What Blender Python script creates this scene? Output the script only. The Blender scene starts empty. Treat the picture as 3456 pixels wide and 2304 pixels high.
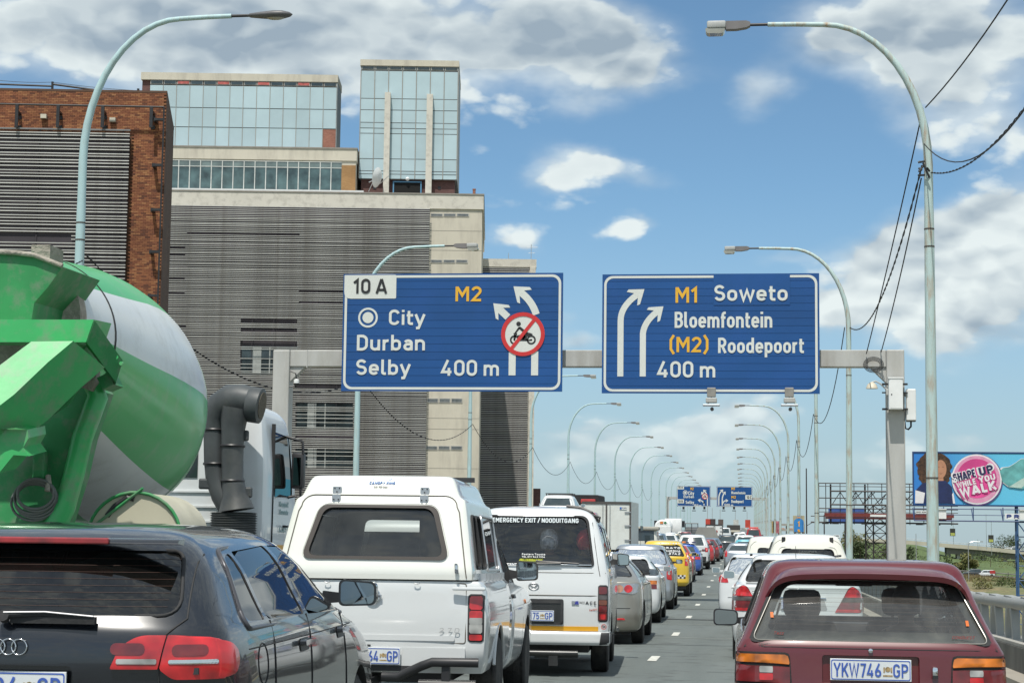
import bpy,bmesh,math,random
import numpy as np
from mathutils import Vector,Matrix
random.seed(7)
R = math.radians
S = bpy.context.scene
COL = S.collection

# ------------------------------------------------------------------ camera
FPX = 6000.0; EYE = 1.5; ROLL = 0.012
def cam_axes(vx=2500.0,vy=1771.0):
    ox,oy = vx - 1728,vy - 1152
    c,s = math.cos(ROLL),math.sin(ROLL)
    ux,uy = c*ox + s*oy,-s*ox + c*oy
    a = math.atan2(ux,FPX); p = math.atan2(uy*math.cos(a),FPX)
    for _ in range(60):
        f = np.array([-math.sin(a)*math.cos(p),math.cos(a)*math.cos(p),math.sin(p)])
        r = np.array([math.cos(a),math.sin(a),0.0]); u = np.cross(r,f)
        a += (ux - FPX*r[1]/f[1])/FPX; p += (uy + FPX*u[1]/f[1])/FPX
    return c*r + s*u,c*u - s*r,f
CR,CU,CF = cam_axes()
CPOS = np.array([0.0,0.0,EYE])
cam = bpy.data.cameras.new('camera'); camo = bpy.data.objects.new('camera',cam); COL.objects.link(camo)
cam.sensor_width = 36.0; cam.lens = FPX/3456*36; cam.clip_start = 0.1; cam.clip_end = 12000
mw = Matrix.Identity(4)
for i in range(3):
    mw[i][0],mw[i][1],mw[i][2],mw[i][3] = CR[i],CU[i],-CF[i],CPOS[i]
camo.matrix_world = mw
S.camera = camo
def PX(x,y,d):
    "world point at depth d (metres along the road) seen at photo pixel x, y: used to take sizes and positions off the photograph"
    v = CF + (x-1728)/FPX*CR - (y-1152)/FPX*CU
    return Vector(CPOS + v*d/v[1])
def W(x,y,d):
    return PX(x*1.469388,y*1.469388,d)

# ------------------------------------------------------------------ sun, sky, exposure
SUN_EL,SUN_AZ = R(64),R(-8)          # azimuth measured from straight behind the camera, minus = to the left
to_sun = Vector((math.sin(SUN_AZ)*math.cos(SUN_EL),-math.cos(SUN_AZ)*math.cos(SUN_EL),math.sin(SUN_EL)))
sl = bpy.data.lights.new('sun','SUN'); sl.energy = 3.9; sl.angle = R(0.53); sl.color = (1.0,0.955,0.88)
so = bpy.data.objects.new('sun',sl); COL.objects.link(so)
so.rotation_euler = to_sun.to_track_quat('Z','Y').to_euler(); so.location = (0,-20,60)
S.view_settings.view_transform = 'Standard'; S.view_settings.look = 'None'
S.view_settings.gamma = 1; S.view_settings.use_curve_mapping = False; S.view_settings.exposure = 0.2

world = bpy.data.worlds.new('World'); S.world = world; world.use_nodes = True
nt = world.node_tree; nt.nodes.clear()
def N(tree,typ,**kw):
    n = tree.nodes.new(typ)
    for k,v in kw.items(): setattr(n,k,v)
    return n
def math_node(tree,op,a,b=None,c=None,clamp=False):
    n = tree.nodes.new('ShaderNodeMath'); n.operation = op; n.use_clamp = clamp
    for i,v in enumerate((a,b,c)):
        if v is None: continue
        if isinstance(v,(int,float)): n.inputs[i].default_value = v
        else: tree.links.new(v,n.inputs[i])
    return n.outputs[0]
def build_world():
    L = nt.links.new
    M = lambda *a,**k: math_node(nt,*a,**k)
    tc = N(nt,'ShaderNodeTexCoord'); V = tc.outputs['Generated']
    sep = N(nt,'ShaderNodeSeparateXYZ'); L(V,sep.inputs[0])
    zc = M('MAXIMUM',M('ADD',sep.outputs[2],0.018),0.004)
    cmb = N(nt,'ShaderNodeCombineXYZ'); L(sep.outputs[0],cmb.inputs[0]); L(sep.outputs[1],cmb.inputs[1]); L(zc,cmb.inputs[2])
    sky = N(nt,'ShaderNodeTexSky',sky_type='NISHITA'); sky.sun_disc = False
    sky.sun_elevation = SUN_EL; sky.sun_rotation = R(180) + SUN_AZ
    sky.altitude = 1700; sky.air_density = 1.0; sky.dust_density = 1.6; sky.ozone_density = 1.0
    L(cmb.outputs[0],sky.inputs[0])
    # tangent plane fixed to the world, facing up the road: places the clouds of the day
    def dot(vec):
        n = N(nt,'ShaderNodeVectorMath',operation='DOT_PRODUCT'); L(V,n.inputs[0]); n.inputs[1].default_value = vec
        return n.outputs['Value']
    df = dot(tuple(CF)); dfm = M('MAXIMUM',df,0.2)
    s_ = M('DIVIDE',dot(tuple(CR)),dfm); t_ = M('DIVIDE',dot(tuple(CU)),dfm)
    # noise warp so that edges are ragged
    def noise(vec,scale,detail,rough=0.55,w=0.0):
        n = N(nt,'ShaderNodeTexNoise',noise_dimensions='4D'); L(vec,n.inputs['Vector'])
        n.inputs['Scale'].default_value = scale; n.inputs['Detail'].default_value = detail; n.inputs['Roughness'].default_value = rough; n.inputs['W'].default_value = w
        return n
    sc = N(nt,'ShaderNodeVectorMath',operation='MULTIPLY'); L(V,sc.inputs[0]); sc.inputs[1].default_value = (1,1,1.9)
    SV = sc.outputs[0]
    n1 = noise(SV,7.0,8,0.55,3.1)
    m1 = noise(SV,9.0,3,0.5,5.5)
    up = N(nt,'ShaderNodeVectorMath',operation='ADD'); L(SV,up.inputs[0]); up.inputs[1].default_value = (0.006,0,0.028)
    m2_ = noise(up.outputs[0],9.0,3,0.5,5.5)
    n3 = noise(SV,32.0,7,0.62,1.7)
    wsep = N(nt,'ShaderNodeSeparateColor'); wn = noise(SV,16.0,4,0.55,9.0); L(wn.outputs['Color'],wsep.inputs[0])
    su = M('ADD',s_,M('MULTIPLY',M('SUBTRACT',wsep.outputs[0],0.5),0.06))
    tu = M('ADD',t_,M('MULTIPLY',M('SUBTRACT',wsep.outputs[1],0.5),0.045))
    blobs = [  # x, y, radius x, radius y in the photo's terms, density
        (250,50,520,120,.64),(600,150,520,110,.40),(900,40,360,100,.60),(1100,130,200,60,.30),(150,20,120,70,.3),
        (1290,60,120,95,.72),(1370,140,75,75,.62),
        (1330,395,70,52,.62),(1430,400,110,36,.44),(1500,150,100,80,.56),(1730,200,60,66,.60),(1120,150,90,50,.45),
        (1970,70,170,80,.60),(2190,60,220,110,.62),(2220,250,180,90,.60),(2060,190,70,40,.35),(2340,330,90,60,.4),
        (2060,600,85,72,1.0),(2150,700,190,92,.9),(2290,565,120,92,1.0),(2370,490,70,50,.85),(2330,650,120,80,.6),(1940,715,60,40,.55),
        (1455,528,60,22,.5),(1190,560,70,28,.55),(1340,778,55,30,.62),(1300,710,40,26,.35),(1260,800,40,30,.35),
        (1640,985,80,50,.72),(1560,1040,170,50,.62),(1370,1000,120,30,.25),(2100,1010,70,30,.35),(2235,1015,40,25,.45),
        (1270,1060,120,60,.35),(1830,600,70,24,.3),(2000,1080,240,40,.3),(1480,1130,260,36,.25),(1750,960,100,40,.28)]
    tot = None
    for (x,y,rx,ry,k) in blobs:
        x *= 1.469388; y *= 1.469388; rx *= 1.469388/FPX; ry *= 1.469388/FPX
        u0 = (x-1728)/FPX; v0 = -(y-1152)/FPX
        a = M('DIVIDE',M('SUBTRACT',su,u0),rx); b = M('DIVIDE',M('SUBTRACT',tu,v0),ry)
        q = M('ADD',M('MULTIPLY',a,a),M('MULTIPLY',b,b))
        g = M('MULTIPLY',M('EXPONENT',M('MULTIPLY',q,-0.8)),k)
        tot = g if tot is None else M('ADD',tot,g)
    # inside the view the measured clouds rule; elsewhere the same broken cumulus goes on
    inv = M('MULTIPLY',M('SUBTRACT',1.0,M('MULTIPLY',M('MAXIMUM',M('SUBTRACT',M('ABSOLUTE',s_),0.30),0.0),9.0,clamp=True)),
            M('SUBTRACT',1.0,M('MULTIPLY',M('MAXIMUM',M('SUBTRACT',M('ABSOLUTE',t_),0.21),0.0),9.0,clamp=True)))
    inv = M('MULTIPLY',inv,M('MULTIPLY',M('SUBTRACT',df,0.5),8.0,clamp=True))
    tot = M('MINIMUM',tot,0.95)
    base = M('ADD',M('MULTIPLY',tot,inv),M('MULTIPLY',M('SUBTRACT',1.0,inv),0.50))
    def vor(vec,scale):
        v_ = N(nt,'ShaderNodeTexVoronoi',feature='F1'); L(vec,v_.inputs['Vector']); v_.inputs['Scale'].default_value = scale; return v_.outputs['Distance']
    wv = N(nt,'ShaderNodeVectorMath',operation='MULTIPLY_ADD'); L(wn.outputs['Color'],wv.inputs[0]); wv.inputs[1].default_value = (.05,.05,.05); L(SV,wv.inputs[2]); WV = wv.outputs[0]
    wo = N(nt,'ShaderNodeVectorMath',operation='ADD'); L(WV,wo.inputs[0]); wo.inputs[1].default_value = (-.004,0,.014); WO = wo.outputs[0]
    def puff(vec): return M('ADD',M('MULTIPLY',vor(vec,20),.65),M('MULTIPLY',vor(vec,55),.35))
    pa,pb = puff(WV),puff(WO)
    detail = M('ADD',M('MULTIPLY',M('SUBTRACT',n1.outputs['Fac'],0.5),1.05),M('ADD',M('MULTIPLY',M('SUBTRACT',n3.outputs['Fac'],0.5),0.5),M('MULTIPLY',M('SUBTRACT',.42,pa),.75)))
    dens = M('ADD',base,detail)
    cov = N(nt,'ShaderNodeMapRange',interpolation_type='SMOOTHSTEP'); L(dens,cov.inputs['Value'])
    cov.inputs['From Min'].default_value = 0.26; cov.inputs['From Max'].default_value = 0.60
    veil = N(nt,'ShaderNodeMapRange',interpolation_type='SMOOTHSTEP'); L(M('ADD',base,M('MULTIPLY',M('SUBTRACT',n1.outputs['Fac'],0.5),.6)),veil.inputs['Value'])
    veil.inputs['From Min'].default_value = 0.10; veil.inputs['From Max'].default_value = 0.75; veil.inputs['To Max'].default_value = .72
    thick = N(nt,'ShaderNodeMapRange',interpolation_type='SMOOTHSTEP'); L(dens,thick.inputs['Value'])
    thick.inputs['From Min'].default_value = 0.40; thick.inputs['From Max'].default_value = 1.0
    lit = M('ADD',0.76,M('ADD',M('MULTIPLY',M('SUBTRACT',m1.outputs['Fac'],m2_.outputs['Fac']),2.2),M('MULTIPLY',M('SUBTRACT',pb,pa),1.3)),clamp=True)
    elev = N(nt,'ShaderNodeMapRange'); L(sep.outputs[2],elev.inputs['Value']); elev.inputs['From Min'].default_value = 0.15; elev.inputs['From Max'].default_value = 0.27
    bright = M('SUBTRACT',lit,M('MULTIPLY',M('MULTIPLY',thick.outputs[0],elev.outputs[0]),0.48),clamp=True)
    cc = N(nt,'ShaderNodeMix',data_type='RGBA'); L(bright,cc.inputs['Factor'])
    cc.inputs['A'].default_value = (3.4,4.25,5.0,1); cc.inputs['B'].default_value = (8.4,9.1,9.0,1)
    covm = M('MAXIMUM',cov.outputs[0],veil.outputs[0])
    # haze near the horizon dims and tints cloud
    hz = N(nt,'ShaderNodeMapRange',interpolation_type='SMOOTHSTEP'); L(sep.outputs[2],hz.inputs['Value'])
    hz.inputs['From Min'].default_value = -0.01; hz.inputs['From Max'].default_value = 0.10
    hz.inputs['To Min'].default_value = 0.25; hz.inputs['To Max'].default_value = 1.0
    covh = M('MULTIPLY',M('MULTIPLY',covm,hz.outputs[0]),0.94)
    # sky colour with a greyer, hazier horizon
    hf = N(nt,'ShaderNodeMapRange',interpolation_type='SMOOTHSTEP'); L(sep.outputs[2],hf.inputs['Value'])
    hf.inputs['From Min'].default_value = -0.03; hf.inputs['From Max'].default_value = 0.20; hf.inputs['To Min'].default_value = 0.85; hf.inputs['To Max'].default_value = 0.0
    hm = N(nt,'ShaderNodeMix',data_type='RGBA'); L(hf.outputs[0],hm.inputs['Factor']);
    tint = N(nt,'ShaderNodeMix',data_type='RGBA',blend_type='MULTIPLY'); tint.inputs['Factor'].default_value = 1.0
    L(sky.outputs[0],tint.inputs['A']); tint.inputs['B'].default_value = SKY_TINT
    L(tint.outputs['Result'],hm.inputs['A']); hm.inputs['B'].default_value = HORIZON
    mx = N(nt,'ShaderNodeMix',data_type='RGBA'); L(covh,mx.inputs['Factor']); L(hm.outputs['Result'],mx.inputs['A']); L(cc.outputs['Result'],mx.inputs['B'])
    bg = N(nt,'ShaderNodeBackground'); L(mx.outputs['Result'],bg.inputs['Color']); bg.inputs['Strength'].default_value = 0.088
    out = N(nt,'ShaderNodeOutputWorld'); L(bg.outputs[0],out.inputs[0])
SKY_TINT = (1.02,1.27,1.28,1); HORIZON = (3.9,4.9,5.6,1)
build_world()

# ------------------------------------------------------------------ materials
MATS = {}
def principled(name):
    m = bpy.data.materials.new(name); m.use_nodes = True
    return m,m.node_tree,m.node_tree.nodes['Principled BSDF']
def mat(name,col,rough=0.6,metal=0.0,var=0.12,scale=3.0,coat=0.0,bump=0.0,bscale=40.0,spec=0.5,dirt=None,dscale=2.0,damt=0.5,stretch=(1,1,1),emit=None,orand=0):
    "procedural: base colour broken up by two noises, optional dirt colour, optional relief"
    if name in MATS: return MATS[name]
    m,t,b = principled(name); L = t.links.new
    tc = N(t,'ShaderNodeTexCoord'); mp = N(t,'ShaderNodeMapping'); L(tc.outputs['Object'],mp.inputs[0]); mp.inputs['Scale'].default_value = stretch
    n = N(t,'ShaderNodeTexNoise'); L(mp.outputs[0],n.inputs['Vector']); n.inputs['Scale'].default_value = scale; n.inputs['Detail'].default_value = 6
    mr = N(t,'ShaderNodeMapRange'); L(n.outputs['Fac'],mr.inputs['Value']); mr.inputs['From Min'].default_value = .3; mr.inputs['From Max'].default_value = .7
    mr.inputs['To Min'].default_value = 1-var; mr.inputs['To Max'].default_value = 1+var
    mu = N(t,'ShaderNodeMix',data_type='RGBA',blend_type='MULTIPLY'); mu.inputs['Factor'].default_value = 1
    mu.inputs['A'].default_value = (*col,1); L(mr.outputs[0],mu.inputs['B'])
    colout = mu.outputs['Result']
    if orand:
        oi = N(t,'ShaderNodeObjectInfo'); ro = N(t,'ShaderNodeMapRange'); L(oi.outputs['Random'],ro.inputs['Value']); ro.inputs['To Min'].default_value = 1-orand; ro.inputs['To Max'].default_value = 1+orand
        mo = N(t,'ShaderNodeMix',data_type='RGBA',blend_type='MULTIPLY'); mo.inputs['Factor'].default_value = 1; L(colout,mo.inputs['A']); L(ro.outputs[0],mo.inputs['B']); colout = mo.outputs['Result']
    if dirt:
        n2 = N(t,'ShaderNodeTexNoise'); L(mp.outputs[0],n2.inputs['Vector']); n2.inputs['Scale'].default_value = dscale; n2.inputs['Detail'].default_value = 8; n2.inputs['Roughness'].default_value = .65
        r2 = N(t,'ShaderNodeMapRange'); L(n2.outputs['Fac'],r2.inputs['Value']); r2.inputs['From Min'].default_value = .48; r2.inputs['From Max'].default_value = .68
        r2.inputs['To Max'].default_value = damt
        m2 = N(t,'ShaderNodeMix',data_type='RGBA'); L(r2.outputs[0],m2.inputs['Factor']); L(colout,m2.inputs['A']); m2.inputs['B'].default_value = (*dirt,1)
        colout = m2.outputs['Result']
    L(colout,b.inputs['Base Color'])
    b.inputs['Roughness'].default_value = rough; b.inputs['Metallic'].default_value = metal
    b.inputs['Specular IOR Level'].default_value = spec
    if coat: b.inputs['Coat Weight'].default_value = coat; b.inputs['Coat Roughness'].default_value = 0.04
    if bump:
        bn = N(t,'ShaderNodeBump'); n3 = N(t,'ShaderNodeTexNoise'); L(mp.outputs[0],n3.inputs['Vector']); n3.inputs['Scale'].default_value = bscale; n3.inputs['Detail'].default_value = 5
        L(n3.outputs['Fac'],bn.inputs['Height']); bn.inputs['Strength'].default_value = bump; bn.inputs['Distance'].default_value = .02; L(bn.outputs[0],b.inputs['Normal'])
    if emit: b.inputs['Emission Color'].default_value = (*emit,1); b.inputs['Emission Strength'].default_value = 1
    MATS[name] = m; return m
def paint(name,col,metal=0.0,rough=0.35,coat=1.0,var=0.03,dust=0.25):
    "car paint: clear coat over colour, a film of road dust that thickens towards the sills"
    if name in MATS: return MATS[name]
    m,t,b = principled(name); L = t.links.new
    tc = N(t,'ShaderNodeTexCoord'); sp = N(t,'ShaderNodeSeparateXYZ'); L(tc.outputs['Object'],sp.inputs[0])
    n = N(t,'ShaderNodeTexNoise'); L(tc.outputs['Object'],n.inputs['Vector']); n.inputs['Scale'].default_value = 3.5; n.inputs['Detail'].default_value = 7; n.inputs['Roughness'].default_value = .62
    h = N(t,'ShaderNodeMapRange'); L(sp.outputs[2],h.inputs['Value']); h.inputs['From Min'].default_value = 0.25; h.inputs['From Max'].default_value = 0.95
    h.inputs['To Min'].default_value = .75; h.inputs['To Max'].default_value = 0.12
    f = math_node(t,'MULTIPLY',math_node(t,'MULTIPLY',h.outputs[0],n.outputs['Fac']),dust*2,clamp=True)
    mx = N(t,'ShaderNodeMix',data_type='RGBA'); L(f,mx.inputs['Factor']); mx.inputs['A'].default_value = (*col,1); mx.inputs['B'].default_value = (.23,.20,.16,1)
    L(mx.outputs['Result'],b.inputs['Base Color'])
    b.inputs['Metallic'].default_value = metal; b.inputs['Roughness'].default_value = rough
    b.inputs['Coat Weight'].default_value = coat
    cr = math_node(t,'ADD',0.03,math_node(t,'MULTIPLY',f,0.5)); L(cr,b.inputs['Coat Roughness'])
    if metal > .2:
        fl = N(t,'ShaderNodeTexNoise'); L(tc.outputs['Object'],fl.inputs['Vector']); fl.inputs['Scale'].default_value = 900; fl.inputs['Detail'].default_value = 1
        bn = N(t,'ShaderNodeBump'); L(fl.outputs['Fac'],bn.inputs['Height']); bn.inputs['Strength'].default_value = .06; L(bn.outputs[0],b.inputs['Normal'])
    MATS[name] = m; return m
def glass(name,tint=(.25,.30,.29),clear=0.6,dust=0.0,dcol=(.42,.40,.37),rough=0.02,refl=1.0):
    "window glass as a sheet: tinted transmission, mirror reflection by angle, a diffuse film of dust"
    if name in MATS: return MATS[name]
    m = bpy.data.materials.new(name); m.use_nodes = True; t = m.node_tree; t.nodes.clear(); L = t.links.new
    tr = N(t,'ShaderNodeBsdfTransparent'); tr.inputs[0].default_value = tuple(c*clear for c in tint)+(1,)
    gl = N(t,'ShaderNodeBsdfGlossy'); gl.inputs['Roughness'].default_value = rough; gl.inputs['Color'].default_value = (refl,refl,refl,1)
    fr = N(t,'ShaderNodeFresnel'); fr.inputs['IOR'].default_value = 1.7
    mx = N(t,'ShaderNodeMixShader'); L(fr.outputs[0],mx.inputs[0]); L(tr.outputs[0],mx.inputs[1]); L(gl.outputs[0],mx.inputs[2])
    df = N(t,'ShaderNodeBsdfDiffuse'); df.inputs[0].default_value = (*dcol,1)
    tc = N(t,'ShaderNodeTexCoord'); mp = N(t,'ShaderNodeMapping'); L(tc.outputs['Object'],mp.inputs[0]); mp.inputs['Scale'].default_value = (2.2,2.2,1.1)
    n = N(t,'ShaderNodeTexNoise'); L(mp.outputs[0],n.inputs['Vector']); n.inputs['Scale'].default_value = 2.5; n.inputs['Detail'].default_value = 8; n.inputs['Roughness'].default_value = .6
    mr = N(t,'ShaderNodeMapRange'); L(n.outputs['Fac'],mr.inputs['Value']); mr.inputs['From Min'].default_value = .3; mr.inputs['From Max'].default_value = .7
    mr.inputs['To Min'].default_value = dust*.55; mr.inputs['To Max'].default_value = min(1,dust*1.35)
    m2 = N(t,'ShaderNodeMixShader'); L(mr.outputs[0],m2.inputs[0]); L(mx.outputs[0],m2.inputs[1]); L(df.outputs[0],m2.inputs[2])
    o = N(t,'ShaderNodeOutputMaterial'); L(m2.outputs[0],o.inputs[0])
    MATS[name] = m; return m
def lens(name,col,rough=0.12):
    if name in MATS: return MATS[name]
    m,t,b = principled(name); L = t.links.new
    tc = N(t,'ShaderNodeTexCoord'); w = N(t,'ShaderNodeTexVoronoi'); L(tc.outputs['Object'],w.inputs['Vector']); w.inputs['Scale'].default_value = 13
    n = N(t,'ShaderNodeTexNoise'); L(tc.outputs['Object'],n.inputs['Vector']); n.inputs['Scale'].default_value = 9
    v = math_node(t,'ADD',math_node(t,'MULTIPLY',w.outputs['Distance'],.75),math_node(t,'MULTIPLY',n.outputs['Fac'],.95))
    mu = N(t,'ShaderNodeMix',data_type='RGBA',blend_type='MULTIPLY'); mu.inputs['Factor'].default_value = 1; mu.inputs['A'].default_value = (*col,1); L(v,mu.inputs['B'])
    L(mu.outputs['Result'],b.inputs['Base Color']); b.inputs['Roughness'].default_value = .3; b.inputs['Coat Weight'].default_value = 1; b.inputs['Coat Roughness'].default_value = .03
    b.inputs['Specular IOR Level'].default_value = .6
    MATS[name] = m; return m

CONC = mat('concrete',(.34,.33,.30),.85,var=.10,scale=1.2,bump=.25,bscale=25,dirt=(.16,.15,.13),dscale=.8,damt=.45)
CONCL = mat('cream concrete',(.56,.52,.43),.85,var=.06,scale=.35,bump=.1,bscale=8,dirt=(.34,.31,.26),dscale=.9,damt=.55,stretch=(1,1,.22))
CONCW = mat('pale painted concrete',(.60,.57,.50),.8,var=.05,scale=.3,dirt=(.33,.31,.27),dscale=1.6,damt=.55)
RAILG = mat('grey painted steel',(.30,.31,.30),.5,var=.12,scale=2,dirt=(.20,.18,.15),damt=.4)
GANT = mat('galvanised grey gantry steel',(.44,.44,.42),.6,metal=.1,var=.07,scale=1.5,dirt=(.27,.25,.21),dscale=.7,damt=.5,stretch=(2,2,.4))
BLACK = mat('black steel',(.022,.022,.024),.45,var=.3)
RUBBER = mat('black rubber',(.020,.020,.021),.75,var=.25,bump=.2,bscale=60)
TYRE = mat('tyre rubber',(.026,.025,.024),.85,var=.2,bump=.3,bscale=90,dirt=(.11,.10,.085),dscale=5,damt=.5)
TRIM = mat('dark plastic trim',(.030,.030,.032),.55,var=.2,dirt=(.10,.095,.085),dscale=3,damt=.3)
INTER = mat('dark car interior',(.030,.031,.034),.85,var=.25)
CHROME = mat('chrome',(.75,.76,.77),.12,metal=1.0,var=.05)
ALU = mat('brushed aluminium',(.55,.56,.57),.35,metal=.85,var=.08,scale=6)
WHITEP = mat('white enamel',(.74,.75,.74),.4,var=.05,coat=.3)
LAMPB = mat('pale blue lamp post paint',(.40,.56,.58),.5,var=.05,scale=2,dirt=(.33,.29,.22),dscale=2.4,damt=.35,stretch=(3,3,.5))
LAMPR = mat('pale blue lamp post paint flaking',(.42,.54,.53),.55,var=.06,scale=2,dirt=(.34,.21,.11),dscale=2.6,damt=.85,stretch=(3.2,3.2,.45))
LAMPG = mat('grey lamp casting',(.17,.16,.16),.55,var=.15)
GLASSD = mat('dark window glass',(.035,.05,.055),.08,var=.5,scale=.6,coat=.6)
CABLE = mat('black cable',(.018,.018,.02),.7,var=.2)

# ------------------------------------------------------------------ mesh helpers
class MB:
    def __init__(s): s.v = []; s.f = []; s.m = []
    def add(s,vs,fs,mi=0):
        k = len(s.v); s.v += [tuple(v) for v in vs]; s.f += [tuple(i+k for i in f) for f in fs]; s.m += [mi]*len(fs)
    def box(s,x0,x1,y0,y1,z0,z1,mi=0,M=None):
        vs = [(x,y,z) for z in (z0,z1) for y in (y0,y1) for x in (x0,x1)]
        if M is not None: vs = [tuple(M @ Vector(v)) for v in vs]
        s.add(vs,[(0,2,3,1),(4,5,7,6),(0,1,5,4),(2,6,7,3),(0,4,6,2),(1,3,7,5)],mi); return s
    def bbox(s,x0,x1,y0,y1,z0,z1,b,mi=0,M=None):
        "box with chamfered edges on all sides"
        bm = bmesh.new(); bmesh.ops.create_cube(bm,size=1)
        for v in bm.verts: v.co = Vector(((x0+x1)/2+v.co.x*(x1-x0),(y0+y1)/2+v.co.y*(y1-y0),(z0+z1)/2+v.co.z*(z1-z0)))
        bmesh.ops.bevel(bm,geom=bm.edges[:],offset=b,segments=2,affect='EDGES',profile=.5)
        if M is not None: bm.transform(M)
        bm.verts.index_update(); s.add([v.co for v in bm.verts],[[v.index for v in f.verts] for f in bm.faces],mi); bm.free(); return s
    def prism(s,poly,axis,a,b,mi=0,M=None):
        "poly is a list of 2-d points; axis 'x': (y,z), 'y': (x,z), 'z': (x,y)"
        def p(q,t): return {'x': (t,q[0],q[1]),'y': (q[0],t,q[1]),'z': (q[0],q[1],t)}[axis]
        n = len(poly); vs = [p(q,a) for q in poly]+[p(q,b) for q in poly]
        if M is not None: vs = [tuple(M @ Vector(v)) for v in vs]
        s.add(vs,[tuple(range(n))[::-1],tuple(range(n,2*n))]+[(i,(i+1) % n,n+(i+1) % n,n+i) for i in range(n)],mi); return s
    def tube(s,pts,r,n=10,mi=0,caps=True):
        pts = [Vector(p) for p in pts]; rs = r if isinstance(r,(list,tuple)) else [r]*len(pts)
        vs = []; up = None
        for i,p in enumerate(pts):
            d = (pts[min(i+1,len(pts)-1)]-pts[max(i-1,0)]).normalized()
            if up is None: up = Vector((0,0,1)) if abs(d.z) < .9 else Vector((1,0,0))
            a = d.cross(up).normalized(); up = a.cross(d).normalized()
            vs += [p+(a*math.cos(2*math.pi*k/n)+up*math.sin(2*math.pi*k/n))*rs[i] for k in range(n)]
        fs = [(i*n+k,i*n+(k+1) % n,(i+1)*n+(k+1) % n,(i+1)*n+k) for i in range(len(pts)-1) for k in range(n)]
        if caps: fs += [tuple(range(n))[::-1],tuple(range((len(pts)-1)*n,len(pts)*n))]
        s.add(vs,fs,mi); return s
    def lathe(s,prof,axis='z',n=24,M=None,mi=0):
        "prof: (radius, along)"
        vs = []
        for r_,h in prof:
            for k in range(n):
                a = 2*math.pi*k/n; c,d = r_*math.cos(a),r_*math.sin(a)
                vs.append({'z': (c,d,h),'x': (h,c,d),'y': (c,h,d)}[axis])
        if M is not None: vs = [tuple(M @ Vector(v)) for v in vs]
        m = len(prof)
        fs = [(i*n+k,i*n+(k+1) % n,(i+1)*n+(k+1) % n,(i+1)*n+k) for i in range(m-1) for k in range(n)]
        fs += [tuple(range(n))[::-1],tuple(range((m-1)*n,m*n))]
        s.add(vs,fs,mi); return s
    def mesh(s,name,mats,smooth=None):
        me = bpy.data.meshes.new(name); me.from_pydata(s.v,[],s.f)
        for m in (mats if isinstance(mats,(list,tuple)) else [mats]): me.materials.append(m)
        if any(s.m): me.polygons.foreach_set('material_index',s.m)
        bm = bmesh.new(); bm.from_mesh(me); bmesh.ops.recalc_face_normals(bm,faces=bm.faces[:]); bm.to_mesh(me); bm.free()
        if smooth:
            me.polygons.foreach_set('use_smooth',[True]*len(me.polygons)); me.set_sharp_from_angle(angle=R(smooth))
        me.update(); return me
    def build(s,name,mats,parent=None,smooth=None,loc=None,rot=None):
        return link(name,s.mesh(name,mats,smooth),parent,loc,rot)
def link(name,me,parent=None,loc=None,rot=None):
    o = bpy.data.objects.new(name,me); COL.objects.link(o)
    if parent is not None: o.parent = parent
    if loc is not None: o.location = loc
    if rot is not None: o.rotation_euler = rot
    return o
def tag(o,label=None,cat=None,group=None,kind=None):
    if label: o['label'] = label
    if cat: o['category'] = cat
    if group: o['group'] = group
    if kind: o['kind'] = kind
    return o
def thing(name,label,cat,loc=(0,0,0),rot=(0,0,0),group=None):
    o = bpy.data.objects.new(name,None); o.empty_display_size = .3; COL.objects.link(o); o.location = loc; o.rotation_euler = rot
    return tag(o,label,cat,group)
def copy_tree(o,parent=None):
    c = o.copy(); COL.objects.link(c)
    if parent is not None: c.parent = parent
    for ch in list(o.children): copy_tree(ch,c)
    return c
def rrect(x0,x1,z0,z1,r,n=5):
    pts = []
    for cx,cz,a0 in ((x1-r,z1-r,0),(x0+r,z1-r,90),(x0+r,z0+r,180),(x1-r,z0+r,270)):
        for k in range(n+1):
            a = R(a0+90*k/n); pts.append((cx+r*math.cos(a),cz+r*math.sin(a)))
    return pts
def rpoly(pts,r,n=4):
    "round the corners of a polygon"
    out = []; m = len(pts)
    for i in range(m):
        p0,p1,p2 = Vector(pts[i-1]),Vector(pts[i]),Vector(pts[(i+1) % m])
        rr = r[i] if isinstance(r,(list,tuple)) else r
        a = (p0-p1); b = (p2-p1); q = min(rr,a.length*.49,b.length*.49)
        A = p1+a.normalized()*q; B = p1+b.normalized()*q
        for k in range(n+1):
            t = k/n; c = A*(1-t)**2+p1*2*t*(1-t)+B*t*t; out.append((c.x,c.y))
    return out
_txt = {}
def text_mesh(s,size,w=1.0,bold=0.0,ext=0.002,align='CENTER',spacing=1.0,shear=0.0):
    cu = bpy.data.curves.new('t','FONT'); cu.body = s; cu.size = size; cu.align_x = align; cu.align_y = 'CENTER'
    cu.offset = bold; cu.extrude = ext; cu.space_character = spacing; cu.shear = shear; cu.resolution_u = 3
    o = bpy.data.objects.new('t',cu); COL.objects.link(o)
    dg = bpy.context.evaluated_depsgraph_get(); dg.update(); me = bpy.data.meshes.new_from_object(o.evaluated_get(dg))
    bpy.data.objects.remove(o); bpy.data.curves.remove(cu)
    for v in me.vertices: v.co = Vector((v.co.x*w,-v.co.z,v.co.y))      # face towards -y
    me.materials.clear(); return me
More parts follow.
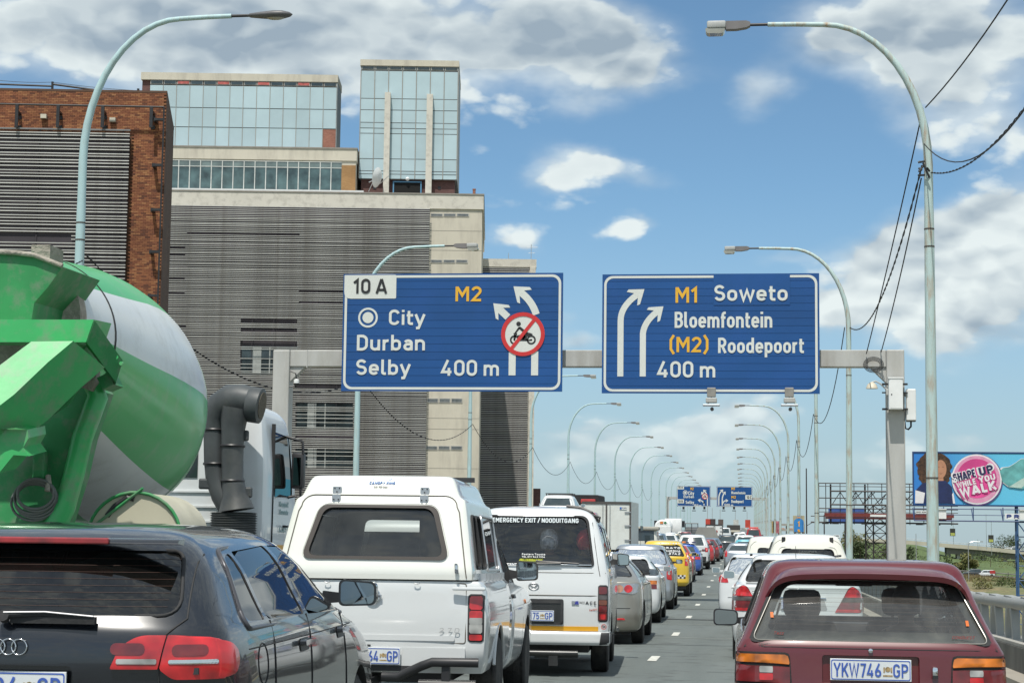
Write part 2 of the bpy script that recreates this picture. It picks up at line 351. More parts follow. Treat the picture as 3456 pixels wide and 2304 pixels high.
def text(name,s,size,m,parent,loc,w=1.0,bold=0.0,ext=0.002,align='CENTER',spacing=1.0,rot=None,shear=0.0,fit=None,surf=None):
    me = text_mesh(s,size,w,bold,ext,align,spacing,shear)
    if fit:      # fit = (width, height) of the lettering
        xs = [v.co.x for v in me.vertices]; zs = [v.co.z for v in me.vertices]
        kx = fit[0]/(max(xs)-min(xs)); kz = fit[1]/(max(zs)-min(zs)) if fit[1] else kx
        cx = {'CENTER': (max(xs)+min(xs))/2,'LEFT': min(xs),'RIGHT': max(xs)}[align]; cz = (max(zs)+min(zs))/2
        for v in me.vertices: v.co.x = (v.co.x-cx)*kx; v.co.z = (v.co.z-cz)*kz
    me.materials.append(m)
    o = link(name,me,parent,loc,rot)
    return o
def curve_pts(a,b,sag,n=14,twist=0.0):
    a,b = Vector(a),Vector(b); out = []
    for i in range(n+1):
        t = i/n; p = a.lerp(b,t); p.z -= sag*4*t*(1-t); out.append(p)
    return out

# ground profile of the carriageway: the road dips a little ahead of the camera
HP = [(-60,1.48),(0,1.5),(12,1.52),(21,1.71),(29,1.9),(37,2.02),(48,2.14),(59,2.2),(75,2.25),(90,2.3),(3000,2.3)]
def gz(y): return EYE-float(np.interp(y,[a for a,b in HP],[b for a,b in HP]))
def pitch(y0,y1): return math.atan2(gz(y1)-gz(y0),y1-y0)
# ------------------------------------------------------------------ a road-sign stroke alphabet (drawn letters with real width)
def _arc(cx,cy,rx,ry,a0,a1,n=9): return [(cx+rx*math.cos(R(a0+(a1-a0)*i/n)),cy+ry*math.sin(R(a0+(a1-a0)*i/n))) for i in range(n+1)]
def _oval(x0,x1,y0,y1,a0=0,a1=360):
    r = (x1-x0)/2; cx = (x0+x1)/2; ry = min(r,(y1-y0)/2)
    return [p for p in _arc(cx,y1-ry,r,ry,0,180)]+[p for p in _arc(cx,y0+ry,r,ry,180,360)]+[(x1,y1-ry)]
h_ = .075
def _G():
    a,b,c = h_,.50,1-h_; m = .52; x = .70-h_
    g = {}
    g['0'] = (.58,[_oval(a,b,a,c)]); g['O'] = (.60,[_oval(a,.52,a,c)])
    g['1'] = (.36,[[(.02,.72),(.24,c),(.24,0)]])
    g['2'] = (.56,[_arc(.28,.70,.205,.225,170,-20)+[(.44,.56),(.09,a),(.53,a)]])
    g['3'] = (.56,[_arc(.27,.725,.20,.20,150,-80)+[(.2,m)],[(.2,m),(.3,m)]+_arc(.27,.29,.22,.215,80,-160)])
    g['4'] = (.60,[[(.36,1),(.06,.24),(.56,.24)],[(.42,.50),(.42,0)]])
    g['5'] = (.56,[[(.48,c),(.13,c),(.10,.50)]+_arc(.27,.33,.21,.255,130,-155)])
    g['6'] = (.58,[[(.40,1),(.10,.45)]+_arc(.29,.29,.215,.215,165,525)])
    g['7'] = (.52,[[(.03,c),(.46,c),(.20,0)]])
    g['8'] = (.58,[_oval(.11,.46,.53,c),_oval(a,b,a,.53)])
    g['9'] = (.58,[[(.18,0),(.48,.55)]+_arc(.29,.71,.215,.215,-15,345)])
    g['A'] = (.66,[[(.04,0),(.32,.98)],[(.34,.98),(.62,0)],[(.15,.24),(.51,.24)]])
    g['B'] = (.58,[[(a,0),(a,1)],[(a,c),(.30,c)]+_arc(.30,.73,.18,.195,90,-90)+[(a,m)],[(.30,m)]+_arc(.30,.30,.205,.225,90,-90)+[(a,a)]])
    g['C'] = (.58,[_arc(.29,.71,.215,.215,10,180)+_arc(.29,.29,.215,.215,180,350)])
    g['D'] = (.60,[[(a,0),(a,1)],[(a,c),(.26,c)]+_arc(.26,.66,.255,.265,90,0)+_arc(.26,.34,.255,.265,0,-90)+[(a,a)]])
    g['E'] = (.50,[[(.47,c),(a,c)],[(a,1),(a,0)],[(a,a),(.47,a)],[(a,.51),(.42,.51)]])
    g['F'] = (.48,[[(.46,c),(a,c)],[(a,1),(a,0)],[(a,.51),(.42,.51)]]); g['Z'] = (.54,[[(.04,c),(.46,c),(.06,a),(.50,a)]]); g['Q'] = (.60,[_oval(a,.52,a,c),[(.34,.25),(.54,0)]])
    g['z'] = (.46,[[(.04,.63),(.38,.63),(.07,a),(.43,a)]]); g['h'] = (.54,[[(a,0),(a,1)],[(a,.44)]+_arc(.265,.435,.19,.19,180,0)+[(.455,0)]]); g['k'] = (.50,[[(a,0),(a,1)],[(.44,.70),(.12,.28)],[(.2,.4),(.46,0)]])
    g['G'] = (.60,[_arc(.29,.71,.215,.215,10,180)+_arc(.29,.29,.215,.215,180,360)+[(.505,.48),(.30,.48)]])
    g['H'] = (.60,[[(a,0),(a,1)],[(.52,0),(.52,1)],[(a,.51),(.52,.51)]])
    g['I'] = (.17,[[(a,0),(a,1)]]); g['K'] = (.60,[[(a,0),(a,1)],[(.54,1),(.12,.42)],[(.24,.60),(.56,0)]])
    g['L'] = (.46,[[(a,1),(a,0)],[(a,a),(.45,a)]]); g['M'] = (.74,[[(a,0),(a,1)],[(.66,0),(.66,1)],[(.10,.97),(.37,.40),(.64,.97)]])
    g['N'] = (.62,[[(a,0),(a,1)],[(.54,0),(.54,1)],[(.09,.97),(.53,.03)]])
    g['P'] = (.56,[[(a,0),(a,1)],[(a,c),(.28,c)]+_arc(.28,.69,.21,.235,90,-90)+[(a,.455)]])
    g['R'] = (.58,[[(a,0),(a,1)],[(a,c),(.28,c)]+_arc(.28,.69,.21,.235,90,-90)+[(a,.455)],[(.28,.46),(.52,0)]])
    g['S'] = (.56,[_arc(.27,.725,.20,.20,20,180)+_arc(.27,.70,.20,.18,180,255)+_arc(.29,.30,.20,.21,75,0)+_arc(.28,.28,.21,.205,0,-165)])
    g['T'] = (.54,[[(0,c),(.54,c)],[(.27,c),(.27,0)]]); g['U'] = (.60,[[(a,1)]+_arc(.2975,.2975,.2225,.2225,180,360)+[(.52,1)]])
    g['V'] = (.60,[[(.04,1),(.30,.03),(.56,1)]]); g['W'] = (.86,[[(.04,1),(.23,.03),(.43,.95),(.63,.03),(.82,1)]])
    g['X'] = (.58,[[(.04,0),(.54,1)],[(.04,1),(.54,0)]]); g['Y'] = (.60,[[(.04,1),(.30,.44),(.56,1)],[(.30,.46),(.30,0)]])
    g['a'] = (.50,[_arc(.25,.455,.175,.17,155,0)+[(.425,0)],[(.425,.40),(.24,.40)]+_arc(.24,.2375,.165,.1625,90,270)+[(.30,a),(.425,.17)]])
    g['b'] = (.54,[[(a,0),(a,1)],_oval(a,.455,a,x)]); g['d'] = (.54,[[(.455,0),(.455,1)],_oval(a,.455,a,x)])
    g['c'] = (.50,[_arc(.265,.435,.19,.19,10,180)+_arc(.265,.265,.19,.19,180,350)])
    g['e'] = (.54,[[(a,.35),(.455,.35)]+_arc(.265,.435,.19,.19,0,180)+_arc(.265,.265,.19,.19,180,330)])
    g['f'] = (.34,[[(.14,0),(.14,.78)]+_arc(.28,.78,.14,.145,180,90)+[(.36,c)],[(0,.63),(.34,.63)]])
    g['g'] = (.54,[[(.455,.7),(.455,-.08)]+_arc(.265,-.02,.19,.19,0,-150),_oval(a,.455,a,x)])
    g['i'] = (.16,[[(a,0),(a,.70)],[(a,.84),(a,.99)]]); g['l'] = (.26,[[(a,1),(a,.18)]+_arc(.18,.18,.105,.105,180,270)+[(.26,a)]])
    g['m'] = (.84,[[(a,0),(a,.70)],[(a,.44)]+_arc(.25,.45,.17,.175,180,0)+[(.42,0)],[(.42,.44)]+_arc(.595,.45,.17,.175,180,0)+[(.765,0)]])
    g['n'] = (.54,[[(a,0),(a,.70)],[(a,.44)]+_arc(.265,.435,.19,.19,180,0)+[(.455,0)]])
    g['o'] = (.54,[_oval(a,.455,a,x)]); g['p'] = (.54,[[(a,-.28),(a,.70)],_oval(a,.455,a,x)])
    g['r'] = (.34,[[(a,0),(a,.70)],[(a,.42)]+_arc(.27,.43,.19,.195,180,75)])
    g['s'] = (.46,[_arc(.225,.50,.15,.13,20,250,8)+_arc(.235,.21,.16,.14,70,-160,8)])
    g['t'] = (.34,[[(.12,.92),(.12,.18)]+_arc(.225,.18,.105,.105,180,270)+[(.34,a)],[(0,.63),(.34,.63)]])
    g['u'] = (.54,[[(a,.70)]+_arc(.265,.265,.19,.19,180,360)+[(.455,.70)],[(.455,.7),(.455,0)]])
    g['w'] = (.78,[[(.04,.70),(.21,.03),(.39,.66),(.57,.03),(.74,.70)]]); g['v'] = (.5,[[(.03,.7),(.25,.03),(.47,.7)]])
    g['y'] = (.52,[[(.03,.70),(.26,.02)],[(.49,.70),(.20,-.20),(.06,-.215)]])
    g['('] = (.30,[[(.26,1.12),(.09,.80),(.09,.20),(.26,-.12)]]); g[')'] = (.30,[[(.04,1.12),(.21,.80),(.21,.20),(.04,-.12)]])
    g['/'] = (.40,[[(0,-.05),(.38,1.05)]]); g['-'] = (.36,[[(.02,.42),(.34,.42)]]); g['.'] = (.2,[[(.1,0),(.1,.14)]]); g[' '] = (.14,[])
    return g
GLY = _G()
def _ribbon(mb,path,w,y,th):
    P_ = [Vector(p) for p in path]; Q_ = [P_[0]]
    for p in P_[1:]:
        if (p-Q_[-1]).length > 1e-4: Q_.append(p)
    P_ = Q_; n = len(P_); closed = (P_[0]-P_[-1]).length < 1e-3
    if closed: P_ = P_[:-1]; n -= 1
    A,B_ = [],[]; e = w*.004
    for i in range(n):
        pa = P_[i-1] if (closed or i > 0) else None; pb = P_[(i+1) % n] if (closed or i < n-1) else None
        d1 = (P_[i]-pa).normalized() if pa is not None else None; d2 = (pb-P_[i]).normalized() if pb is not None else None
        if d1 is None: d1 = d2
        if d2 is None: d2 = d1
        d = (d1+d2); d = d.normalized() if d.length > 1e-3 else d1
        nn = Vector((-d.y,d.x)); c = max(.45,nn.dot(Vector((-d1.y,d1.x))))
        A.append(P_[i]+nn*w/2/c); B_.append(P_[i]-nn*w/2/c)
    k = n if closed else n-1; vs = []
    for yy in (y-th,y): vs += [(p.x,yy-e*i,p.y) for i,p in enumerate(A)]+[(p.x,yy-e*i,p.y) for i,p in enumerate(B_)]
    fs = []
    for i in range(k):
        j = (i+1) % n; fs += [(i,n+i,n+j,j),(i,j,2*n+j,2*n+i),(n+i,3*n+i,3*n+j,n+j)]
    mb.add(vs,fs)
def stext_mesh(s,fit,stroke=.15,gap=.10,align='LEFT',y=0.0,th=.004,slant=0.0):
    "fit = (width, height of the cap letters)"
    g = gap+max(0,stroke-.15); tot = sum(GLY.get(ch,GLY.get(ch.upper(),GLY['-']))[0]+g for ch in s)-g; kx = fit[0]/tot; kz = fit[1]; sw = stroke*(kx*.5+kz*.5)
    x = 0; mb = MB(); k = 0
    for ch in s:
        wd,paths = GLY.get(ch,GLY.get(ch.upper(),GLY['-']))
        for p in paths:
            _ribbon(mb,[((a+x)*kx,b*kz) for a,b in p],sw,y-.005*kz*(k % 4),th); k += 1
        x += wd+g
    ox = {'LEFT': 0,'CENTER': -fit[0]/2}[align]
    mb.v = [(v[0]+ox+v[2]*slant,v[1],v[2]) for v in mb.v]
    return mb
def stext(name,s,m,parent,x,z,fit,y=-.004,stroke=.15,gap=.10,align='LEFT',th=.004,slant=0.0,rot=None):
    mb = stext_mesh(s,fit,stroke,gap,align,0,th,slant); return mb.build(name,m,parent,loc=(x,y,z),rot=rot)
# ================================================================== SETTING
LANE = -1.15
def strip(name,x0,x1,y0,y1,dz,m,nx=1,step=3.0,kind='structure'):
    mb = MB(); ys = [y0]
    while ys[-1] < y1: ys.append(min(y1,ys[-1]+(step if ys[-1] < 120 else 40)))
    vs = [(x0+(x1-x0)*i/nx,y,gz(y)+dz) for y in ys for i in range(nx+1)]
    mb.add(vs,[(j*(nx+1)+i,j*(nx+1)+i+1,(j+1)*(nx+1)+i+1,(j+1)*(nx+1)+i) for j in range(len(ys)-1) for i in range(nx)])
    o = mb.build(name,m);
    if kind: tag(o,kind=kind)
    return o
def asphalt():
    m,t,b = principled('worn grey asphalt'); L = t.links.new
    tc = N(t,'ShaderNodeTexCoord');
    def nz(sc,det,stretch=(1,1,1),rough=.6):
        mp = N(t,'ShaderNodeMapping'); L(tc.outputs['Object'],mp.inputs[0]); mp.inputs['Scale'].default_value = stretch
        n = N(t,'ShaderNodeTexNoise'); L(mp.outputs[0],n.inputs['Vector']); n.inputs['Scale'].default_value = sc; n.inputs['Detail'].default_value = det; n.inputs['Roughness'].default_value = rough; return n.outputs['Fac']
    big = nz(.35,6,(1,.25,1)); fine = nz(60,3); wear = nz(1.2,5,(1,.06,1)); spots = nz(2.2,8)
    v = math_node(t,'ADD',math_node(t,'MULTIPLY',big,.5),math_node(t,'ADD',math_node(t,'MULTIPLY',fine,.7),math_node(t,'MULTIPLY',wear,.8)))
    cr = N(t,'ShaderNodeValToRGB'); L(math_node(t,'DIVIDE',v,2.0),cr.inputs[0])
    cr.color_ramp.elements[0].position = .3; cr.color_ramp.elements[0].color = (.085,.100,.095,1); cr.color_ramp.elements[1].position = .7; cr.color_ramp.elements[1].color = (.165,.187,.178,1)
    dk = N(t,'ShaderNodeMapRange'); L(spots,dk.inputs['Value']); dk.inputs['From Min'].default_value = .55; dk.inputs['From Max'].default_value = .68; dk.inputs['To Max'].default_value = .6
    mx = N(t,'ShaderNodeMix',data_type='RGBA'); L(dk.outputs[0],mx.inputs['Factor']); L(cr.outputs[0],mx.inputs['A']); mx.inputs['B'].default_value = (.05,.052,.05,1)
    L(mx.outputs['Result'],b.inputs['Base Color']); b.inputs['Roughness'].default_value = .8
    bn = N(t,'ShaderNodeBump'); L(fine,bn.inputs['Height']); bn.inputs['Strength'].default_value = .3; bn.inputs['Distance'].default_value = .01; L(bn.outputs[0],b.inputs['Normal'])
    return m
strip('road',-12.9,2.75,-60,1500,0,asphalt(),nx=2)
PAINTW = mat('worn white road paint',(.62,.62,.56),.7,var=.12,scale=12,dirt=(.22,.22,.2),dscale=14,damt=.6)
YELP = mat('worn yellow road paint',(.55,.42,.12),.7,var=.12,scale=12,dirt=(.2,.18,.12),dscale=10,damt=.6)
k = 0; y = 15.8
while y < 330:
    for lx in (LANE,LANE-3.75,LANE-7.5):
        if lx == LANE or y > 60:
            mb = MB(); mb.add([(lx-.06,y-.55,gz(y-.55)+.005),(lx+.06,y-.55,gz(y-.55)+.005),(lx+.06,y+.75,gz(y+.75)+.005),(lx-.06,y+.75,gz(y+.75)+.005)],[(0,1,2,3)])
            tag(mb.build('lane_dash',PAINTW),kind='structure')
    y += 8.15
strip('edge_line',2.42,2.54,-60,1500,.004,YELP)
strip('edge_line',-12.7,-12.58,-60,1500,.004,YELP)
# joints, tar seams and a dark band across the deck
SEAM = mat('tar seam and dark band',(.035,.036,.036),.6,var=.3,scale=8)
JOINT = mat('pale joint mortar',(.27,.28,.25),.8,var=.25,scale=8)
for (y,x0,x1,m,w_) in ((16.9,-12.8,2.7,JOINT,.06),(18.0,-12.8,2.7,SEAM,.05),(30.8,-3.6,.4,JOINT,.05),(28.3,-2.0,.6,SEAM,.06),(38.9,-4,2.7,SEAM,.22),(36.5,-5,.4,JOINT,.07),  # the widest dark strip is a plain dark band across the lanes
                       (45.2,-2,.5,SEAM,.1),(58,-5,2.7,JOINT,.1),(70,-5,2.7,SEAM,.12),(83,-5,2.7,SEAM,.12),(21.2,-.4,.6,SEAM,.03),(23.2,-.9,-.5,SEAM,.025)):
    mb = MB(); n = 14; rr = [random.uniform(-.02,.02) for _ in range(n+1)]
    vs = []
    for i in range(n+1):
        x = x0+(x1-x0)*i/n
        for s_ in (-w_/2,w_/2): vs.append((x,y+s_+rr[i],gz(y+s_)+.008))
    mb.add(vs,[(2*i,2*i+1,2*i+3,2*i+2) for i in range(n)]); tag(mb.build('deck_strip',m),kind='structure')
# kerb, deck edge and parapet with arched steel railing, both sides
def slab(name,x0,x1,z0,z1,y0,y1,m):
    ys = [y0]
    while ys[-1] < y1: ys.append(min(y1,ys[-1]+(3 if ys[-1] < 110 else 60)))
    vs = [];
    for y in ys: vs += [(x0,y,gz(y)+z0),(x1,y,gz(y)+z0),(x1,y,gz(y)+z1),(x0,y,gz(y)+z1)]
    fs = [(4*i+a,4*i+(a+1) % 4,4*i+4+(a+1) % 4,4*i+4+a) for i in range(len(ys)-1) for a in range(4)]+[(0,3,2,1),tuple(4*len(ys)-4+a for a in range(4))]
    mb = MB(); mb.add(vs,fs); o = mb.build(name,m); return o
KERB = mat('kerb concrete',(.33,.30,.25),.85,var=.15,scale=2,dirt=(.12,.11,.10),damt=.4)
PARA = mat('sooty parapet concrete',(.105,.105,.095),.9,var=.3,scale=1.6,bump=.3,bscale=12,dirt=(.035,.037,.035),dscale=2.2,damt=.7,stretch=(1,1,.35))
tag(slab('deck_slab',-14.3,4.2,-1.5,-.06,-60,1500,CONC),kind='structure')
tag(slab('kerb',2.76,3.02,-.05,.13,-60,1500,KERB),kind='structure')
tag(slab('kerb',-13.2,-12.9,-.05,.13,-60,1500,KERB),kind='structure')
def parapet(xc,label,sgn):
    t = thing('bridge_railing',label,'railing',(xc,0,0))
    def sl(name,x0,x1,z0,z1,m,y1):
        o = slab(name,x0,x1,z0,z1,-8,y1,m); o.parent = t; return o
    sl('parapet_wall',-.16,.20,-.05,.40,PARA,900)
    sl('top_ledge',-.14,.24,.405,.44,CONC,900)
    # top rail: a flattened oval pipe following the deck
    mb = MB(); pts = []; y = -8
    while y < 900: pts.append((0,y,gz(y)+.86)); y += 2.0 if y < 100 else 50
    mb.tube(pts,.078,14); mb.build('top_rail',RAILG,t,60)
    # posts: pairs of curved legs leaning together; the near ones are separate objects
    def post_mesh():
        q = MB()
        for s_ in (-1,1):
            pl = [(s_*.26,-.36),(s_*.34,-.36),(s_*.315,-.10),(s_*.24,.10),(s_*.16,.235),(s_*.02,.235),(s_*.05,.14),(s_*.16,.02),(s_*.235,-.14)]
            q.prism(pl,'x',-.045,.045)
        q.prism([(-.36,.235),(.36,.235),(.30,.28),(-.30,.28)],'x',-.05,.05)
        return q.mesh('post',RAILG,30)
    pm = post_mesh(); y = 1.0; k = 0
    while y < 130:
        o = link('post',pm,t,(0,y,gz(y)+.655)); k += 1; y += 1.30
    return t
parapet(3.18,'grey tubular bridge railing on a sooty concrete parapet beside the maroon car',1)
parapet(-13.45,'grey tubular bridge railing along the left edge of the bridge, beyond the mixer truck',-1)
for y in range(20,620,30):
    mb = MB(); mb.prism([(-7.5,-14),(-2.5,-14),(-1.8,-3.2),(3.5,-1.6),(-13.5,-1.6),(-8.2,-3.2)],'y',y,y+1.4)
    tag(mb.build('bridge_pier',CONC),kind='structure')

# terrain: a valley floor well below the bridge, banks to the right, falling away behind
def sm(a,b,x):
    t = min(1,max(0,(x-a)/(b-a))); return t*t*(3-2*t)
def terr(x,y):
    z = -11.6
    z -= max(0,y-820)*.0158
    k = x/max(y,1)
    bank = sm(560,700,y)*(1-sm(760,860,y))                 # the slip-road embankment
    z += bank*(5.6*(1-sm(.082,.125,k))*sm(.035,.06,k) + 1.0)
    z += 1.6*sm(500,540,y)*(1-sm(545,600,y))*.3
    z += .5*math.sin(x*.05)*math.sin(y*.031)+.25*math.sin(x*.21+y*.13)
    z += 7*(1-sm(8,42,abs(x+5)))*(1-sm(200,300,y))*.5
    return z
def grass_mat():
    m,t,b = principled('rough veld grass'); L = t.links.new; tc = N(t,'ShaderNodeTexCoord')
    def nz(sc,det,st=(1,1,1)):
        mp = N(t,'ShaderNodeMapping'); L(tc.outputs['Object'],mp.inputs[0]); mp.inputs['Scale'].default_value = st
        n = N(t,'ShaderNodeTexNoise'); L(mp.outputs[0],n.inputs['Vector']); n.inputs['Scale'].default_value = sc; n.inputs['Detail'].default_value = det; n.inputs['Roughness'].default_value = .65; return n.outputs['Fac']
    a = nz(.035,8); c = nz(.4,6); d = nz(1.6,4,(1,.35,1))
    sp = N(t,'ShaderNodeSeparateXYZ'); L(tc.outputs['Object'],sp.inputs[0])
    far = N(t,'ShaderNodeMapRange'); L(sp.outputs[1],far.inputs['Value']); far.inputs['From Min'].default_value = 440; far.inputs['From Max'].default_value = 500
    v = math_node(t,'ADD',math_node(t,'MULTIPLY',a,.8),math_node(t,'MULTIPLY',c,.5)); v = math_node(t,'ADD',v,math_node(t,'MULTIPLY',far.outputs[0],.22))
    cr = N(t,'ShaderNodeValToRGB'); L(v,cr.inputs[0]); e = cr.color_ramp.elements
    e[0].position = .52; e[0].color = (.23,.17,.09,1); e[1].position = .82; e[1].color = (.085,.125,.035,1)
    e2 = cr.color_ramp.elements.new(.66); e2.color = (.15,.145,.06,1)
    mu = N(t,'ShaderNodeMix',data_type='RGBA',blend_type='MULTIPLY'); mu.inputs['Factor'].default_value = 1; L(cr.outputs[0],mu.inputs['A'])
    mr = N(t,'ShaderNodeMapRange'); L(d,mr.inputs['Value']); mr.inputs['From Min'].default_value = .3; mr.inputs['From Max'].default_value = .7; mr.inputs['To Min'].default_value = .55; mr.inputs['To Max'].default_value = 1.35
    L(mr.outputs[0],mu.inputs['B']); L(mu.outputs['Result'],b.inputs['Base Color']); b.inputs['Roughness'].default_value = .9
    return m
GRASS = grass_mat()
xs = [-6000,-2500,-900,-400,-200,-100,-60,-40,-25]+list(np.arange(-15,240,5))+[260,300,400,700,1500,6000]
ys = [-300,-100,0,60,120,180,240]+list(np.arange(260,900,8))+[920,960,1050,1200,1500,2000,3000,5000,9000]
mb = MB(); vs = [(x,y,terr(x,y)) for y in ys for x in xs]; n = len(xs)
mb.add(vs,[(j*n+i,j*n+i+1,(j+1)*n+i+1,(j+1)*n+i) for j in range(len(ys)-1) for i in range(n-1)])
tag(mb.build('ground',GRASS,smooth=60),kind='structure')
# ================================================================== BUILDINGS
def brick_mat():
    m,t,b = principled('burnt orange brick'); L = t.links.new
    g = N(t,'ShaderNodeNewGeometry'); oi = N(t,'ShaderNodeObjectInfo')
    v = math_node(t,'FRACT',math_node(t,'ADD',g.outputs['Random Per Island'],oi.outputs['Random']))
    cr = N(t,'ShaderNodeValToRGB'); L(v,cr.inputs[0]); e = cr.color_ramp.elements
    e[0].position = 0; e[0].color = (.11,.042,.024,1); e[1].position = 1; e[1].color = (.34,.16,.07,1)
    for p,c in ((.25,(.20,.07,.033,1)),(.6,(.25,.094,.042,1)),(.85,(.29,.118,.05,1))):
        q = cr.color_ramp.elements.new(p); q.color = c
    tc = N(t,'ShaderNodeTexCoord'); n = N(t,'ShaderNodeTexNoise'); L(tc.outputs['Object'],n.inputs['Vector']); n.inputs['Scale'].default_value = .45; n.inputs['Detail'].default_value = 5
    mu = N(t,'ShaderNodeMix',data_type='RGBA',blend_type='MULTIPLY'); mu.inputs['Factor'].default_value = 1; L(cr.outputs[0],mu.inputs['A'])
    mr = N(t,'ShaderNodeMapRange'); L(n.outputs['Fac'],mr.inputs['Value']); mr.inputs['From Min'].default_value = .3; mr.inputs['From Max'].default_value = .7; mr.inputs['To Min'].default_value = .72; mr.inputs['To Max'].default_value = 1.15
    L(mr.outputs[0],mu.inputs['B']); L(mu.outputs['Result'],b.inputs['Base Color']); b.inputs['Roughness'].default_value = .85
    return m
def brick_tex(name,c1,c2,mortar,bw=.23,bh=.0775):
    m,t,b = principled(name); L = t.links.new; tc = N(t,'ShaderNodeTexCoord'); mp = N(t,'ShaderNodeMapping'); L(tc.outputs['Object'],mp.inputs[0]); mp.inputs['Rotation'].default_value = (R(90),0,0)
    br = N(t,'ShaderNodeTexBrick');
    sp = N(t,'ShaderNodeSeparateXYZ'); L(tc.outputs['Object'],sp.inputs[0]); cb = N(t,'ShaderNodeCombineXYZ')
    L(math_node(t,'ADD',sp.outputs[0],sp.outputs[1]),cb.inputs[0]); L(sp.outputs[2],cb.inputs[1]); L(cb.outputs[0],br.inputs['Vector'])
    br.inputs['Color1'].default_value = (*c1,1); br.inputs['Color2'].default_value = (*c2,1); br.inputs['Mortar'].default_value = (*mortar,1)
    br.inputs['Scale'].default_value = 1; br.inputs['Brick Width'].default_value = bw; br.inputs['Row Height'].default_value = bh; br.inputs['Mortar Size'].default_value = .008
    n = N(t,'ShaderNodeTexNoise'); L(tc.outputs['Object'],n.inputs['Vector']); n.inputs['Scale'].default_value = .6
    mu = N(t,'ShaderNodeMix',data_type='RGBA',blend_type='MULTIPLY'); mu.inputs['Factor'].default_value = 1; L(br.outputs['Color'],mu.inputs['A'])
    mr = N(t,'ShaderNodeMapRange'); L(n.outputs['Fac'],mr.inputs['Value']); mr.inputs['To Min'].default_value = .6; mr.inputs['To Max'].default_value = 1.4; L(mr.outputs[0],mu.inputs['B'])
    L(mu.outputs['Result'],b.inputs['Base Color']); b.inputs['Roughness'].default_value = .9; return m
BRICK = brick_mat()
MORT = mat('brick mortar',(.115,.055,.03),.95,var=.2,scale=2)
SHADEDW = brick_tex('shaded brick side',(.085,.045,.03),(.11,.06,.04),(.06,.04,.03))  # the side wall's shade is put into this darker brick colour
DKBRICK = brick_tex('purple brown brick',(.10,.045,.042),(.15,.07,.06),(.10,.075,.07))
REDBRK = brick_tex('red brick infill',(.27,.09,.06),(.36,.14,.09),(.30,.22,.18))
TANBRK = brick_tex('tan brick',(.30,.16,.06),(.36,.20,.08),(.22,.15,.08))
LOUV = mat('off white louvre slat',(.53,.53,.50),.5,var=.12,scale=.8,dirt=(.30,.28,.24),dscale=1.1,damt=.6,orand=.16)
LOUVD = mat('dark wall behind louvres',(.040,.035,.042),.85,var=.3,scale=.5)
def frame_from(p0,ang,zlow):
    "empty placed at p0 with local x running along the facade (to the right, receding by ang), y going in"
    return (p0.x,p0.y,zlow),(0,0,ang)

# ---- brick building, left
angA = R(8.6); cA = W(383,212,82)                      # top right corner of the front
zA = -12.0
A = thing('brick_building','orange brick building with pale horizontal louvres at the left edge','building',(cA.x,cA.y,zA),(0,0,angA))
topA = cA.z-zA
Ml = Matrix.Translation((cA.x,cA.y,zA)) @ Matrix.Rotation(angA,4,'Z'); MlI = Ml.inverted()
def toA(px,py):                                          # photo point -> facade coordinates (x, z)
    o = MlI @ Vector(CPOS); q = MlI @ PX(px*1.469388,py*1.469388,50.0); d = q-o; t = -o.y/d.y; r = o+d*t; return r.x,r.z
fA = MlI @ Vector((-29.96,90.0,22)); fx_,fy_ = fA.x,fA.y
MB().prism([(-26,.012),(-.004,.012),(fx_-.02,fy_),(-26,fy_)],'z',0,topA-.05).build('wall',[MORT],A)
MB().prism([(0,0),(.03,0),(fx_+.03,fy_),(fx_,fy_)],'z',0,topA-.01).build('side_wall',[SHADEDW],A)
MB().prism([(-26,-.03),(.03,-.03),(fx_+.04,fy_),(-26,fy_)],'z',topA-.05,topA+.06).build('coping',mat('dark brown coping',(.10,.055,.035),.8),A)
lx0,lzt = toA(302,305); _,lzb = toA(290,660); lx1 = lx0
# bricks as geometry where the photograph shows them
bl,bh,gap = .222,.073,.010
bm_ = MB().box(0,bl,-.018,.012,0,bh).mesh('brick',BRICK)
cells = []
z = topA-.06-bh; row = 0
_,zlow = toA(370,735)
while z > zlow:
    x = -.005-bl-(.5*(bl+gap) if row % 2 else 0)
    xmin = -9.9 if z > lzt-.1 else lx1+.02
    while x > xmin: cells.append((x,z)); x -= bl+gap
    z -= bh+gap; row += 1
cells.sort(key=lambda c: -(c[0]+c[1]*.02))
stuff = MB()
for i,(x,z) in enumerate(cells):
    dy = random.uniform(-.003,.003)
    if i < 300: link('brick',bm_,A,(x,dy,z))
    else: stuff.add([(x,-.018+dy,z),(x+bl,-.018+dy,z),(x+bl,-.018+dy,z+bh),(x,-.018+dy,z+bh),(x,.012,z),(x+bl,.012,z),(x+bl,.012,z+bh),(x,.012,z+bh)],
                    [(0,1,2,3),(1,5,6,2),(3,2,6,7),(0,4,5,1),(0,3,7,4)])
tag(stuff.build('brickwork',BRICK,A),kind='stuff')
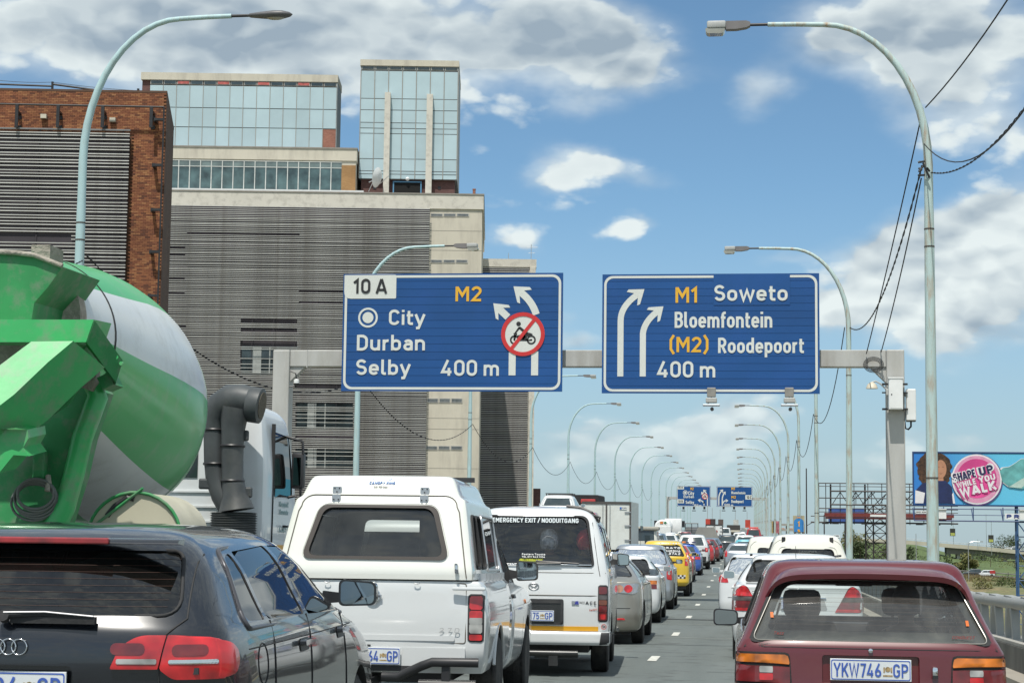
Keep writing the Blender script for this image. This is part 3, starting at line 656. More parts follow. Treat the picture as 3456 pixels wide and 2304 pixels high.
# louvre screen
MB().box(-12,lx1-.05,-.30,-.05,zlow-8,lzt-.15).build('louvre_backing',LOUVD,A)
pit = .168; nsl = 118
sm_ = MB().box(-12,lx1,-.40,-.355,-.023,.023).mesh('slat',LOUV)
gaps = {int((lzt-toA(200,540)[1])/pit): (toA(16,540)[0],toA(168,545)[0])}
for i in range(nsl):
    zz = lzt-.12-i*pit
    if i in gaps or i-1 in gaps:
        g0,g1 = gaps.get(i,gaps.get(i-1))
        MB().box(g1,lx1,-.40,-.355,-.023,.023).build('slat',LOUV,A,loc=(0,0,zz)); continue
    link('slat',sm_,A,(0,random.uniform(-.006,.006),zz),(random.uniform(-.08,.08),0,0))
for kx in range(6): MB().box(lx1-.35-kx*2.0,lx1-.30-kx*2.0,-.345,-.30,zlow-6,lzt+.05).build('louvre_rail',LOUVD,A)
MB().box(-12,lx1+.02,-.42,-.30,lzt+.0,lzt+.07).build('louvre_head',mat('dull zinc',(.20,.20,.20),.5),A)
# black pipe frame with brackets
rz = toA(200,249)[1]; rx1 = toA(381,258)[0]
MB().tube([(-12,-.55,rz+.02),(rx1,-.55,rz)],.045).tube([(rx1,-.55,rz),(rx1,-.55,1)],.04).build('pipe_frame',BLACK,A)
for px in (45,139,241,352):
    bx = toA(px,280)[0]; z0 = toA(px,262)[1]; z1 = toA(px,292)[1]
    MB().box(bx-.07,bx+.07,-.56,-.02,z0-.05,z0+.05).box(bx-.075,bx+.075,-.62,-.50,z1-.15,rz).box(bx-.10,bx+.10,-.08,-.02,z1-.12,z1+.06).box(bx-.10,bx+.10,-.08,-.02,z0-.28,z0-.10).build('bracket',BLACK,A)
for py in (280,384,486,582,682,790):
    bz = toA(360,py)[1]
    MB().box(rx1-.45,rx1,-.58,-.42,bz-.06,bz+.06).box(rx1-.50,rx1-.36,-.5,-.02,bz-.09,bz+.09).build('bracket',BLACK,A)
for px,py in ((102,269),(260,277)):
    bx,bz = toA(px,py); MB().box(bx-.14,bx+.14,-.22,-.02,bz-.10,bz+.10).build('wall_light',CONCL,A)
# roof pipe rail
p0 = toA(-60,186); p1 = toA(115,188); p2 = toA(313,203)
MB().tube([(p0[0],.5,p0[1]),(p1[0],.5,p1[1]-.1)],.045).tube([(p1[0],.5,p1[1]),(p2[0],.5,p2[1]-.25)],.05).tube([(p1[0],.5,topA),(p1[0],.5,p1[1]+.12)],.06).tube([(p2[0],.5,topA),(p2[0],.5,p2[1]+.1)],.06).build('roof_rail',BLACK,A)
MB().tube(curve_pts((p0[0],.5,p0[1]+.3),(p1[0],.5,p1[1]+.1),.1,6),.012).tube(curve_pts((p1[0],.5,p1[1]+.1),(p2[0],.5,p2[1]),.05,6),.012).build('rail_wire',BLACK,A)

# ---- grey louvred building behind
angB = R(8.0)
def facade(name,label,refpx,refpy,dist,ang,zlow):
    p = W(refpx,refpy,dist); o = thing(name,label,'building',(p.x,p.y,zlow),(0,0,ang))
    M_ = Matrix.Translation((p.x,p.y,zlow)) @ Matrix.Rotation(ang,4,'Z'); I = M_.inverted()
    def to(px,py,yoff=0.0):
        oo = I @ Vector(CPOS); q = I @ PX(px*1.469388,py*1.469388,50.0); d = q-oo; t = (yoff-oo.y)/d.y; r = oo+d*t; return r.x,r.z
    return o,to
B,tb = facade('louvred_building','large concrete building screened by grey horizontal louvres with glass boxes on its roof',1108,452,160,angB,-12)
PANE = mat('pale blue glass panel',(.43,.55,.59),.3,var=.05,scale=.5,spec=.4,orand=.07)
MULL = mat('grey window mullion',(.30,.29,.26),.6,var=.1)
xR,zT = tb(1108,452); x0 = -48.0
MB().box(x0,xR,0,26,0,zT-.02).build('wall',CONCL,B)
# parapet band with pitted face
zpb = tb(1000,480)[1]
MB().box(x0,xR+.12,-.14,26,zpb,zT+.12).build('parapet',CONCW,B)
MB().box(x0,xR+.18,-.20,26.05,zT+.12,zT+.24).build('coping',mat('grey coping',(.26,.24,.21),.7),B)
xl1,zl1 = tb(988,478)
zl1 = zpb-.05
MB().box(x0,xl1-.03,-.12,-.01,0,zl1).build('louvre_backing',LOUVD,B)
sB = MB().box(x0,xl1,-.62,-.585,-.024,.024).mesh('slat',LOUV)
nB = 240
# broken or open places: (x0, x1, y) in the photograph
holes = [(432,690,539),(360,428,571),(360,428,588),(360,427,640),(360,427,675),(688,826,669),(688,826,697),(555,684,738),(555,684,756),(555,684,760),(554,684,788),(554,684,795),
         (554,684,806),(554,684,813),(554,684,820),(554,684,827),(554,684,834),(554,684,841),(554,684,848),(680,812,885),(680,812,890),(680,812,926),(680,812,930),(680,812,948),(680,812,956),
         (680,812,966),(680,812,976),(680,812,1003),(680,812,1034),(680,812,1043),(680,812,1052),(680,812,1066),(818,975,1143),(360,430,752)]
H = [(tb(a,c)[0],tb(b_,c)[0],tb(a,c)[1]) for a,b_,c in holes]
for i in range(nB):
    zz = zl1-.08-i*.168; cut = []
    for (a,b_,hz) in H:
        if abs(hz-zz) <= .10: cut.append((a,b_))
    if not cut:
        link('slat',sB,B,(0,random.uniform(-.008,.008),zz+random.uniform(-.006,.006)),(random.uniform(-.04,.04),0,0)); continue
    a,b_ = cut[0]
    if a > x0+.5: MB().box(x0,a,-.62,-.585,-.024,.024).build('slat',LOUV,B,loc=(0,0,zz))
    MB().box(b_,xl1,-.62,-.585,-.024,.024).build('slat',LOUV,B,loc=(0,0,zz))
for i in range(24):
    x = xl1-.4-i*1.95
    if x > x0: MB().box(x-.02,x+.02,-.57,-.52,4,zl1-.05).build('louvre_rail',LOUVD,B)
# windows behind the open places
for (a,b_,c,d) in ((556,684,795,860),(682,812,925,985),(682,812,1030,1075)):
    xa,za = tb(a,c); xb,zb = tb(b_,d)
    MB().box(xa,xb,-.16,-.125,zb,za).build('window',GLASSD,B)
    MB().box((xa+xb)/2-.05,(xa+xb)/2+.05,-.22,-.165,zb,za).box(xa+1,xa+1.8,-.21,-.165,zb,za).build('window_frame',mat('dull curtain',(.32,.34,.33),.8),B)
# cast concrete end bay: panel joints and strip windows
for py in (600-70,600+45,600-25,850,985,960,1075,1120):
    zz = tb(1040,py)[1]; MB().box(xl1+.02,xR,-.012,.0,zz-.02,zz+.02).build('panel_joint',mat('joint',(.33,.31,.27),.9),B)
for (xa,xb,ya,yb) in ((988,1078,490,498),(988,1075,596,604),(980,1063,914,925),(977,1063,1023,1033)):
    for k in range(3):
        pa = tb(xa+(xb-xa)*k/3+1,ya); pb = tb(xa+(xb-xa)*(k+1)/3-1,yb)
        w_ = MB().box(pa[0],pb[0],-.05,-.002,pb[1],pa[1]).build('window',mat('dull window frame',(.42,.41,.38),.6),B)
        MB().box(pa[0]+.06,pb[0]-.06,-.056,-.052,pb[1]+.06,pa[1]-.06).build('pane',mat('grey dull glass',(.12,.13,.13),.25,var=.3,coat=.5),w_)
# setback storey
yS = 3.0
xa,za = tb(818,345,yS); zb = zT+.2; xw,zw = tb(785,375,yS)
zwt = tb(600,370,yS)[1]
MB().box(x0,xa,yS,22,zb,za).build('setback_wall',CONCL,B)
MB().box(x0,xa+.08,yS-.12,22.1,zwt+.12,za+.05).build('fascia',CONCL,B)
MB().box(x0,xa+.14,yS-.2,22.2,za+.05,za+.18).build('fascia_cap',mat('grey coping',(.26,.24,.21),.7),B)
MB().box(xw,xa,yS-.06,yS-.003,zb,zwt-.30).build('brick_panel',TANBRK,B)
zwb = zb+.55
for k in range(17):
    xb_ = xw-k*1.02;
    f_ = MB().box(xb_-1.02,xb_-.94,yS-.10,yS-.004,zwb,zwt).box(xb_-.94,xb_,yS-.09,yS-.004,zwt-.06,zwt).box(xb_-.94,xb_,yS-.09,yS-.004,zwb,zwb+.06).box(xb_-.94,xb_,yS-.09,yS-.004,zwt-.62,zwt-.56).build('window',mat('white steel window frame',(.55,.56,.53),.5),B)
    MB().box(xb_-.94,xb_,yS-.04,yS-.02,zwb+.06,zwt-.62).build('pane',mat('green grey office glass',(.06,.10,.10),.1,var=.6,scale=.9,coat=.7),f_)
    MB().box(xb_-.94,xb_,yS-.04,yS-.02,zwt-.56,zwt-.06).build('pane',mat('upper office glass',(.14,.18,.17),.12,var=.3,scale=.9,coat=.6),f_)
MB().box(x0,xa+1.0,0,yS,zT+.25,zT+.42).build('roof_sheeting',mat('white corrugated sheet',(.66,.67,.66),.5,var=.06),B)
# glass box on the roof
yG = 5.0
gx1,gzt = tb(775,174,yG); gx0 = tb(328,160,yG)[0]; gzb = tb(600,338,yG)[1]
MB().box(gx0,gx1-.02,yG,9,gzb-.9,gzt-.1).build('plant_box_wall',DKBRICK,B)
fz = tb(600,188,yG)[1]; fz2 = tb(600,199,yG)[1]
MB().box(gx0-.1,gx1+.08,yG-.25,9.2,fz,gzt).build('fascia',CONCL,B)
for k in range(15):
    pw = (gx1-gx0)/14.6; xa_ = gx1-(k+1)*pw; xb_ = gx1-k*pw
    if xa_ < gx0-.2: break
    f_ = MB().box(xa_+.04,xb_-.04,yG-.16,yG-.06,fz2+.05,fz-.02).build('window',mat('dull window frame',(.42,.41,.38),.6),B)
    mm = random.choice([GLASSD]*4+[mat('faded red blind',(.42,.10,.09),.7,var=.4,scale=3)]) if k in (3,7,11,1) else GLASSD
    MB().box(xa_+.10,xb_-.10,yG-.19,yG-.165,fz2+.11,fz-.08).build('pane',mm if k not in (2,5,8,11) else mat('faded red blind',(.42,.10,.09),.7,var=.4,scale=3),f_)
    zz0 = fz2; rows = [(fz2,fz2-(fz2-gzb)*.37),(fz2-(fz2-gzb)*.37,fz2-(fz2-gzb)*.69),(fz2-(fz2-gzb)*.69,gzb)]
    for j,(za_,zb_) in enumerate(rows):
        if k == 0 and j == 2: MB().box(xa_+.03,xb_-.02,yG-.12,yG-.03,zb_+.03,za_-.06).build('brick_panel',REDBRK,B); continue
        MB().box(xa_+.028,xb_-.028,yG-.15+random.uniform(-.01,.01),yG-.05,zb_+.03,za_-.045).build('panel',PANE,B)
    MB().box(xb_-.028,xb_+.028,yG-.18,yG-.02,gzb,fz2).build('mullion',MULL,B)
for j in (.37,.69): zz = fz2-(fz2-gzb)*j; MB().box(gx0,gx1,yG-.10,yG-.02,zz-.05,zz+.035).build('transom',mat('dark gasket',(.10,.10,.10),.7),B)
MB().box(gx1-.02,gx1+.05,yG-.18,9,gzb-.9,fz).build('side_cladding',mat('grey side cladding',(.30,.33,.34),.6),B)
for px in (505,590,675,755):
    x_ = tb(px,340,yG)[0]; MB().box(x_-.2,x_+.2,yG-.1,yG-.001,gzb-.9,gzb-.02).build('stub_column',CONCL,B)

# ---- lift tower with glass curtain wall
T,tt = facade('glass_tower','tall pale blue glass tower with two concrete fins on the louvred roof',1053,142,164,angB,21)
tx1,tzt = tt(1053,141); tx0 = tt(830,137)[0]; tzb = tt(940,447)[1]-.6; gzb_ = tt(940,411)[1]
MB().box(tx0+.2,tx1-.2,.35,9,tzb-1.5,gzb_).build('base_wall',DKBRICK,T)
MB().box(tx0,tx1,.03,9,gzb_,tzt-.3).build('curtain_wall',mat('grey green glazing core',(.22,.27,.28),.4),T)
tf = tt(940,153)[1]; tw = tt(940,163)[1]
MB().box(tx0-.08,tx1+.08,-.16,9.1,tf,tzt).build('fascia',CONCL,T)
rowsT = [163,232,264,289,301,309,318,368,401,411]     # the curtain wall's horizontal joints in the photograph
rowsT = [tt(940,r)[1] for r in (164,228,254,283,296,308,366,394,401,412)]
pw = (tx1-tx0)/7
for k in range(7):
    xa_,xb_ = tx0+k*pw,tx0+(k+1)*pw
    f_ = MB().box(xa_+.05,xb_-.05,-.06,.0,tw+.05,tf-.02).build('window',mat('dull window frame',(.42,.41,.38),.6),T)
    MB().box(xa_+.12,xb_-.12,-.085,-.065,tw+.11,tf-.08).build('pane',GLASSD,f_)
    for j in range(len(rowsT)-1):
        MB().box(xa_+.04,xb_-.04,-.05+random.uniform(-.008,.008),.02,rowsT[j+1]+.03,rowsT[j]-.04).build('panel',PANE,T)
for k in range(8): MB().box(tx0+k*pw-.035,tx0+k*pw+.035,-.09,.02,gzb_,tw).build('mullion',MULL,T)
for z_ in rowsT: MB().box(tx0,tx1,-.03,.018,z_-.04,z_+.03).build('transom',mat('dark gasket',(.10,.10,.10),.7),T)
MB().box(tx1+.0,tx1+.06,-.06,9,gzb_-.1,tf).build('side_cladding',mat('grey side cladding',(.30,.33,.34),.6),T)
for (a,b_,c) in ((885,898,216),(981,995,220)):
    xa_,zt_ = tt(a,c); xb_ = tt(b_,c)[0]; MB().box(xa_,xb_,-.7,-.1,tzb-.8,zt_).build('fin',CONCW,T)
da,db = tt(905,418),tt(965,447)
MB().box(da[0],db[0],.22,.345,db[1]-1,da[1]).build('door_opening',mat('black void',(.006,.006,.006),.9),T)
MB().box(da[0]-.12,da[0],.15,.345,db[1]-1,da[1]+.12).box(db[0],db[0]+.12,.15,.345,db[1]-1,da[1]+.12).box(da[0],db[0],.15,.345,da[1],da[1]+.12).build('door_frame',mat('blue door frame',(.10,.26,.42),.5),T)
lp = tt(936,411); MB().lathe([(0.01,-.2),(.16,-.1),(.2,0),(.16,.1),(0.01,.2)],'y',12,Matrix.Translation((lp[0],0,lp[1]))).build('wall_light',WHITEP,T,40)
for px,s_ in ((860,1),(1009,1)):
    q = tt(px,430); MB().box(q[0]-.15,q[0]+.15,.30,.345,q[1]-.12,q[1]+.12).build('air_brick',BLACK,T)
# dish
dp = W(868,408,161)
D = thing('satellite_dish','white satellite dish mounted at the foot of the glass tower','satellite dish',(dp.x,dp.y,dp.z),(0,0,R(78)))
prof = [(0.02,.0),(.35,.05),(.7,.17),(.95,.33),(.97,.31),(.7,.13),(.35,.01)]
MB().lathe([(r_,h-.2) for r_,h in prof],'y',20,Matrix.Rotation(R(12),4,'X')).build('dish',WHITEP,D,50)
MB().tube([(0,-.2,0),(0,.9,-.4)],.05).tube([(0,.3,0),(.4,1.1,-1.2)],.04).tube([(0,-.2,-.6),(0,-1.1,.1)],.03).build('bracket',ALU,D)
# ---- rear wing
C,tcf = facade('rear_wing_building','lower concrete wing with louvres behind the right end of the louvred building',1230,596,182,angB,-12)
cx1,czt = tcf(1230,596); cx0 = tcf(1060,596)[0]; cb = tcf(1160,622)[1]
MB().box(cx0,cx1,0,16,0,czt-.05).build('wall',CONCL,C)
MB().box(cx0,cx1+.1,-.15,16,cb+.4,czt).build('parapet',CONCW,C)
sx1 = tcf(1212,900)[0]
MB().box(cx0,sx1,-.10,-.01,0,cb+.3).build('louvre_backing',LOUVD,C)
sC = MB().box(cx0,sx1+.05,-.45,-.415,-.026,.026).mesh('slat',LOUV)
nC = 200
for i in range(nC): link('slat',sC,C,(0,random.uniform(-.01,.01),cb+.2-i*.19))
MB().box(sx1+.1,cx1+.02,-.25,-.01,0,cb+.4).build('corner_pier',CONCW,C)
MB().box(cx1+.05,cx1+.85,3,14,0,tcf(1231,1120)[1]).build('annex',DKBRICK,C)
# aerials
for nm,px,py,h,lab in (('roof_aerial',1220,592,1.6,'thin television aerial on the roof of the rear wing'),('roof_aerial',1168,592,.7,'short mast on the roof of the rear wing')):
    q = W(px,py,182.5); o = thing(nm,lab,'aerial',(q.x,q.y,q.z-.2))
    mb = MB().tube([(0,0,0),(0,0,h)],.03)
    if h > 1: mb.tube([(-.5,0,h-.3),(.7,0,h-.3)],.02).tube([(-.3,0,h-.9),(.4,0,h-.9)],.02)
    mb.build('mast',ALU,o)
q = W(1089,446,165); ch = thing('chimney_pipe','short rusty pipe on the roof by the right corner of the louvred building','pipe',(q.x,q.y,q.z)); MB().lathe([(.14,-1),(.14,.4),(.17,.4),(.17,.5)],'z',10).build('pipe',REDBRK,ch)

# ================================================================== GANTRIES AND SIGNS
SBLUE = mat('blue reflective sign sheeting',(.006,.068,.235),.45,var=.06,scale=.7,dirt=(.012,.075,.28),dscale=.8,damt=.5,orand=.08)
SWHITE = mat('white reflective sheeting',(.62,.64,.60),.5,var=.04,scale=2)
SYEL = mat('yellow sign lettering',(.72,.40,.03),.5,var=.05)
SBLACK = mat('black sign lettering',(.02,.02,.02),.5)
SRED = mat('red sign ring',(.55,.03,.03),.45,var=.06)
def arrow_ribbon(mb,pts,w,head,y):
    "ribbon along pts ending in an arrow head"
    P_ = [Vector((p[0],0,p[1])) for p in pts]; L_,R_ = [],[]
    for i,p in enumerate(P_):
        d = (P_[min(i+1,len(P_)-1)]-P_[max(i-1,0)]).normalized(); n_ = Vector((-d.z,0,d.x)); L_.append(p+n_*w/2); R_.append(p-n_*w/2)
    k = len(P_); vs = [(v.x,y,v.z) for v in L_]+[(v.x,y,v.z) for v in R_]+[(v.x,y-.006,v.z) for v in L_]+[(v.x,y-.006,v.z) for v in R_]
    fs = [(2*k+i,2*k+i+1,3*k+i+1,3*k+i) for i in range(k-1)]+[(i,i+1,2*k+i+1,2*k+i) for i in range(k-1)]+[(k+i,3*k+i,3*k+i+1,k+i+1) for i in range(k-1)]+[(0,2*k,3*k,k)]
    mb.add(vs,fs)
    if head:
        d = (P_[-1]-P_[-2]).normalized(); n_ = Vector((-d.z,0,d.x)); t = P_[-1]
        pl = [t+d*head*.75,t+n_*head*.72-d*head*.22,t+n_*head*.66-d*head*.45,t+n_*w/2-d*.02,t-n_*w/2-d*.02,t-n_*head*.66-d*head*.45,t-n_*head*.72-d*head*.22]
        mb.prism([(p.x,p.z) for p in pl],'y',y-.007,y)
def disc(mb,cx,cz,r,y,n=40,mi=0,r0=None,th=.006):
    if r0 is None: mb.prism([(cx+r*math.cos(2*math.pi*k/n),cz+r*math.sin(2*math.pi*k/n)) for k in range(n)],'y',y-th,y,mi)
    else:
        vs = []
        for yy in (y-th,y):
            for rr in (r0,r): vs += [(cx+rr*math.cos(2*math.pi*k/n),yy,cz+rr*math.sin(2*math.pi*k/n)) for k in range(n)]
        fs = []
        for k in range(n):
            j = (k+1) % n; fs += [(k,j,n+j,n+k),(n+k,n+j,3*n+j,3*n+k),(2*n+k,3*n+k,3*n+j,2*n+j),(k,2*n+k,2*n+j,j)]
        mb.add(vs,fs,mi)
def sign_base(o,w,h,nb,band):
    "horizontal extruded planks with a recessed joint between them, white border line with rounded corners"
    bh_ = h/nb
    for i in range(nb):
        MB().box(-w/2,w/2,0,.05,i*bh_+.004,(i+1)*bh_-.004).build('plank',SBLUE,o)
    MB().box(-w/2+.02,w/2-.02,.03,.09,.01,h-.01).build('back_frame',mat('dark sign back',(.03,.05,.10),.6),o)
    outer = rrect(-w/2+.05,w/2-.05,.05,h-.05,.24,6); inner = rrect(-w/2+.05+band,w/2-.05-band,.05+band,h-.05-band,.24-band*.7,6)
    n = len(outer); vs = [(p[0],-.006,p[1]) for p in outer]+[(p[0],-.006,p[1]) for p in inner]+[(p[0],-.001,p[1]) for p in outer]+[(p[0],-.001,p[1]) for p in inner]
    mb = MB(); mb.add(vs,[(i,(i+1) % n,n+(i+1) % n,n+i) for i in range(n)]+[(i,2*n+i,2*n+(i+1) % n,(i+1) % n) for i in range(n)]); mb.build('border',SWHITE,o)
def motorbike(mb,cx,cz,s,y):
    "no-motorcycles pictogram: wheels, body, rider"
    for dx in (-.62,.62): disc(mb,cx+dx*s,cz-.42*s,.34*s,y,20,0,.22*s)
    for dx in (-.62,.62): disc(mb,cx+dx*s,cz-.42*s,.07*s,y,8)
    P_ = lambda pts: mb.prism([(cx+a*s,cz+b*s) for a,b in pts],'y',y-.006,y)
    P_([(-.62,-.42),(-.55,-.36),(-.42,.05),(-.55,.12),(-.72,.05),(-.66,0),(-.7,-.4)])
    P_([(-.45,-.1),(-.1,-.02),(.2,.04),(.5,.1),(.7,.02),(.72,-.06),(.5,-.12),(.3,-.2),(.3,-.5),(-.25,-.5),(-.35,-.3)])
    P_([(.2,-.5),(.66,-.48),(.66,-.38),(.2,-.42)])
    P_([(-.38,.5),(-.2,.56),(.25,.2),(.42,.12),(.3,0),(.0,.02),(.02,.12),(-.18,.3)])       # torso and thigh
    P_([(-.34,.52),(-.2,.46),(-.5,.08),(-.62,.1)])                                                # arm
    P_([(.02,.12),(.16,.12),(.2,-.2),(.05,-.42),(-.08,-.36),(.04,-.18)])
    mb.prism([(cx+(-.33+.17*math.cos(a))*s,cz+(.76+.17*math.sin(a))*s) for a in [2*math.pi*k/14 for k in range(14)]],'y',y-.006,y)
def no_bikes(o,cx,cz,r):
    mb = MB(); disc(mb,cx,cz,r,-.009,40); mb.build('roundel',SWHITE,o)
    mb = MB(); disc(mb,cx,cz,r,-.022,40,0,r*.82); mb.prism([(cx-.62*r,cz-.66*r),(cx-.50*r,cz-.76*r),(cx+.62*r,cz+.66*r),(cx+.50*r,cz+.76*r)],'y',-.026,-.0165); mb.build('red_ring',SRED,o)
    mb = MB(); motorbike(mb,cx,cz,r*.62,-.0155); mb.build('pictogram',SBLACK,o)
def Q(a,b,n=8):   # quadratic bend helper
    return a
def bend(p0,p1,p2,n=8):
    return [((1-t)**2*p0[0]+2*t*(1-t)*p1[0]+t*t*p2[0],(1-t)**2*p0[1]+2*t*(1-t)*p1[1]+t*t*p2[1]) for t in [i/n for i in range(n+1)]]
GY = 49.0
def col_beam(y,xl,xr,zt,zg,cw,bh_,label):
    g = thing('sign_gantry',label,'gantry',(0,y,zg))
    z1 = zt-zg
    MB().bbox(xl-cw/2,xl+cw/2,0,.5,0,z1,.03).build('column',GANT,g)
    MB().bbox(xr-cw/2,xr+cw/2,0,.5,0,z1,.03).build('column',GANT,g)
    MB().bbox(xl+cw/2+.003,xr-cw/2-.003,.05,.45,z1-bh_,z1-.002,.02).build('beam',GANT,g)
    for s_,x in ((1,xl+cw/2),(-1,xr-cw/2)):
        MB().prism([(x,z1-bh_-.003),(x+s_*.42,z1-bh_-.003),(x,z1-bh_-.42)],'y',.1,.4).build('gusset',GANT,g)
        MB().box(x+s_*.50-.015,x+s_*.50+.015,.035,.465,z1-bh_-.02,z1+.012).build('flange',GANT,g)
    return g
g1 = col_beam(GY,-12.93,4.17,W(1300,803,GY).z,gz(GY),.48,.47,'grey steel gantry carrying the two large blue signs over the lanes')
def sign_at(name,label,x0,x1,y0,y1,d,nb):
    a = W(x0,y1,d); b_ = W(x1,y0,d)
    o = thing(name,label,'road sign',((a.x+b_.x)/2,d,a.z)); w,h = b_.x-a.x,b_.z-a.z
    sign_base(o,w,h,nb,w*.011)
    ux = lambda px: -w/2+w*(px-x0)/(x1-x0); uz = lambda py: h*(1-(py-y0)/(y1-y0))
    return o,ux,uz,w,h
def put(o,ux,uz,s,xa,xb,ya,yb,m,align='LEFT',bold=.0,name='lettering',y=-.004):
    "lettering fitted to a rectangle read off the photograph"
    return stext(name,s,m,o,ux(xa),uz(yb),(ux(xb)-ux(xa),uz(ya)-uz(yb)),y=y,stroke=(.155 if not bold else bold))
S1,ux,uz,w,h = sign_at('direction_sign','large blue sign reading 10 A City Durban Selby 400 m with a no motorcycles roundel',783.5,1293.5,626,898,GY-.35,15)
mb = MB(); mb.prism(rpoly([(ux(786),uz(629)),(ux(908),uz(629)),(ux(908),uz(684)),(ux(786),uz(684))],[.02,.04,.04,.2]),'y',-.0105,-.0065); mb.build('exit_tab',SWHITE,S1)
put(S1,ux,uz,'10 A',808,886,638,672,SBLACK,y=-.018)
put(S1,ux,uz,'M2',1046,1107,657,691,SYEL)
put(S1,ux,uz,'City',892,976,710,745,SWHITE)
put(S1,ux,uz,'Durban',818,978,768,804,SWHITE)
put(S1,ux,uz,'Selby',818,944,825,860,SWHITE)
put(S1,ux,uz,'400 m',1016,1149,826,862,SWHITE)
mb = MB(); rr_ = ux(843)-ux(820); disc(mb,ux(843),uz(728),rr_,-.003,32,0,rr_*.80); disc(mb,ux(843),uz(728),rr_*.56,-.003,24); mb.build('city_symbol',SWHITE,S1)
aw = ux(1187)-ux(1171); mb = MB()
for a_ in (([(ux(1179),uz(861)),(ux(1179),uz(808))],aw,0,-.003),([(ux(1230.5),uz(861)),(ux(1230.5),uz(806))],aw,0,-.003),(bend((ux(1233),uz(722)),(ux(1224),uz(692)),(ux(1198),uz(672))),aw,.38,-.003),([(ux(1168),uz(728)),(ux(1150),uz(711))],aw,.36,-.003)):
    mb = MB(); arrow_ribbon(mb,*a_); mb.build('arrow' if a_[2] else 'arrow_shaft',SWHITE,S1)
no_bikes(S1,ux(1203),uz(767),ux(1253)-ux(1203))
S2,ux,uz,w,h = sign_at('direction_sign','large blue direction sign reading M1 Soweto Bloemfontein Roodepoort 400 m',1382,1881.5,627,903,GY-.35,16)
MB().box(ux(1640),ux(1815),-.012,-.007,uz(700),uz(628.5)).build('overlay_panel',SBLUE,S2)
put(S2,ux,uz,'M1',1552,1604,658,694,SYEL)
put(S2,ux,uz,'Soweto',1642,1810,654,690,SWHITE,y=-.018)
put(S2,ux,uz,'Bloemfontein',1551,1774,715,752,SWHITE,bold=.175)
put(S2,ux,uz,'(M2)',1538,1629,773,808,SYEL)
put(S2,ux,uz,'Roodepoort',1651,1846,775,810,SWHITE,bold=.175)
put(S2,ux,uz,'400 m',1511,1644,829,866,SWHITE)
aw = ux(1432)-ux(1418); mb = MB()
arrow_ribbon(mb,[(ux(1425),uz(864)),(ux(1425),uz(735))]+bend((ux(1425),uz(735)),(ux(1425),uz(702)),(ux(1462),uz(676)))[1:],aw,.36,-.003); mb.build('arrow',SWHITE,S2); mb = MB()
arrow_ribbon(mb,[(ux(1477),uz(864)),(ux(1477),uz(765))]+bend((ux(1477),uz(765)),(ux(1480),uz(738)),(ux(1508),uz(716)))[1:],aw,.34,-.003)
mb.build('arrow',SWHITE,S2)
for px,lab in ((1634,'grey sign light with bracket under the middle of the right gantry sign'),(1813,'grey sign light with bracket under the right end of the right gantry sign')):
    q = W(px,903,GY-.5); o = thing('sign_light',lab,'light fitting',(q.x,GY-.35,q.z))
    MB().bbox(-.12,.12,-.16,-.03,-.10,.16,.02).build('hood',mat('weathered fitting',(.22,.21,.19),.5,var=.2),o)
    MB().bbox(-.15,.15,-.34,-.05,-.26,-.13,.02).build('lamp_housing',GANT,o)
    MB().bbox(-.23,.23,-.40,-.20,-.36,-.31,.01).build('tray',ALU,o)
    MB().lathe([(.05,-.12),(.05,.06),(.035,.08)],'y',10,Matrix.Translation((.02,-.3,-.44))).build('lens',BLACK,o)
    MB().tube([(0,-.1,-.1),(-.1*(1 if px > 1700 else 1),-.1,-.3),(.05,-.28,-.36)],.012,6).build('cable',CABLE,o)
# cabinets on the right column
q0,q1 = W(2034,872,GY),W(2072,942,GY); cb1 = thing('equipment_cabinet','slim white equipment cabinet strapped to the front of the right gantry column','cabinet',((q0.x+q1.x)/2+.02,GY-.02,q1.z))
hh = q0.z-q1.z; MB().bbox(-.185,.185,-.42,-.12,0,hh,.01).build('case',WHITEP,cb1); MB().box(-.205,.205,-.44,-.10,hh,hh+.04).build('lid',WHITEP,cb1)
MB().box(-.155,.155,-.428,-.421,.03,hh-.03).build('door',WHITEP,cb1); MB().box(-.13,-.10,-.436,-.429,hh*.46,hh*.50).build('latch',BLACK,cb1)
MB().box(-.34,.34,-.115,-.03,.0,.05).box(-.34,.34,-.115,-.03,hh-.15,hh-.10).box(-.34,.34,-.115,-.03,hh*.55,hh*.59).build('strap',BLACK,cb1)
q0,q1 = W(2081,893,GY),W(2104,966,GY); cb2 = thing('antenna_panel','white rounded antenna box on the right side of the right gantry column','antenna',((q0.x+q1.x)/2,GY+.12,q1.z))
hh = q0.z-q1.z; MB().bbox(-.13,.13,-.2,.1,0,hh,.03).build('case',WHITEP,cb2); MB().box(-.12,.12,-.18,.08,-.02,-.001).build('base',TRIM,cb2); MB().box(-.30,-.14,-.05,.03,hh-.2,hh-.1).box(-.30,-.14,-.05,.03,.1,.2).build('bracket',BLACK,cb2)
MB().tube([(.0,-.05,-.02),(0,-.05,-.15),(-.07,-.05,-.23),(-.15,-.05,-.2),(-.17,-.05,0),(-.16,-.05,.3)],.025,8).build('cable',CABLE,cb2)
q0 = W(2002,886,GY); fl_ = thing('floodlight','small domed lamp on a curved bracket left of the gantry column','lamp',(q0.x,GY-.1,q0.z-.08))
MB().lathe([(.16,0),(.155,.02),(.12,.11),(.06,.16),(.02,.18)],'z',16).build('shade',mat('cream lamp shade',(.55,.50,.40),.5),fl_,50)
MB().tube([(0,0,.17),(.1,0,.2),(.22,0,.14),(.36,0,.0),(.44,0,-.03)],.022,8).build('arm',GANT,fl_); MB().bbox(.37,.49,-.06,.06,-.18,-.02,.01).build('junction_box',GANT,fl_)
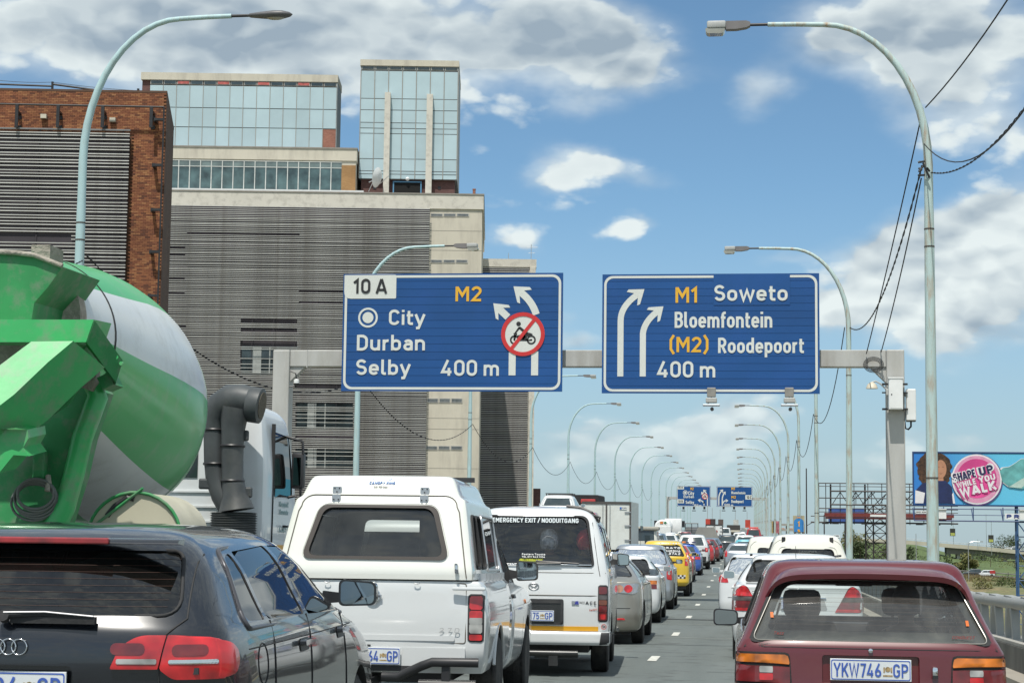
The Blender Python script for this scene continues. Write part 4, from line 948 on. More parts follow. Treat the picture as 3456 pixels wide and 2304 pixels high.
q0 = W(683,878,GY); sc_ = thing('dome_camera','small white dome camera hanging from the left gantry column bracket','camera',(q0.x,GY-.1,q0.z))
MB().lathe([(.02,-.12),(.06,-.1),(.075,-.03)],'z',12).build('dome',BLACK,sc_,50); MB().lathe([(.08,-.03),(.08,.06),(.03,.09)],'z',12).build('housing',WHITEP,sc_,50)
MB().tube([(0,0,.08),(-.03,0,.25),(-.2,0,.32)],.02,6).tube([(-.2,0,-.12),(.0,0,-.14)],.02,6).build('bracket',BLACK,sc_)
# second, distant gantry
G2 = 345.0
g2 = col_beam(G2,-14.0,5.0,W(1640,1147,G2).z+.5,gz(G2),.5,.5,'distant grey gantry over the far traffic')
for nm,x0,x1,items in (('left',1555,1632,[('10 A',1558,1568,1116.5,1121,'k'),('M2',1586,1593,1119,1125,'y'),('City',1581,1594,1128,1136,'w'),('Durban',1570,1594,1137,1143,'w'),('Selby',1575,1594,1149,1156,'w'),('10 B',1558,1568,1148,1153,'k'),('150 m',1594,1611,1157,1163,'w')]),
                          ('right',1646,1728,[('M1',1680,1688,1119,1125,'y'),('Bloemfontein',1680,1712,1128,1134,'w'),('M2',1680,1690,1138,1144,'y'),('Roodepoort',1680,1708,1147,1154,'w'),('10 C',1715,1726,1138,1144,'k'),('500 m',1664,1684,1156,1162,'w')])):
    o,ux,uz,w,h = sign_at('direction_sign','small distant blue direction sign with the %s half of the second gantry' % nm,x0,x1,1116 if nm == 'left' else 1117,1162 if nm == 'left' else 1163,G2-.4,6)
    tabs = [(x0+.5,1571,1116.5,1123.5),(x0+.5,1571,1146,1155)] if nm == 'left' else [(1712,x1-.5,1136,1146)]
    for a,b_,c,d in tabs: MB().box(ux(a),ux(b_),-.02,-.0075,uz(d),uz(c)).build('exit_tab',SWHITE,o)
    for s_,a,b_,c,d,k_ in items: put(o,ux,uz,s_,a,b_,c,d,{'k': SBLACK,'y': SYEL,'w': SWHITE}[k_],bold=.20,y=-.03)
    mb = MB()
    if nm == 'left':
        aw = .22
        arrow_ribbon(mb,[(ux(1617),uz(1159)),(ux(1617),uz(1150))]+bend((ux(1617),uz(1158)),(ux(1617),uz(1149)),(ux(1607),uz(1148)))[1:],aw,.5,-.008)
        arrow_ribbon(mb,[(ux(1625),uz(1160)),(ux(1625),uz(1140)),(ux(1622),uz(1132)),(ux(1618),uz(1127))],aw,.5,-.010)
        arrow_ribbon(mb,[(ux(1618),uz(1140)),(ux(1613),uz(1132))],aw,.45,-.012)
        mb.build('arrow',SWHITE,o); no_bikes(o,ux(1619),uz(1139),ux(1626)-ux(1619))
        mb = MB(); disc(mb,ux(1574),uz(1131),.45,-.008,20,0,.34); disc(mb,ux(1574),uz(1131),.24,-.008,16); mb.build('city_symbol',SWHITE,o)
    else:
        arrow_ribbon(mb,[(ux(1651),uz(1160)),(ux(1651),uz(1145))]+bend((ux(1651),uz(1145)),(ux(1651),uz(1133)),(ux(1658),uz(1127)))[1:],.22,.5,-.008)
        arrow_ribbon(mb,[(ux(1659),uz(1160)),(ux(1659),uz(1147))]+bend((ux(1659),uz(1147)),(ux(1659),uz(1138)),(ux(1664),uz(1132)))[1:],.22,.5,-.010)
        arrow_ribbon(mb,bend((ux(1659),uz(1158)),(ux(1661),uz(1149)),(ux(1669),uz(1149))),.22,.45,-.012); mb.build('arrow',SWHITE,o)
    for k in range(3):
        px = (1570,1594,1618)[k] if nm == 'left' else (1662,1686,1710)[k]
        q = W(px,1163,G2-.6); f_ = thing('sign_light','tiny light, %s one under the %s sign of the far gantry' % (('first','second','third')[k],nm),'light fitting',(q.x,G2-.6,q.z))
        MB().box(-.2,.2,-.3,.1,-.5,.0).box(-.35,.35,-.5,-.2,-.85,-.7).build('housing',BLACK,f_)

# ================================================================== STREET LAMPS
def lamp_proto(m,label):
    t = thing('street_lamp',label,'street lamp')
    Ht = 12.2
    MB().tube([(0,0,0),(0,0,3.5),(0,0,8.0),(0,0,8.3)],[.125,.112,.095,.092],14).build('pole',m,t,60)
    pts = [(0,0,8.3),(.0,0,9.2)]
    for k in range(1,13):
        a = R(90*k/12); pts.append((2.05*(1-math.cos(a)),0,9.2+2.9*math.sin(a)))
    pts += [(2.6,0,12.12),(3.15,0,12.13)]
    MB().tube(pts,[.088]*2+[.088-.003*k for k in range(1,13)]+[.05,.048],12).build('arm',m,t,60)
    MB().lathe([(.03,0),(.03,.42)],'x',10,Matrix.Translation((3.15,0,12.13))).build('spigot',BLACK,t,60)
    MB().prism([(3.5,12.10),(3.58,12.06),(3.78,12.03),(3.99,12.03),(3.99,12.20),(3.58,12.20),(3.5,12.17)],'y',-.09,.09).build('driver_housing',LAMPG,t)
    MB().bbox(3.99,4.37,-.15,.15,12.05,12.20,.03).build('canopy',mat('lamp head shell',(.40,.41,.40),.45),t,40)
    mb = MB(); mb.prism(rpoly([(4.01,12.05),(4.40,12.05),(4.40,12.0),(4.36,11.94),(4.06,11.94),(4.01,12.0)],.03),'y',-.13,.13); mb.build('bowl',mat('hazy lamp bowl',(.30,.30,.26),.2,coat=.6),t,40)
    for z_,r_ in ((7.55,.102),(7.9,.10),(3.0,.120)): MB().lathe([(r_,0),(r_,.03)],'z',14,Matrix.Translation((0,0,z_))).build('strap',mat('dark strap',(.08,.07,.06),.7),t)
    return t
LPl = lamp_proto(LAMPB,'x'); LPr = lamp_proto(LAMPR,'x')
ordn = ['nearest','second','third','fourth','fifth','sixth','seventh','eighth','ninth','tenth','eleventh','twelfth','thirteenth','fourteenth','fifteenth','sixteenth','seventeenth','eighteenth']
XL = lambda d: -13.75-min(.5,(d-35)*.004); XR = lambda d: 3.70+min(.12,(d-35)*.002)
lampsL,lampsR = [],[]
for i in range(18):
    d = 35.5+28*i
    for side,proto,lst in (('left',LPl,lampsL),('right',LPr,lampsR)):
        o = proto if i == 0 else copy_tree(proto)
        x = XL(d) if side == 'left' else XR(d)
        o.location = (x,d,gz(d)-.06); o.rotation_euler = (0,0,0 if side == 'left' else math.pi)
        if i % 3 == 1: o.rotation_euler[2] += R(random.uniform(-3,3))
        o.rotation_euler[1] = (R(.9) if side == 'left' else 0) if i == 0 else R(random.uniform(-.3,.3))
        tint = 'pale blue' if side == 'left' else 'rust stained pale blue'
        o['label'] = '%s curved street lamp, %s along the %s side of the bridge' % (tint,ordn[i],side)
        o['group'] = 'street lamps along the bridge'; lst.append(o)
LPl.scale = (1,1,1.037); LPl.rotation_euler[1] = R(-.1)
for o in lampsL[1:]: o.scale = (1,1,1.012)
for ch in list(LPl.children):
    if ch.name.split('.')[0] in ('driver_housing','canopy','bowl'): bpy.data.objects.remove(ch)
MB().lathe([(.02,3.50),(.045,3.56),(.07,3.8),(.09,4.05),(.085,4.25),(.05,4.40),(.01,4.46)],'x',16,Matrix.Translation((0,0,12.13))@Matrix.Diagonal((1,1.7,.95,1))).build('lamp_head',mat('dark lamp casing',(.10,.10,.105),.45),LPl,50)
MB().lathe([(.01,-.03),(.06,-.02),(.09,0)],'z',16,Matrix.Translation((4.1,0,12.06))@Matrix.Diagonal((2.2,1.3,1,1))).build('bowl',mat('hazy lamp bowl',(.30,.30,.26),.2),LPl,50)
# cables slung from lamp to lamp
def cable(name,label,pts,r=.02,group='cables slung between the lamp posts',twist=False):
    mb = MB()
    if twist:
        out = []; n = len(pts); L_ = 0
        P_ = [Vector(p) for p in pts]
        for ph in (0,math.pi):
            q = []; k = 0
            for i in range(n-1):
                for j in range(6):
                    p = P_[i].lerp(P_[i+1],j/6); a = k*1.1+ph; q.append(p+Vector((math.cos(a)*r*.9,0,math.sin(a)*r*.9))); k += 1
            q.append(P_[-1]); mb.tube(q,r*.8,5)
    else: mb.tube(pts,r,6)
    return tag(mb.build(name,CABLE),label,'cable',group)
def att(px,py,d,dx=0): p = W(px,py,d); return Vector((p.x+dx,p.y,p.z))
cable('cable','thin straight cable from the top of the nearest right lamp post to the upper right',curve_pts(att(2126,247,35.5),att(2126,247,35.5)+Vector((.9,-16,.35)),.35,16),.014)
cable('cable','twisted cable sagging from the nearest right lamp post to the right edge',curve_pts(att(2138,396,35.5),att(2138,396,35.5)+Vector((.3,-20,-.3)),1.05,22),.011,twist=True)
cable('cable','lower thin cable sagging from the nearest right lamp post to the right edge',curve_pts(att(2122,330,35.5),att(2138,380,35.5)+Vector((-.1,-22,-.6)),1.65,22),.011)
cable('cable','twisted cable from the nearest to the second lamp post on the right',curve_pts(att(2118,380,35.5),att(1952,752,63.5),1.1,20),.014,twist=True)
cable('cable','straight cable from the top of the nearest right lamp post down to the gantry',curve_pts(att(2120,250,35.5),att(1990,812,GY),.1,8),.014)
cable('cable','straight cable from mid height of the nearest right lamp post to the gantry corner',curve_pts(att(2116,410,35.5),att(2024,808,GY),.15,8),.014)
mb = MB()
for k in range(4): mb.tube([Vector((att(2006,838,GY).x+(.18+.03*k)*math.cos(a),GY-.05-.01*k,att(2006,838,GY).z+(.12+.03*k)*math.sin(a))) for a in [2*math.pi*j/16 for j in range(17)]],.010,5)
tag(mb.build('cable_coil',CABLE),'loose coil of black cable on the right end of the gantry beam','cable')
ar = {1: (1952,752),2: (1872,935),3: (1833,988)}
def attR(i):
    d = 35.5+28*i
    return Vector((XR(d)-.14,d,gz(d)+7.95)) if i > 1 else att(1940,752,63.5)
for i in range(1,9): cable('cable','cable between the %s and %s lamp posts on the right' % (ordn[i],ordn[i+1]),curve_pts(attR(i),attR(i+1),1.6,14),.017)
def attL(i):
    d = 35.5+28*i
    return Vector((XL(d)+.14,d,gz(d)+7.35))
cable('cable','black twisted cable crossing in front of the louvres left of the nearest left lamp post',curve_pts(att(-200,480,20),att(190,598,35.5),.45,18),.011,twist=True)
for i in range(0,9): cable('cable','cable between the %s and %s lamp posts on the left' % (ordn[i],ordn[i+1]),curve_pts(attL(i) if i else att(200,588,35.5),attL(i+1),1.45,16),.013 if i < 2 else .017,twist=(i < 2))
# clamps on the near right post
cl = thing('cable_clamp','bundle of black clamps and ties on the nearest right lamp post','cable clamp',tuple(att(2122,385,35.4)))
for k in range(7): MB().tube([(random.uniform(-.12,.1),random.uniform(-.1,0),random.uniform(-.25,.15)),(random.uniform(-.12,.12),random.uniform(-.1,0),random.uniform(-.3,.2))],.022,6).build('clamp',BLACK,cl)
# motorway marker on a right lamp post
q = W(1835,1222,118.7); rm = thing('route_marker','blue route marker with orange M 1 S on the fourth right lamp post','road sign',(q.x,118.9,q.z))
k_ = 1/51.0*1.469
MB().box(-13*k_,13*k_,.02,.04,0,38*k_).build('back_board',mat('tan board',(.38,.34,.22),.7),rm)
mb = MB(); mb.prism(rpoly([(-11*k_,1*k_),(11*k_,1*k_),(11*k_,25*k_),(9*k_,29*k_),(4*k_,31*k_),(4*k_,37*k_),(-4*k_,37*k_),(-4*k_,31*k_),(-9*k_,29*k_),(-11*k_,25*k_)],.04),'y',-.01,.01); mb.build('shield',mat('route shield blue',(.03,.20,.50),.5),rm)
for s_,z_,hh in (('M',33.5,4),('1',19,12),('S',4,5)): stext('lettering',s_,mat('orange numerals',(.75,.36,.03),.5),rm,0,(z_-hh/2)*k_,((6 if s_ != '1' else 4)*k_,hh*k_),y=-.02,stroke=.22,align='CENTER')
# ================================================================== VEHICLES
def pchip(xs,ys,xq):
    xs = np.array(xs,float); ys = np.array(ys,float); h = np.diff(xs); d = np.diff(ys)/h; n = len(xs); m = np.zeros(n)
    for i in range(1,n-1):
        if d[i-1]*d[i] > 0:
            w1,w2 = 2*h[i]+h[i-1],h[i]+2*h[i-1]; m[i] = (w1+w2)/(w1/d[i-1]+w2/d[i])
    m[0] = d[0]; m[-1] = d[-1]
    i = np.clip(np.searchsorted(xs,xq)-1,0,n-2); t = (xq-xs[i])/h[i]
    return (2*t**3-3*t**2+1)*ys[i]+(t**3-2*t**2+t)*h[i]*m[i]+(-2*t**3+3*t**2)*ys[i+1]+(t**3-t**2)*h[i]*m[i+1]
class Shell:
    """a body given as plan outlines stacked in height. row = (z, y_rear, y_front, half width, rear corner length, front corner length)"""
    def __init__(s,rows,nr=2.6,nf=2.6,curve=.02,sub=4):
        s.rows = rows; s.nr = nr; s.nf = nf; s.c = curve
        a = np.array(rows,float); k = np.arange(len(rows)); q = np.linspace(0,len(rows)-1,(len(rows)-1)*sub+1)
        s.t = np.stack([pchip(k,a[:,j],q) for j in range(6)],1)
    def at(s,z):
        return [float(np.interp(z,s.t[:,0],s.t[:,j])) for j in range(1,6)]
    def ring(s,row,nc=9,ns=8):
        z,yr,yf,w,Lr,Lf = row; pts = []
        for i in range(nc+1):
            th = math.pi/2*i/nc; pts.append((w*math.sin(th)**(2/s.nr),yr+Lr*(1-max(0,math.cos(th))**(2/s.nr))))
        for i in range(1,ns): t = i/ns; pts.append((w,yr+Lr+(yf-Lf-yr-Lr)*t))
        for i in range(nc,-1,-1):
            th = math.pi/2*i/nc; pts.append((w*math.sin(th)**(2/s.nf),yf-Lf*(1-max(0,math.cos(th))**(2/s.nf))))
        ym,hl = (yr+yf)/2,(yf-yr)/2
        pts = [(x*(1-s.c*((y-ym)/hl)**2),y) for x,y in pts]
        full = pts+[(-x,y) for x,y in pts[-2:0:-1]]
        return [(x,y,z) for x,y in full]
    def mesh_mb(s,rows=None,mi=0):
        mb = MB(); R_ = [s.ring(r) for r in (s.t if rows is None else rows)]; n = len(R_[0]); vs = [p for r in R_ for p in r]
        fs = [(j*n+i,j*n+(i+1) % n,(j+1)*n+(i+1) % n,(j+1)*n+i) for j in range(len(R_)-1) for i in range(n)]
        fs += [tuple(range(n))[::-1],tuple(range((len(R_)-1)*n,len(R_)*n))]
        mb.add(vs,fs,mi); return mb
    def inner(s,z0,z1,off):
        rows = []
        for r in s.t:
            if z0 <= r[0] <= z1: rows.append((r[0],r[1]+off,r[2]-off,r[3]-off,max(.03,r[4]-off*.5),max(.03,r[5]-off*.5)))
        a = [z0]+s.at(z0); rows.insert(0,(z0,a[1]+off,a[2]-off,a[3]-off,a[4],a[5]))
        a = [z1]+s.at(z1); rows.append((z1,a[1]+off,a[2]-off,a[3]-off,a[4],a[5]))
        rows = [r for i,r in enumerate(rows) if i == 0 or r[0] > rows[i-1][0]+1e-4]
        return s.mesh_mb(rows)
    def yrear(s,x,z):
        yr,yf,w,Lr,Lf = s.at(z); w *= (1-s.c); q = min(.9999,abs(x)/w); return yr+Lr*(1-(1-q**s.nr)**(1/s.nr))
    def yfront(s,x,z):
        yr,yf,w,Lr,Lf = s.at(z); w *= (1-s.c); q = min(.9999,abs(x)/w); return yf-Lf*(1-(1-q**s.nf)**(1/s.nf))
    def xside(s,y,z):
        yr,yf,w,Lr,Lf = s.at(z); ym,hl = (yr+yf)/2,(yf-yr)/2; f = 1-s.c*((y-ym)/hl)**2
        if y < yr+Lr: q = min(1,(yr+Lr-y)/Lr); w *= max(0,1-q**s.nr)**(1/s.nr)
        elif y > yf-Lf: q = min(1,(y-yf+Lf)/Lf); w *= max(0,1-q**s.nf)**(1/s.nf)
        return w*f
def poly_rows(poly,n=14):
    "scan a convex outline into rows (v, u0, u1)"
    vs = sorted(set(round(p[1],5) for p in poly)); v0,v1 = vs[0],vs[-1]; out = []
    m = len(poly)
    cs = [v0+(v1-v0)*(.5-.5*math.cos(math.pi*i/n)) for i in range(n+1)]
    for v in cs:
        v = min(max(v,v0+1e-4),v1-1e-4); us = []
        for i in range(m):
            (a,b),(c,d) = poly[i],poly[(i+1) % m]
            if (b-v)*(d-v) <= 0 and abs(b-d) > 1e-9: us.append(a+(c-a)*(v-b)/(d-b))
        if len(us) >= 2: out.append((v,min(us),max(us)))
    return out
def patch(f,poly,off,th,nu=10,nv=12):
    "curved plate over a surface: f(u, v) -> point, normal direction outward given by dirn"
    rows = poly_rows(poly,nv); mb = MB(); vs = []
    for s_ in (0,1) if th else (0,):
        for v,a,b in rows:
            for i in range(nu+1): vs.append(f(a+(b-a)*i/nu,v,off-s_*th))
    nr_ = len(rows); n = nu+1; k = nr_*n; fs = []
    if not th: mb.add(vs,[(j*n+i,j*n+i+1,(j+1)*n+i+1,(j+1)*n+i) for j in range(nr_-1) for i in range(nu)]); return mb
    for j in range(nr_-1):
        for i in range(nu):
            q = (j*n+i,j*n+i+1,(j+1)*n+i+1,(j+1)*n+i); fs.append(q); fs.append(tuple(x+k for x in q[::-1]))
    for j in range(nr_-1):
        fs.append((j*n,(j+1)*n,k+(j+1)*n,k+j*n)); fs.append((j*n+nu,k+j*n+nu,k+(j+1)*n+nu,(j+1)*n+nu))
    for i in range(nu): fs.append((i,k+i,k+i+1,i+1)); t = (nr_-1)*n; fs.append((t+i,t+i+1,k+t+i+1,k+t+i))
    mb.add(vs,fs); return mb
def prear(sh,poly,off=.006,th=.02,nu=10,nv=12): return patch(lambda x,z,o: (x,sh.yrear(x,z)-o,z),poly,off,th,nu,nv)
def pfront(sh,poly,off=.006,th=.02,nu=10,nv=12): return patch(lambda x,z,o: (x,sh.yfront(x,z)+o,z),poly,off,th,nu,nv)
def pside(sh,poly,sgn,off=.006,th=.02,nu=12,nv=8): return patch(lambda y,z,o: (sgn*(sh.xside(y,z)+o),y,z),poly,off,th,nu,nv)
def mirror_x(poly): return [(-x,z) for x,z in poly][::-1]
def loop_tube(f,poly,r,n=6,off=0.0):
    pts = [f(u,v,off) for u,v in poly]; pts.append(pts[0]); return MB().tube(pts,r,n,caps=False)
def ring_frame(f,outer,inner,off,th):
    "flat frame between two outlines of the same point count, laid on a surface"
    n = len(outer); vs = []
    for s_ in (0,1):
        for P_ in (outer,inner): vs += [f(u,v,off-s_*th) for u,v in P_]
    fs = []
    for i in range(n):
        j = (i+1) % n; fs += [(i,j,n+j,n+i),(2*n+i,3*n+i,3*n+j,2*n+j),(i,2*n+i,2*n+j,j),(n+i,n+j,3*n+j,3*n+i)]
    mb = MB(); mb.add(vs,fs); return mb
def cut_body(mb,mats,cutters,smooth=32):
    me = mb.mesh('body',mats,None); o = link('body',me); tmp = []
    for c,mi in cutters:
        c.m = [mi]*len(c.f); cm = c.mesh('cut',mats,None); co = link('cut',cm); tmp.append(co)
        md = o.modifiers.new('b','BOOLEAN'); md.object = co; md.operation = 'DIFFERENCE'; md.solver = 'EXACT'
    dg = bpy.context.evaluated_depsgraph_get(); dg.update(); me2 = bpy.data.meshes.new_from_object(o.evaluated_get(dg)); me2.name = 'body'
    bpy.data.objects.remove(o)
    for c in tmp: bpy.data.objects.remove(c)
    me2.polygons.foreach_set('use_smooth',[True]*len(me2.polygons)); me2.set_sharp_from_angle(angle=R(smooth)); return me2
def wheel(parent,x,y,r=.31,w=.20,sgn=1,rim='alloy'):
    t = w/2
    pr = [(r*.62,-t),(r*.90,-t),(r*.97,-t*.86),(r,-t*.6),(r,t*.6),(r*.97,t*.86),(r*.90,t),(r*.62,t)]
    M_ = Matrix.Translation((x-sgn*t,y,r-.004)); mb = MB().lathe(pr,'x',28,M_)
    for k in (-.38,0,.38): mb.lathe([(r+.003,k*w-.006),(r+.003,k*w+.006)],'x',28,M_)
    tw = mb.build('wheel',TYRE,parent,40)
    mb = MB().lathe([(.05,t*.55),(.05,t*.92),(.045,t*.95)],'x',12,M_ if sgn > 0 else M_@Matrix.Scale(-1,4,(1,0,0)))
    for k in range(6):
        a = k*math.pi/3; Q_ = (M_ if sgn > 0 else M_@Matrix.Scale(-1,4,(1,0,0)))@Matrix.Rotation(a,4,'X'); mb.box(t*.6,t*.88,-.03,.03,.03,r*.6,M=Q_)
    mb.lathe([(r*.60,t*.2),(r*.64,t*.2),(r*.64,t*.98),(r*.60,t*.98)],'x',24,M_ if sgn > 0 else M_@Matrix.Scale(-1,4,(1,0,0)))
    mb.build('rim',ALU if rim == 'alloy' else mat('steel wheel',(.25,.25,.25),.5),tw,40)
    return tw
PLATE = mat('white number plate',(.66,.69,.70),.35,var=.05,coat=.3)
PLBLUE = mat('blue plate lettering',(.05,.11,.42),.4)
PLGOLD = mat('plate coat of arms',(.35,.25,.12),.5,var=.5,scale=60)
def plate(parent,sh,s1,s2,zc,w=.44,h=.118,x=0,hide=None,y=None):
    yy = (sh.yrear(abs(x)*.5,zc) if y is None else y)-.022
    p = MB().bbox(x-w/2,x+w/2,yy-.004,yy+.008,zc-h/2,zc+h/2,.003).build('number_plate',PLATE,parent)
    fr = rrect(x-w/2+.006,x+w/2-.006,zc-h/2+.006,zc+h/2-.006,.01,3); fi = rrect(x-w/2+.011,x+w/2-.011,zc-h/2+.011,zc+h/2-.011,.008,3)
    n = len(fr); mb = MB(); mb.add([(a,yy-.0055,b) for a,b in fr]+[(a,yy-.0055,b) for a,b in fi],[(i,(i+1) % n,n+(i+1) % n,n+i) for i in range(n)]); mb.build('border',PLBLUE,p)
    ch = h*.62; z0 = zc-ch/2
    stext('lettering',s1,PLBLUE,p,x-w/2+w*.045,z0,(w*.585,ch),y=yy-.0055,stroke=.135,th=.002)
    stext('lettering',s2,PLBLUE,p,x+w/2-w*.225,z0,(w*.185,ch),y=yy-.0055,stroke=.135,th=.002)
    mb = MB(); cx = x+w*.21; disc(mb,cx,zc+.006,h*.12,yy-.0045,12,th=.0015)
    mb.box(cx-h*.20,cx-h*.13,yy-.0058,yy-.0045,zc-h*.10,zc+h*.14); mb.box(cx+h*.13,cx+h*.20,yy-.0058,yy-.0045,zc-h*.10,zc+h*.14); mb.box(cx-h*.22,cx+h*.22,yy-.0058,yy-.0045,zc-h*.28,zc-h*.21)
    mb.build('emblem',PLGOLD,p)
    return p
def wing_mirror(parent,x,y,z,sgn,w=.17,h=.12,col=TRIM,arm=.06):
    m = MB(); a,b = (x,x+sgn*(w+arm)); x0,x1 = sorted((x+sgn*arm,b))
    sh = rpoly([(x0,z-h/2),(x1,z-h/2*.9),(x1,z+h/2*.8),(x0,z+h/2)],.035,5)
    m.prism(sh,'y',y,y+.06); m.prism([(u*.86+(x0+x1)/2*.14,v*.86+z*.14) for u,v in sh],'y',y+.06,y+.10)
    m.prism([(x-sgn*.02,z-h*.42),(x+sgn*(arm+.04),z-h*.34),(x+sgn*(arm+.04),z-h*.05),(x-sgn*.02,z+h*.05)],'y',y+.02,y+.07)
    o = m.build('wing_mirror',col,parent,35)
    ins = [(u*.88+(x0+x1)/2*.12,v*.86+z*.14) for u,v in sh]; MB().prism(ins,'y',y-.004,y-.001).build('mirror_glass',mat('mirror glass',(.42,.46,.48),.03,metal=1.0,var=.02),o)
    return o
def seat(parent,x,y,z0=.45,w=.46,h=.62,back=.12):
    M_ = Matrix.Translation((x,y,z0))@Matrix.Rotation(R(-12),4,'X')
    return MB().bbox(-w/2,w/2,-.06,.07,0,h,.05,M=M_).bbox(-.13,.13,-.05,.06,h+.03,h+.22,.045,M=M_).box(-.07,-.05,-.01,.01,h-.02,h+.05,M=M_).box(.05,.07,-.01,.01,h-.02,h+.05,M=M_).build('seat',INTER,parent,40)
def bench(parent,y,w,z0=.42,h=.55,heads=3):
    mb = MB().bbox(-w/2,w/2,y-.07,y+.07,z0,z0+h,.05)
    for k in range(heads): xx = (k-(heads-1)/2)*w*.34; mb.bbox(xx-.12,xx+.12,y-.05,y+.05,z0+h+.02,z0+h+.15,.04)
    return mb.build('rear_seat',INTER,parent,40)
def person(label,loc,skin,hair,top,facing=0,arm=None,scale=1.0,hat=None,group=None):
    "seated person, hips at loc; one continuous skinned body, clothes and hair as children"
    t = thing('person',label,'person',loc,(0,0,facing),group); t.scale = (scale,)*3
    V_ = [(0,0,0),(0,-.02,.16),(0,-.03,.34),(0,-.02,.47),(0,0,.545),(0,.015,.61),(0,.03,.70),(0,.02,.77)]
    Rr = [(.155,.11),(.15,.10),(.17,.11),(.16,.09),(.058,.058),(.062,.068),(.078,.095),(.055,.07)]
    E_ = [(i,i+1) for i in range(7)]
    def limb(root,pts,rad):
        k = root
        for p,r in zip(pts,rad): V_.append(p); Rr.append((r,r)); E_.append((k,len(V_)-1)); k = len(V_)-1
        return k
    for s_ in (-1,1):
        limb(0,[(s_*.10,.05,-.01),(s_*.13,.42,.05),(s_*.13,.50,-.36),(s_*.13,.60,-.40)],[.095,.065,.045,.035])
        if arm and s_ == arm[0]: limb(3,[(s_*.19,0,.45)]+arm[1],[.055,.044,.034,.03])
        else: limb(3,[(s_*.19,0,.45),(s_*.25,.04,.2),(s_*.18,.30,.18),(s_*.17,.36,.19)],[.055,.042,.032,.03])
    me = bpy.data.meshes.new('body'); me.from_pydata(V_,E_,[]); o = link('b',me)
    sk = o.modifiers.new('s','SKIN'); ss = o.modifiers.new('d','SUBSURF'); ss.levels = 2
    for i,r in enumerate(Rr): me.skin_vertices[0].data[i].radius = r
    me.skin_vertices[0].data[0].use_root = True
    dg = bpy.context.evaluated_depsgraph_get(); dg.update(); m2 = bpy.data.meshes.new_from_object(o.evaluated_get(dg)); bpy.data.objects.remove(o)
    m2.materials.clear(); m2.materials.append(top); m2.materials.append(skin)
    for p in m2.polygons:
        c = p.center; p.use_smooth = True
        hand = abs(c.x) > .12 and c.y > .24 and c.z > .1
        p.material_index = 1 if c.z > .50 or hand or (arm and c.x*arm[0] > .29) else 0
    m2.name = 'body'; link('body',m2,t)
    mb = MB()                                             # hair: a cap over the back and top of the head
    prof = [(.001,.135),(.055,.125),(.090,.09),(.105,.04),(.107,-.01),(.100,-.055),(.085,-.085),(.04,-.09)]
    mb.lathe(prof,'z',18,Matrix.Translation((0,.005,.70))@Matrix.Diagonal((.92,1.08,1,1)))
    q = mb.build('hair',hair,t,60)
    if hat: MB().lathe([(.001,.15),(.065,.135),(.105,.09),(.122,.03),(.118,-.05),(.09,-.10)],'z',18,Matrix.Translation((0,0,.70))@Matrix.Diagonal((.95,1.05,1,1))).build('headscarf',hat,t,60)
    MB().lathe([(.001,-.012),(.012,-.006),(.01,.014),(.001,.02)],'y',8,Matrix.Translation((0,.128,.69))).build('nose',skin,t,60)
    for s_ in (-1,1):
        MB().lathe([(.001,-.008),(.009,0),(.001,.006)],'y',8,Matrix.Translation((s_*.032,.112,.725))).build('eye',BLACK,t,60)
        MB().lathe([(.001,-.006),(.022,0),(.001,.008)],'x',8,Matrix.Translation((s_*.082,.02,.70))).build('ear',skin,t,60)
    MB().box(-.022,.022,.112,.120,.650,.657).build('mouth',mat('lips',(.16,.06,.05),.6),t)
    return t
SKIN1 = mat('brown skin',(.16,.085,.05),.6,var=.08); SKIN2 = mat('light skin',(.48,.27,.18),.6,var=.06)
HAIRB = mat('black hair',(.012,.011,.011),.8,var=.3,bump=.4,bscale=70)

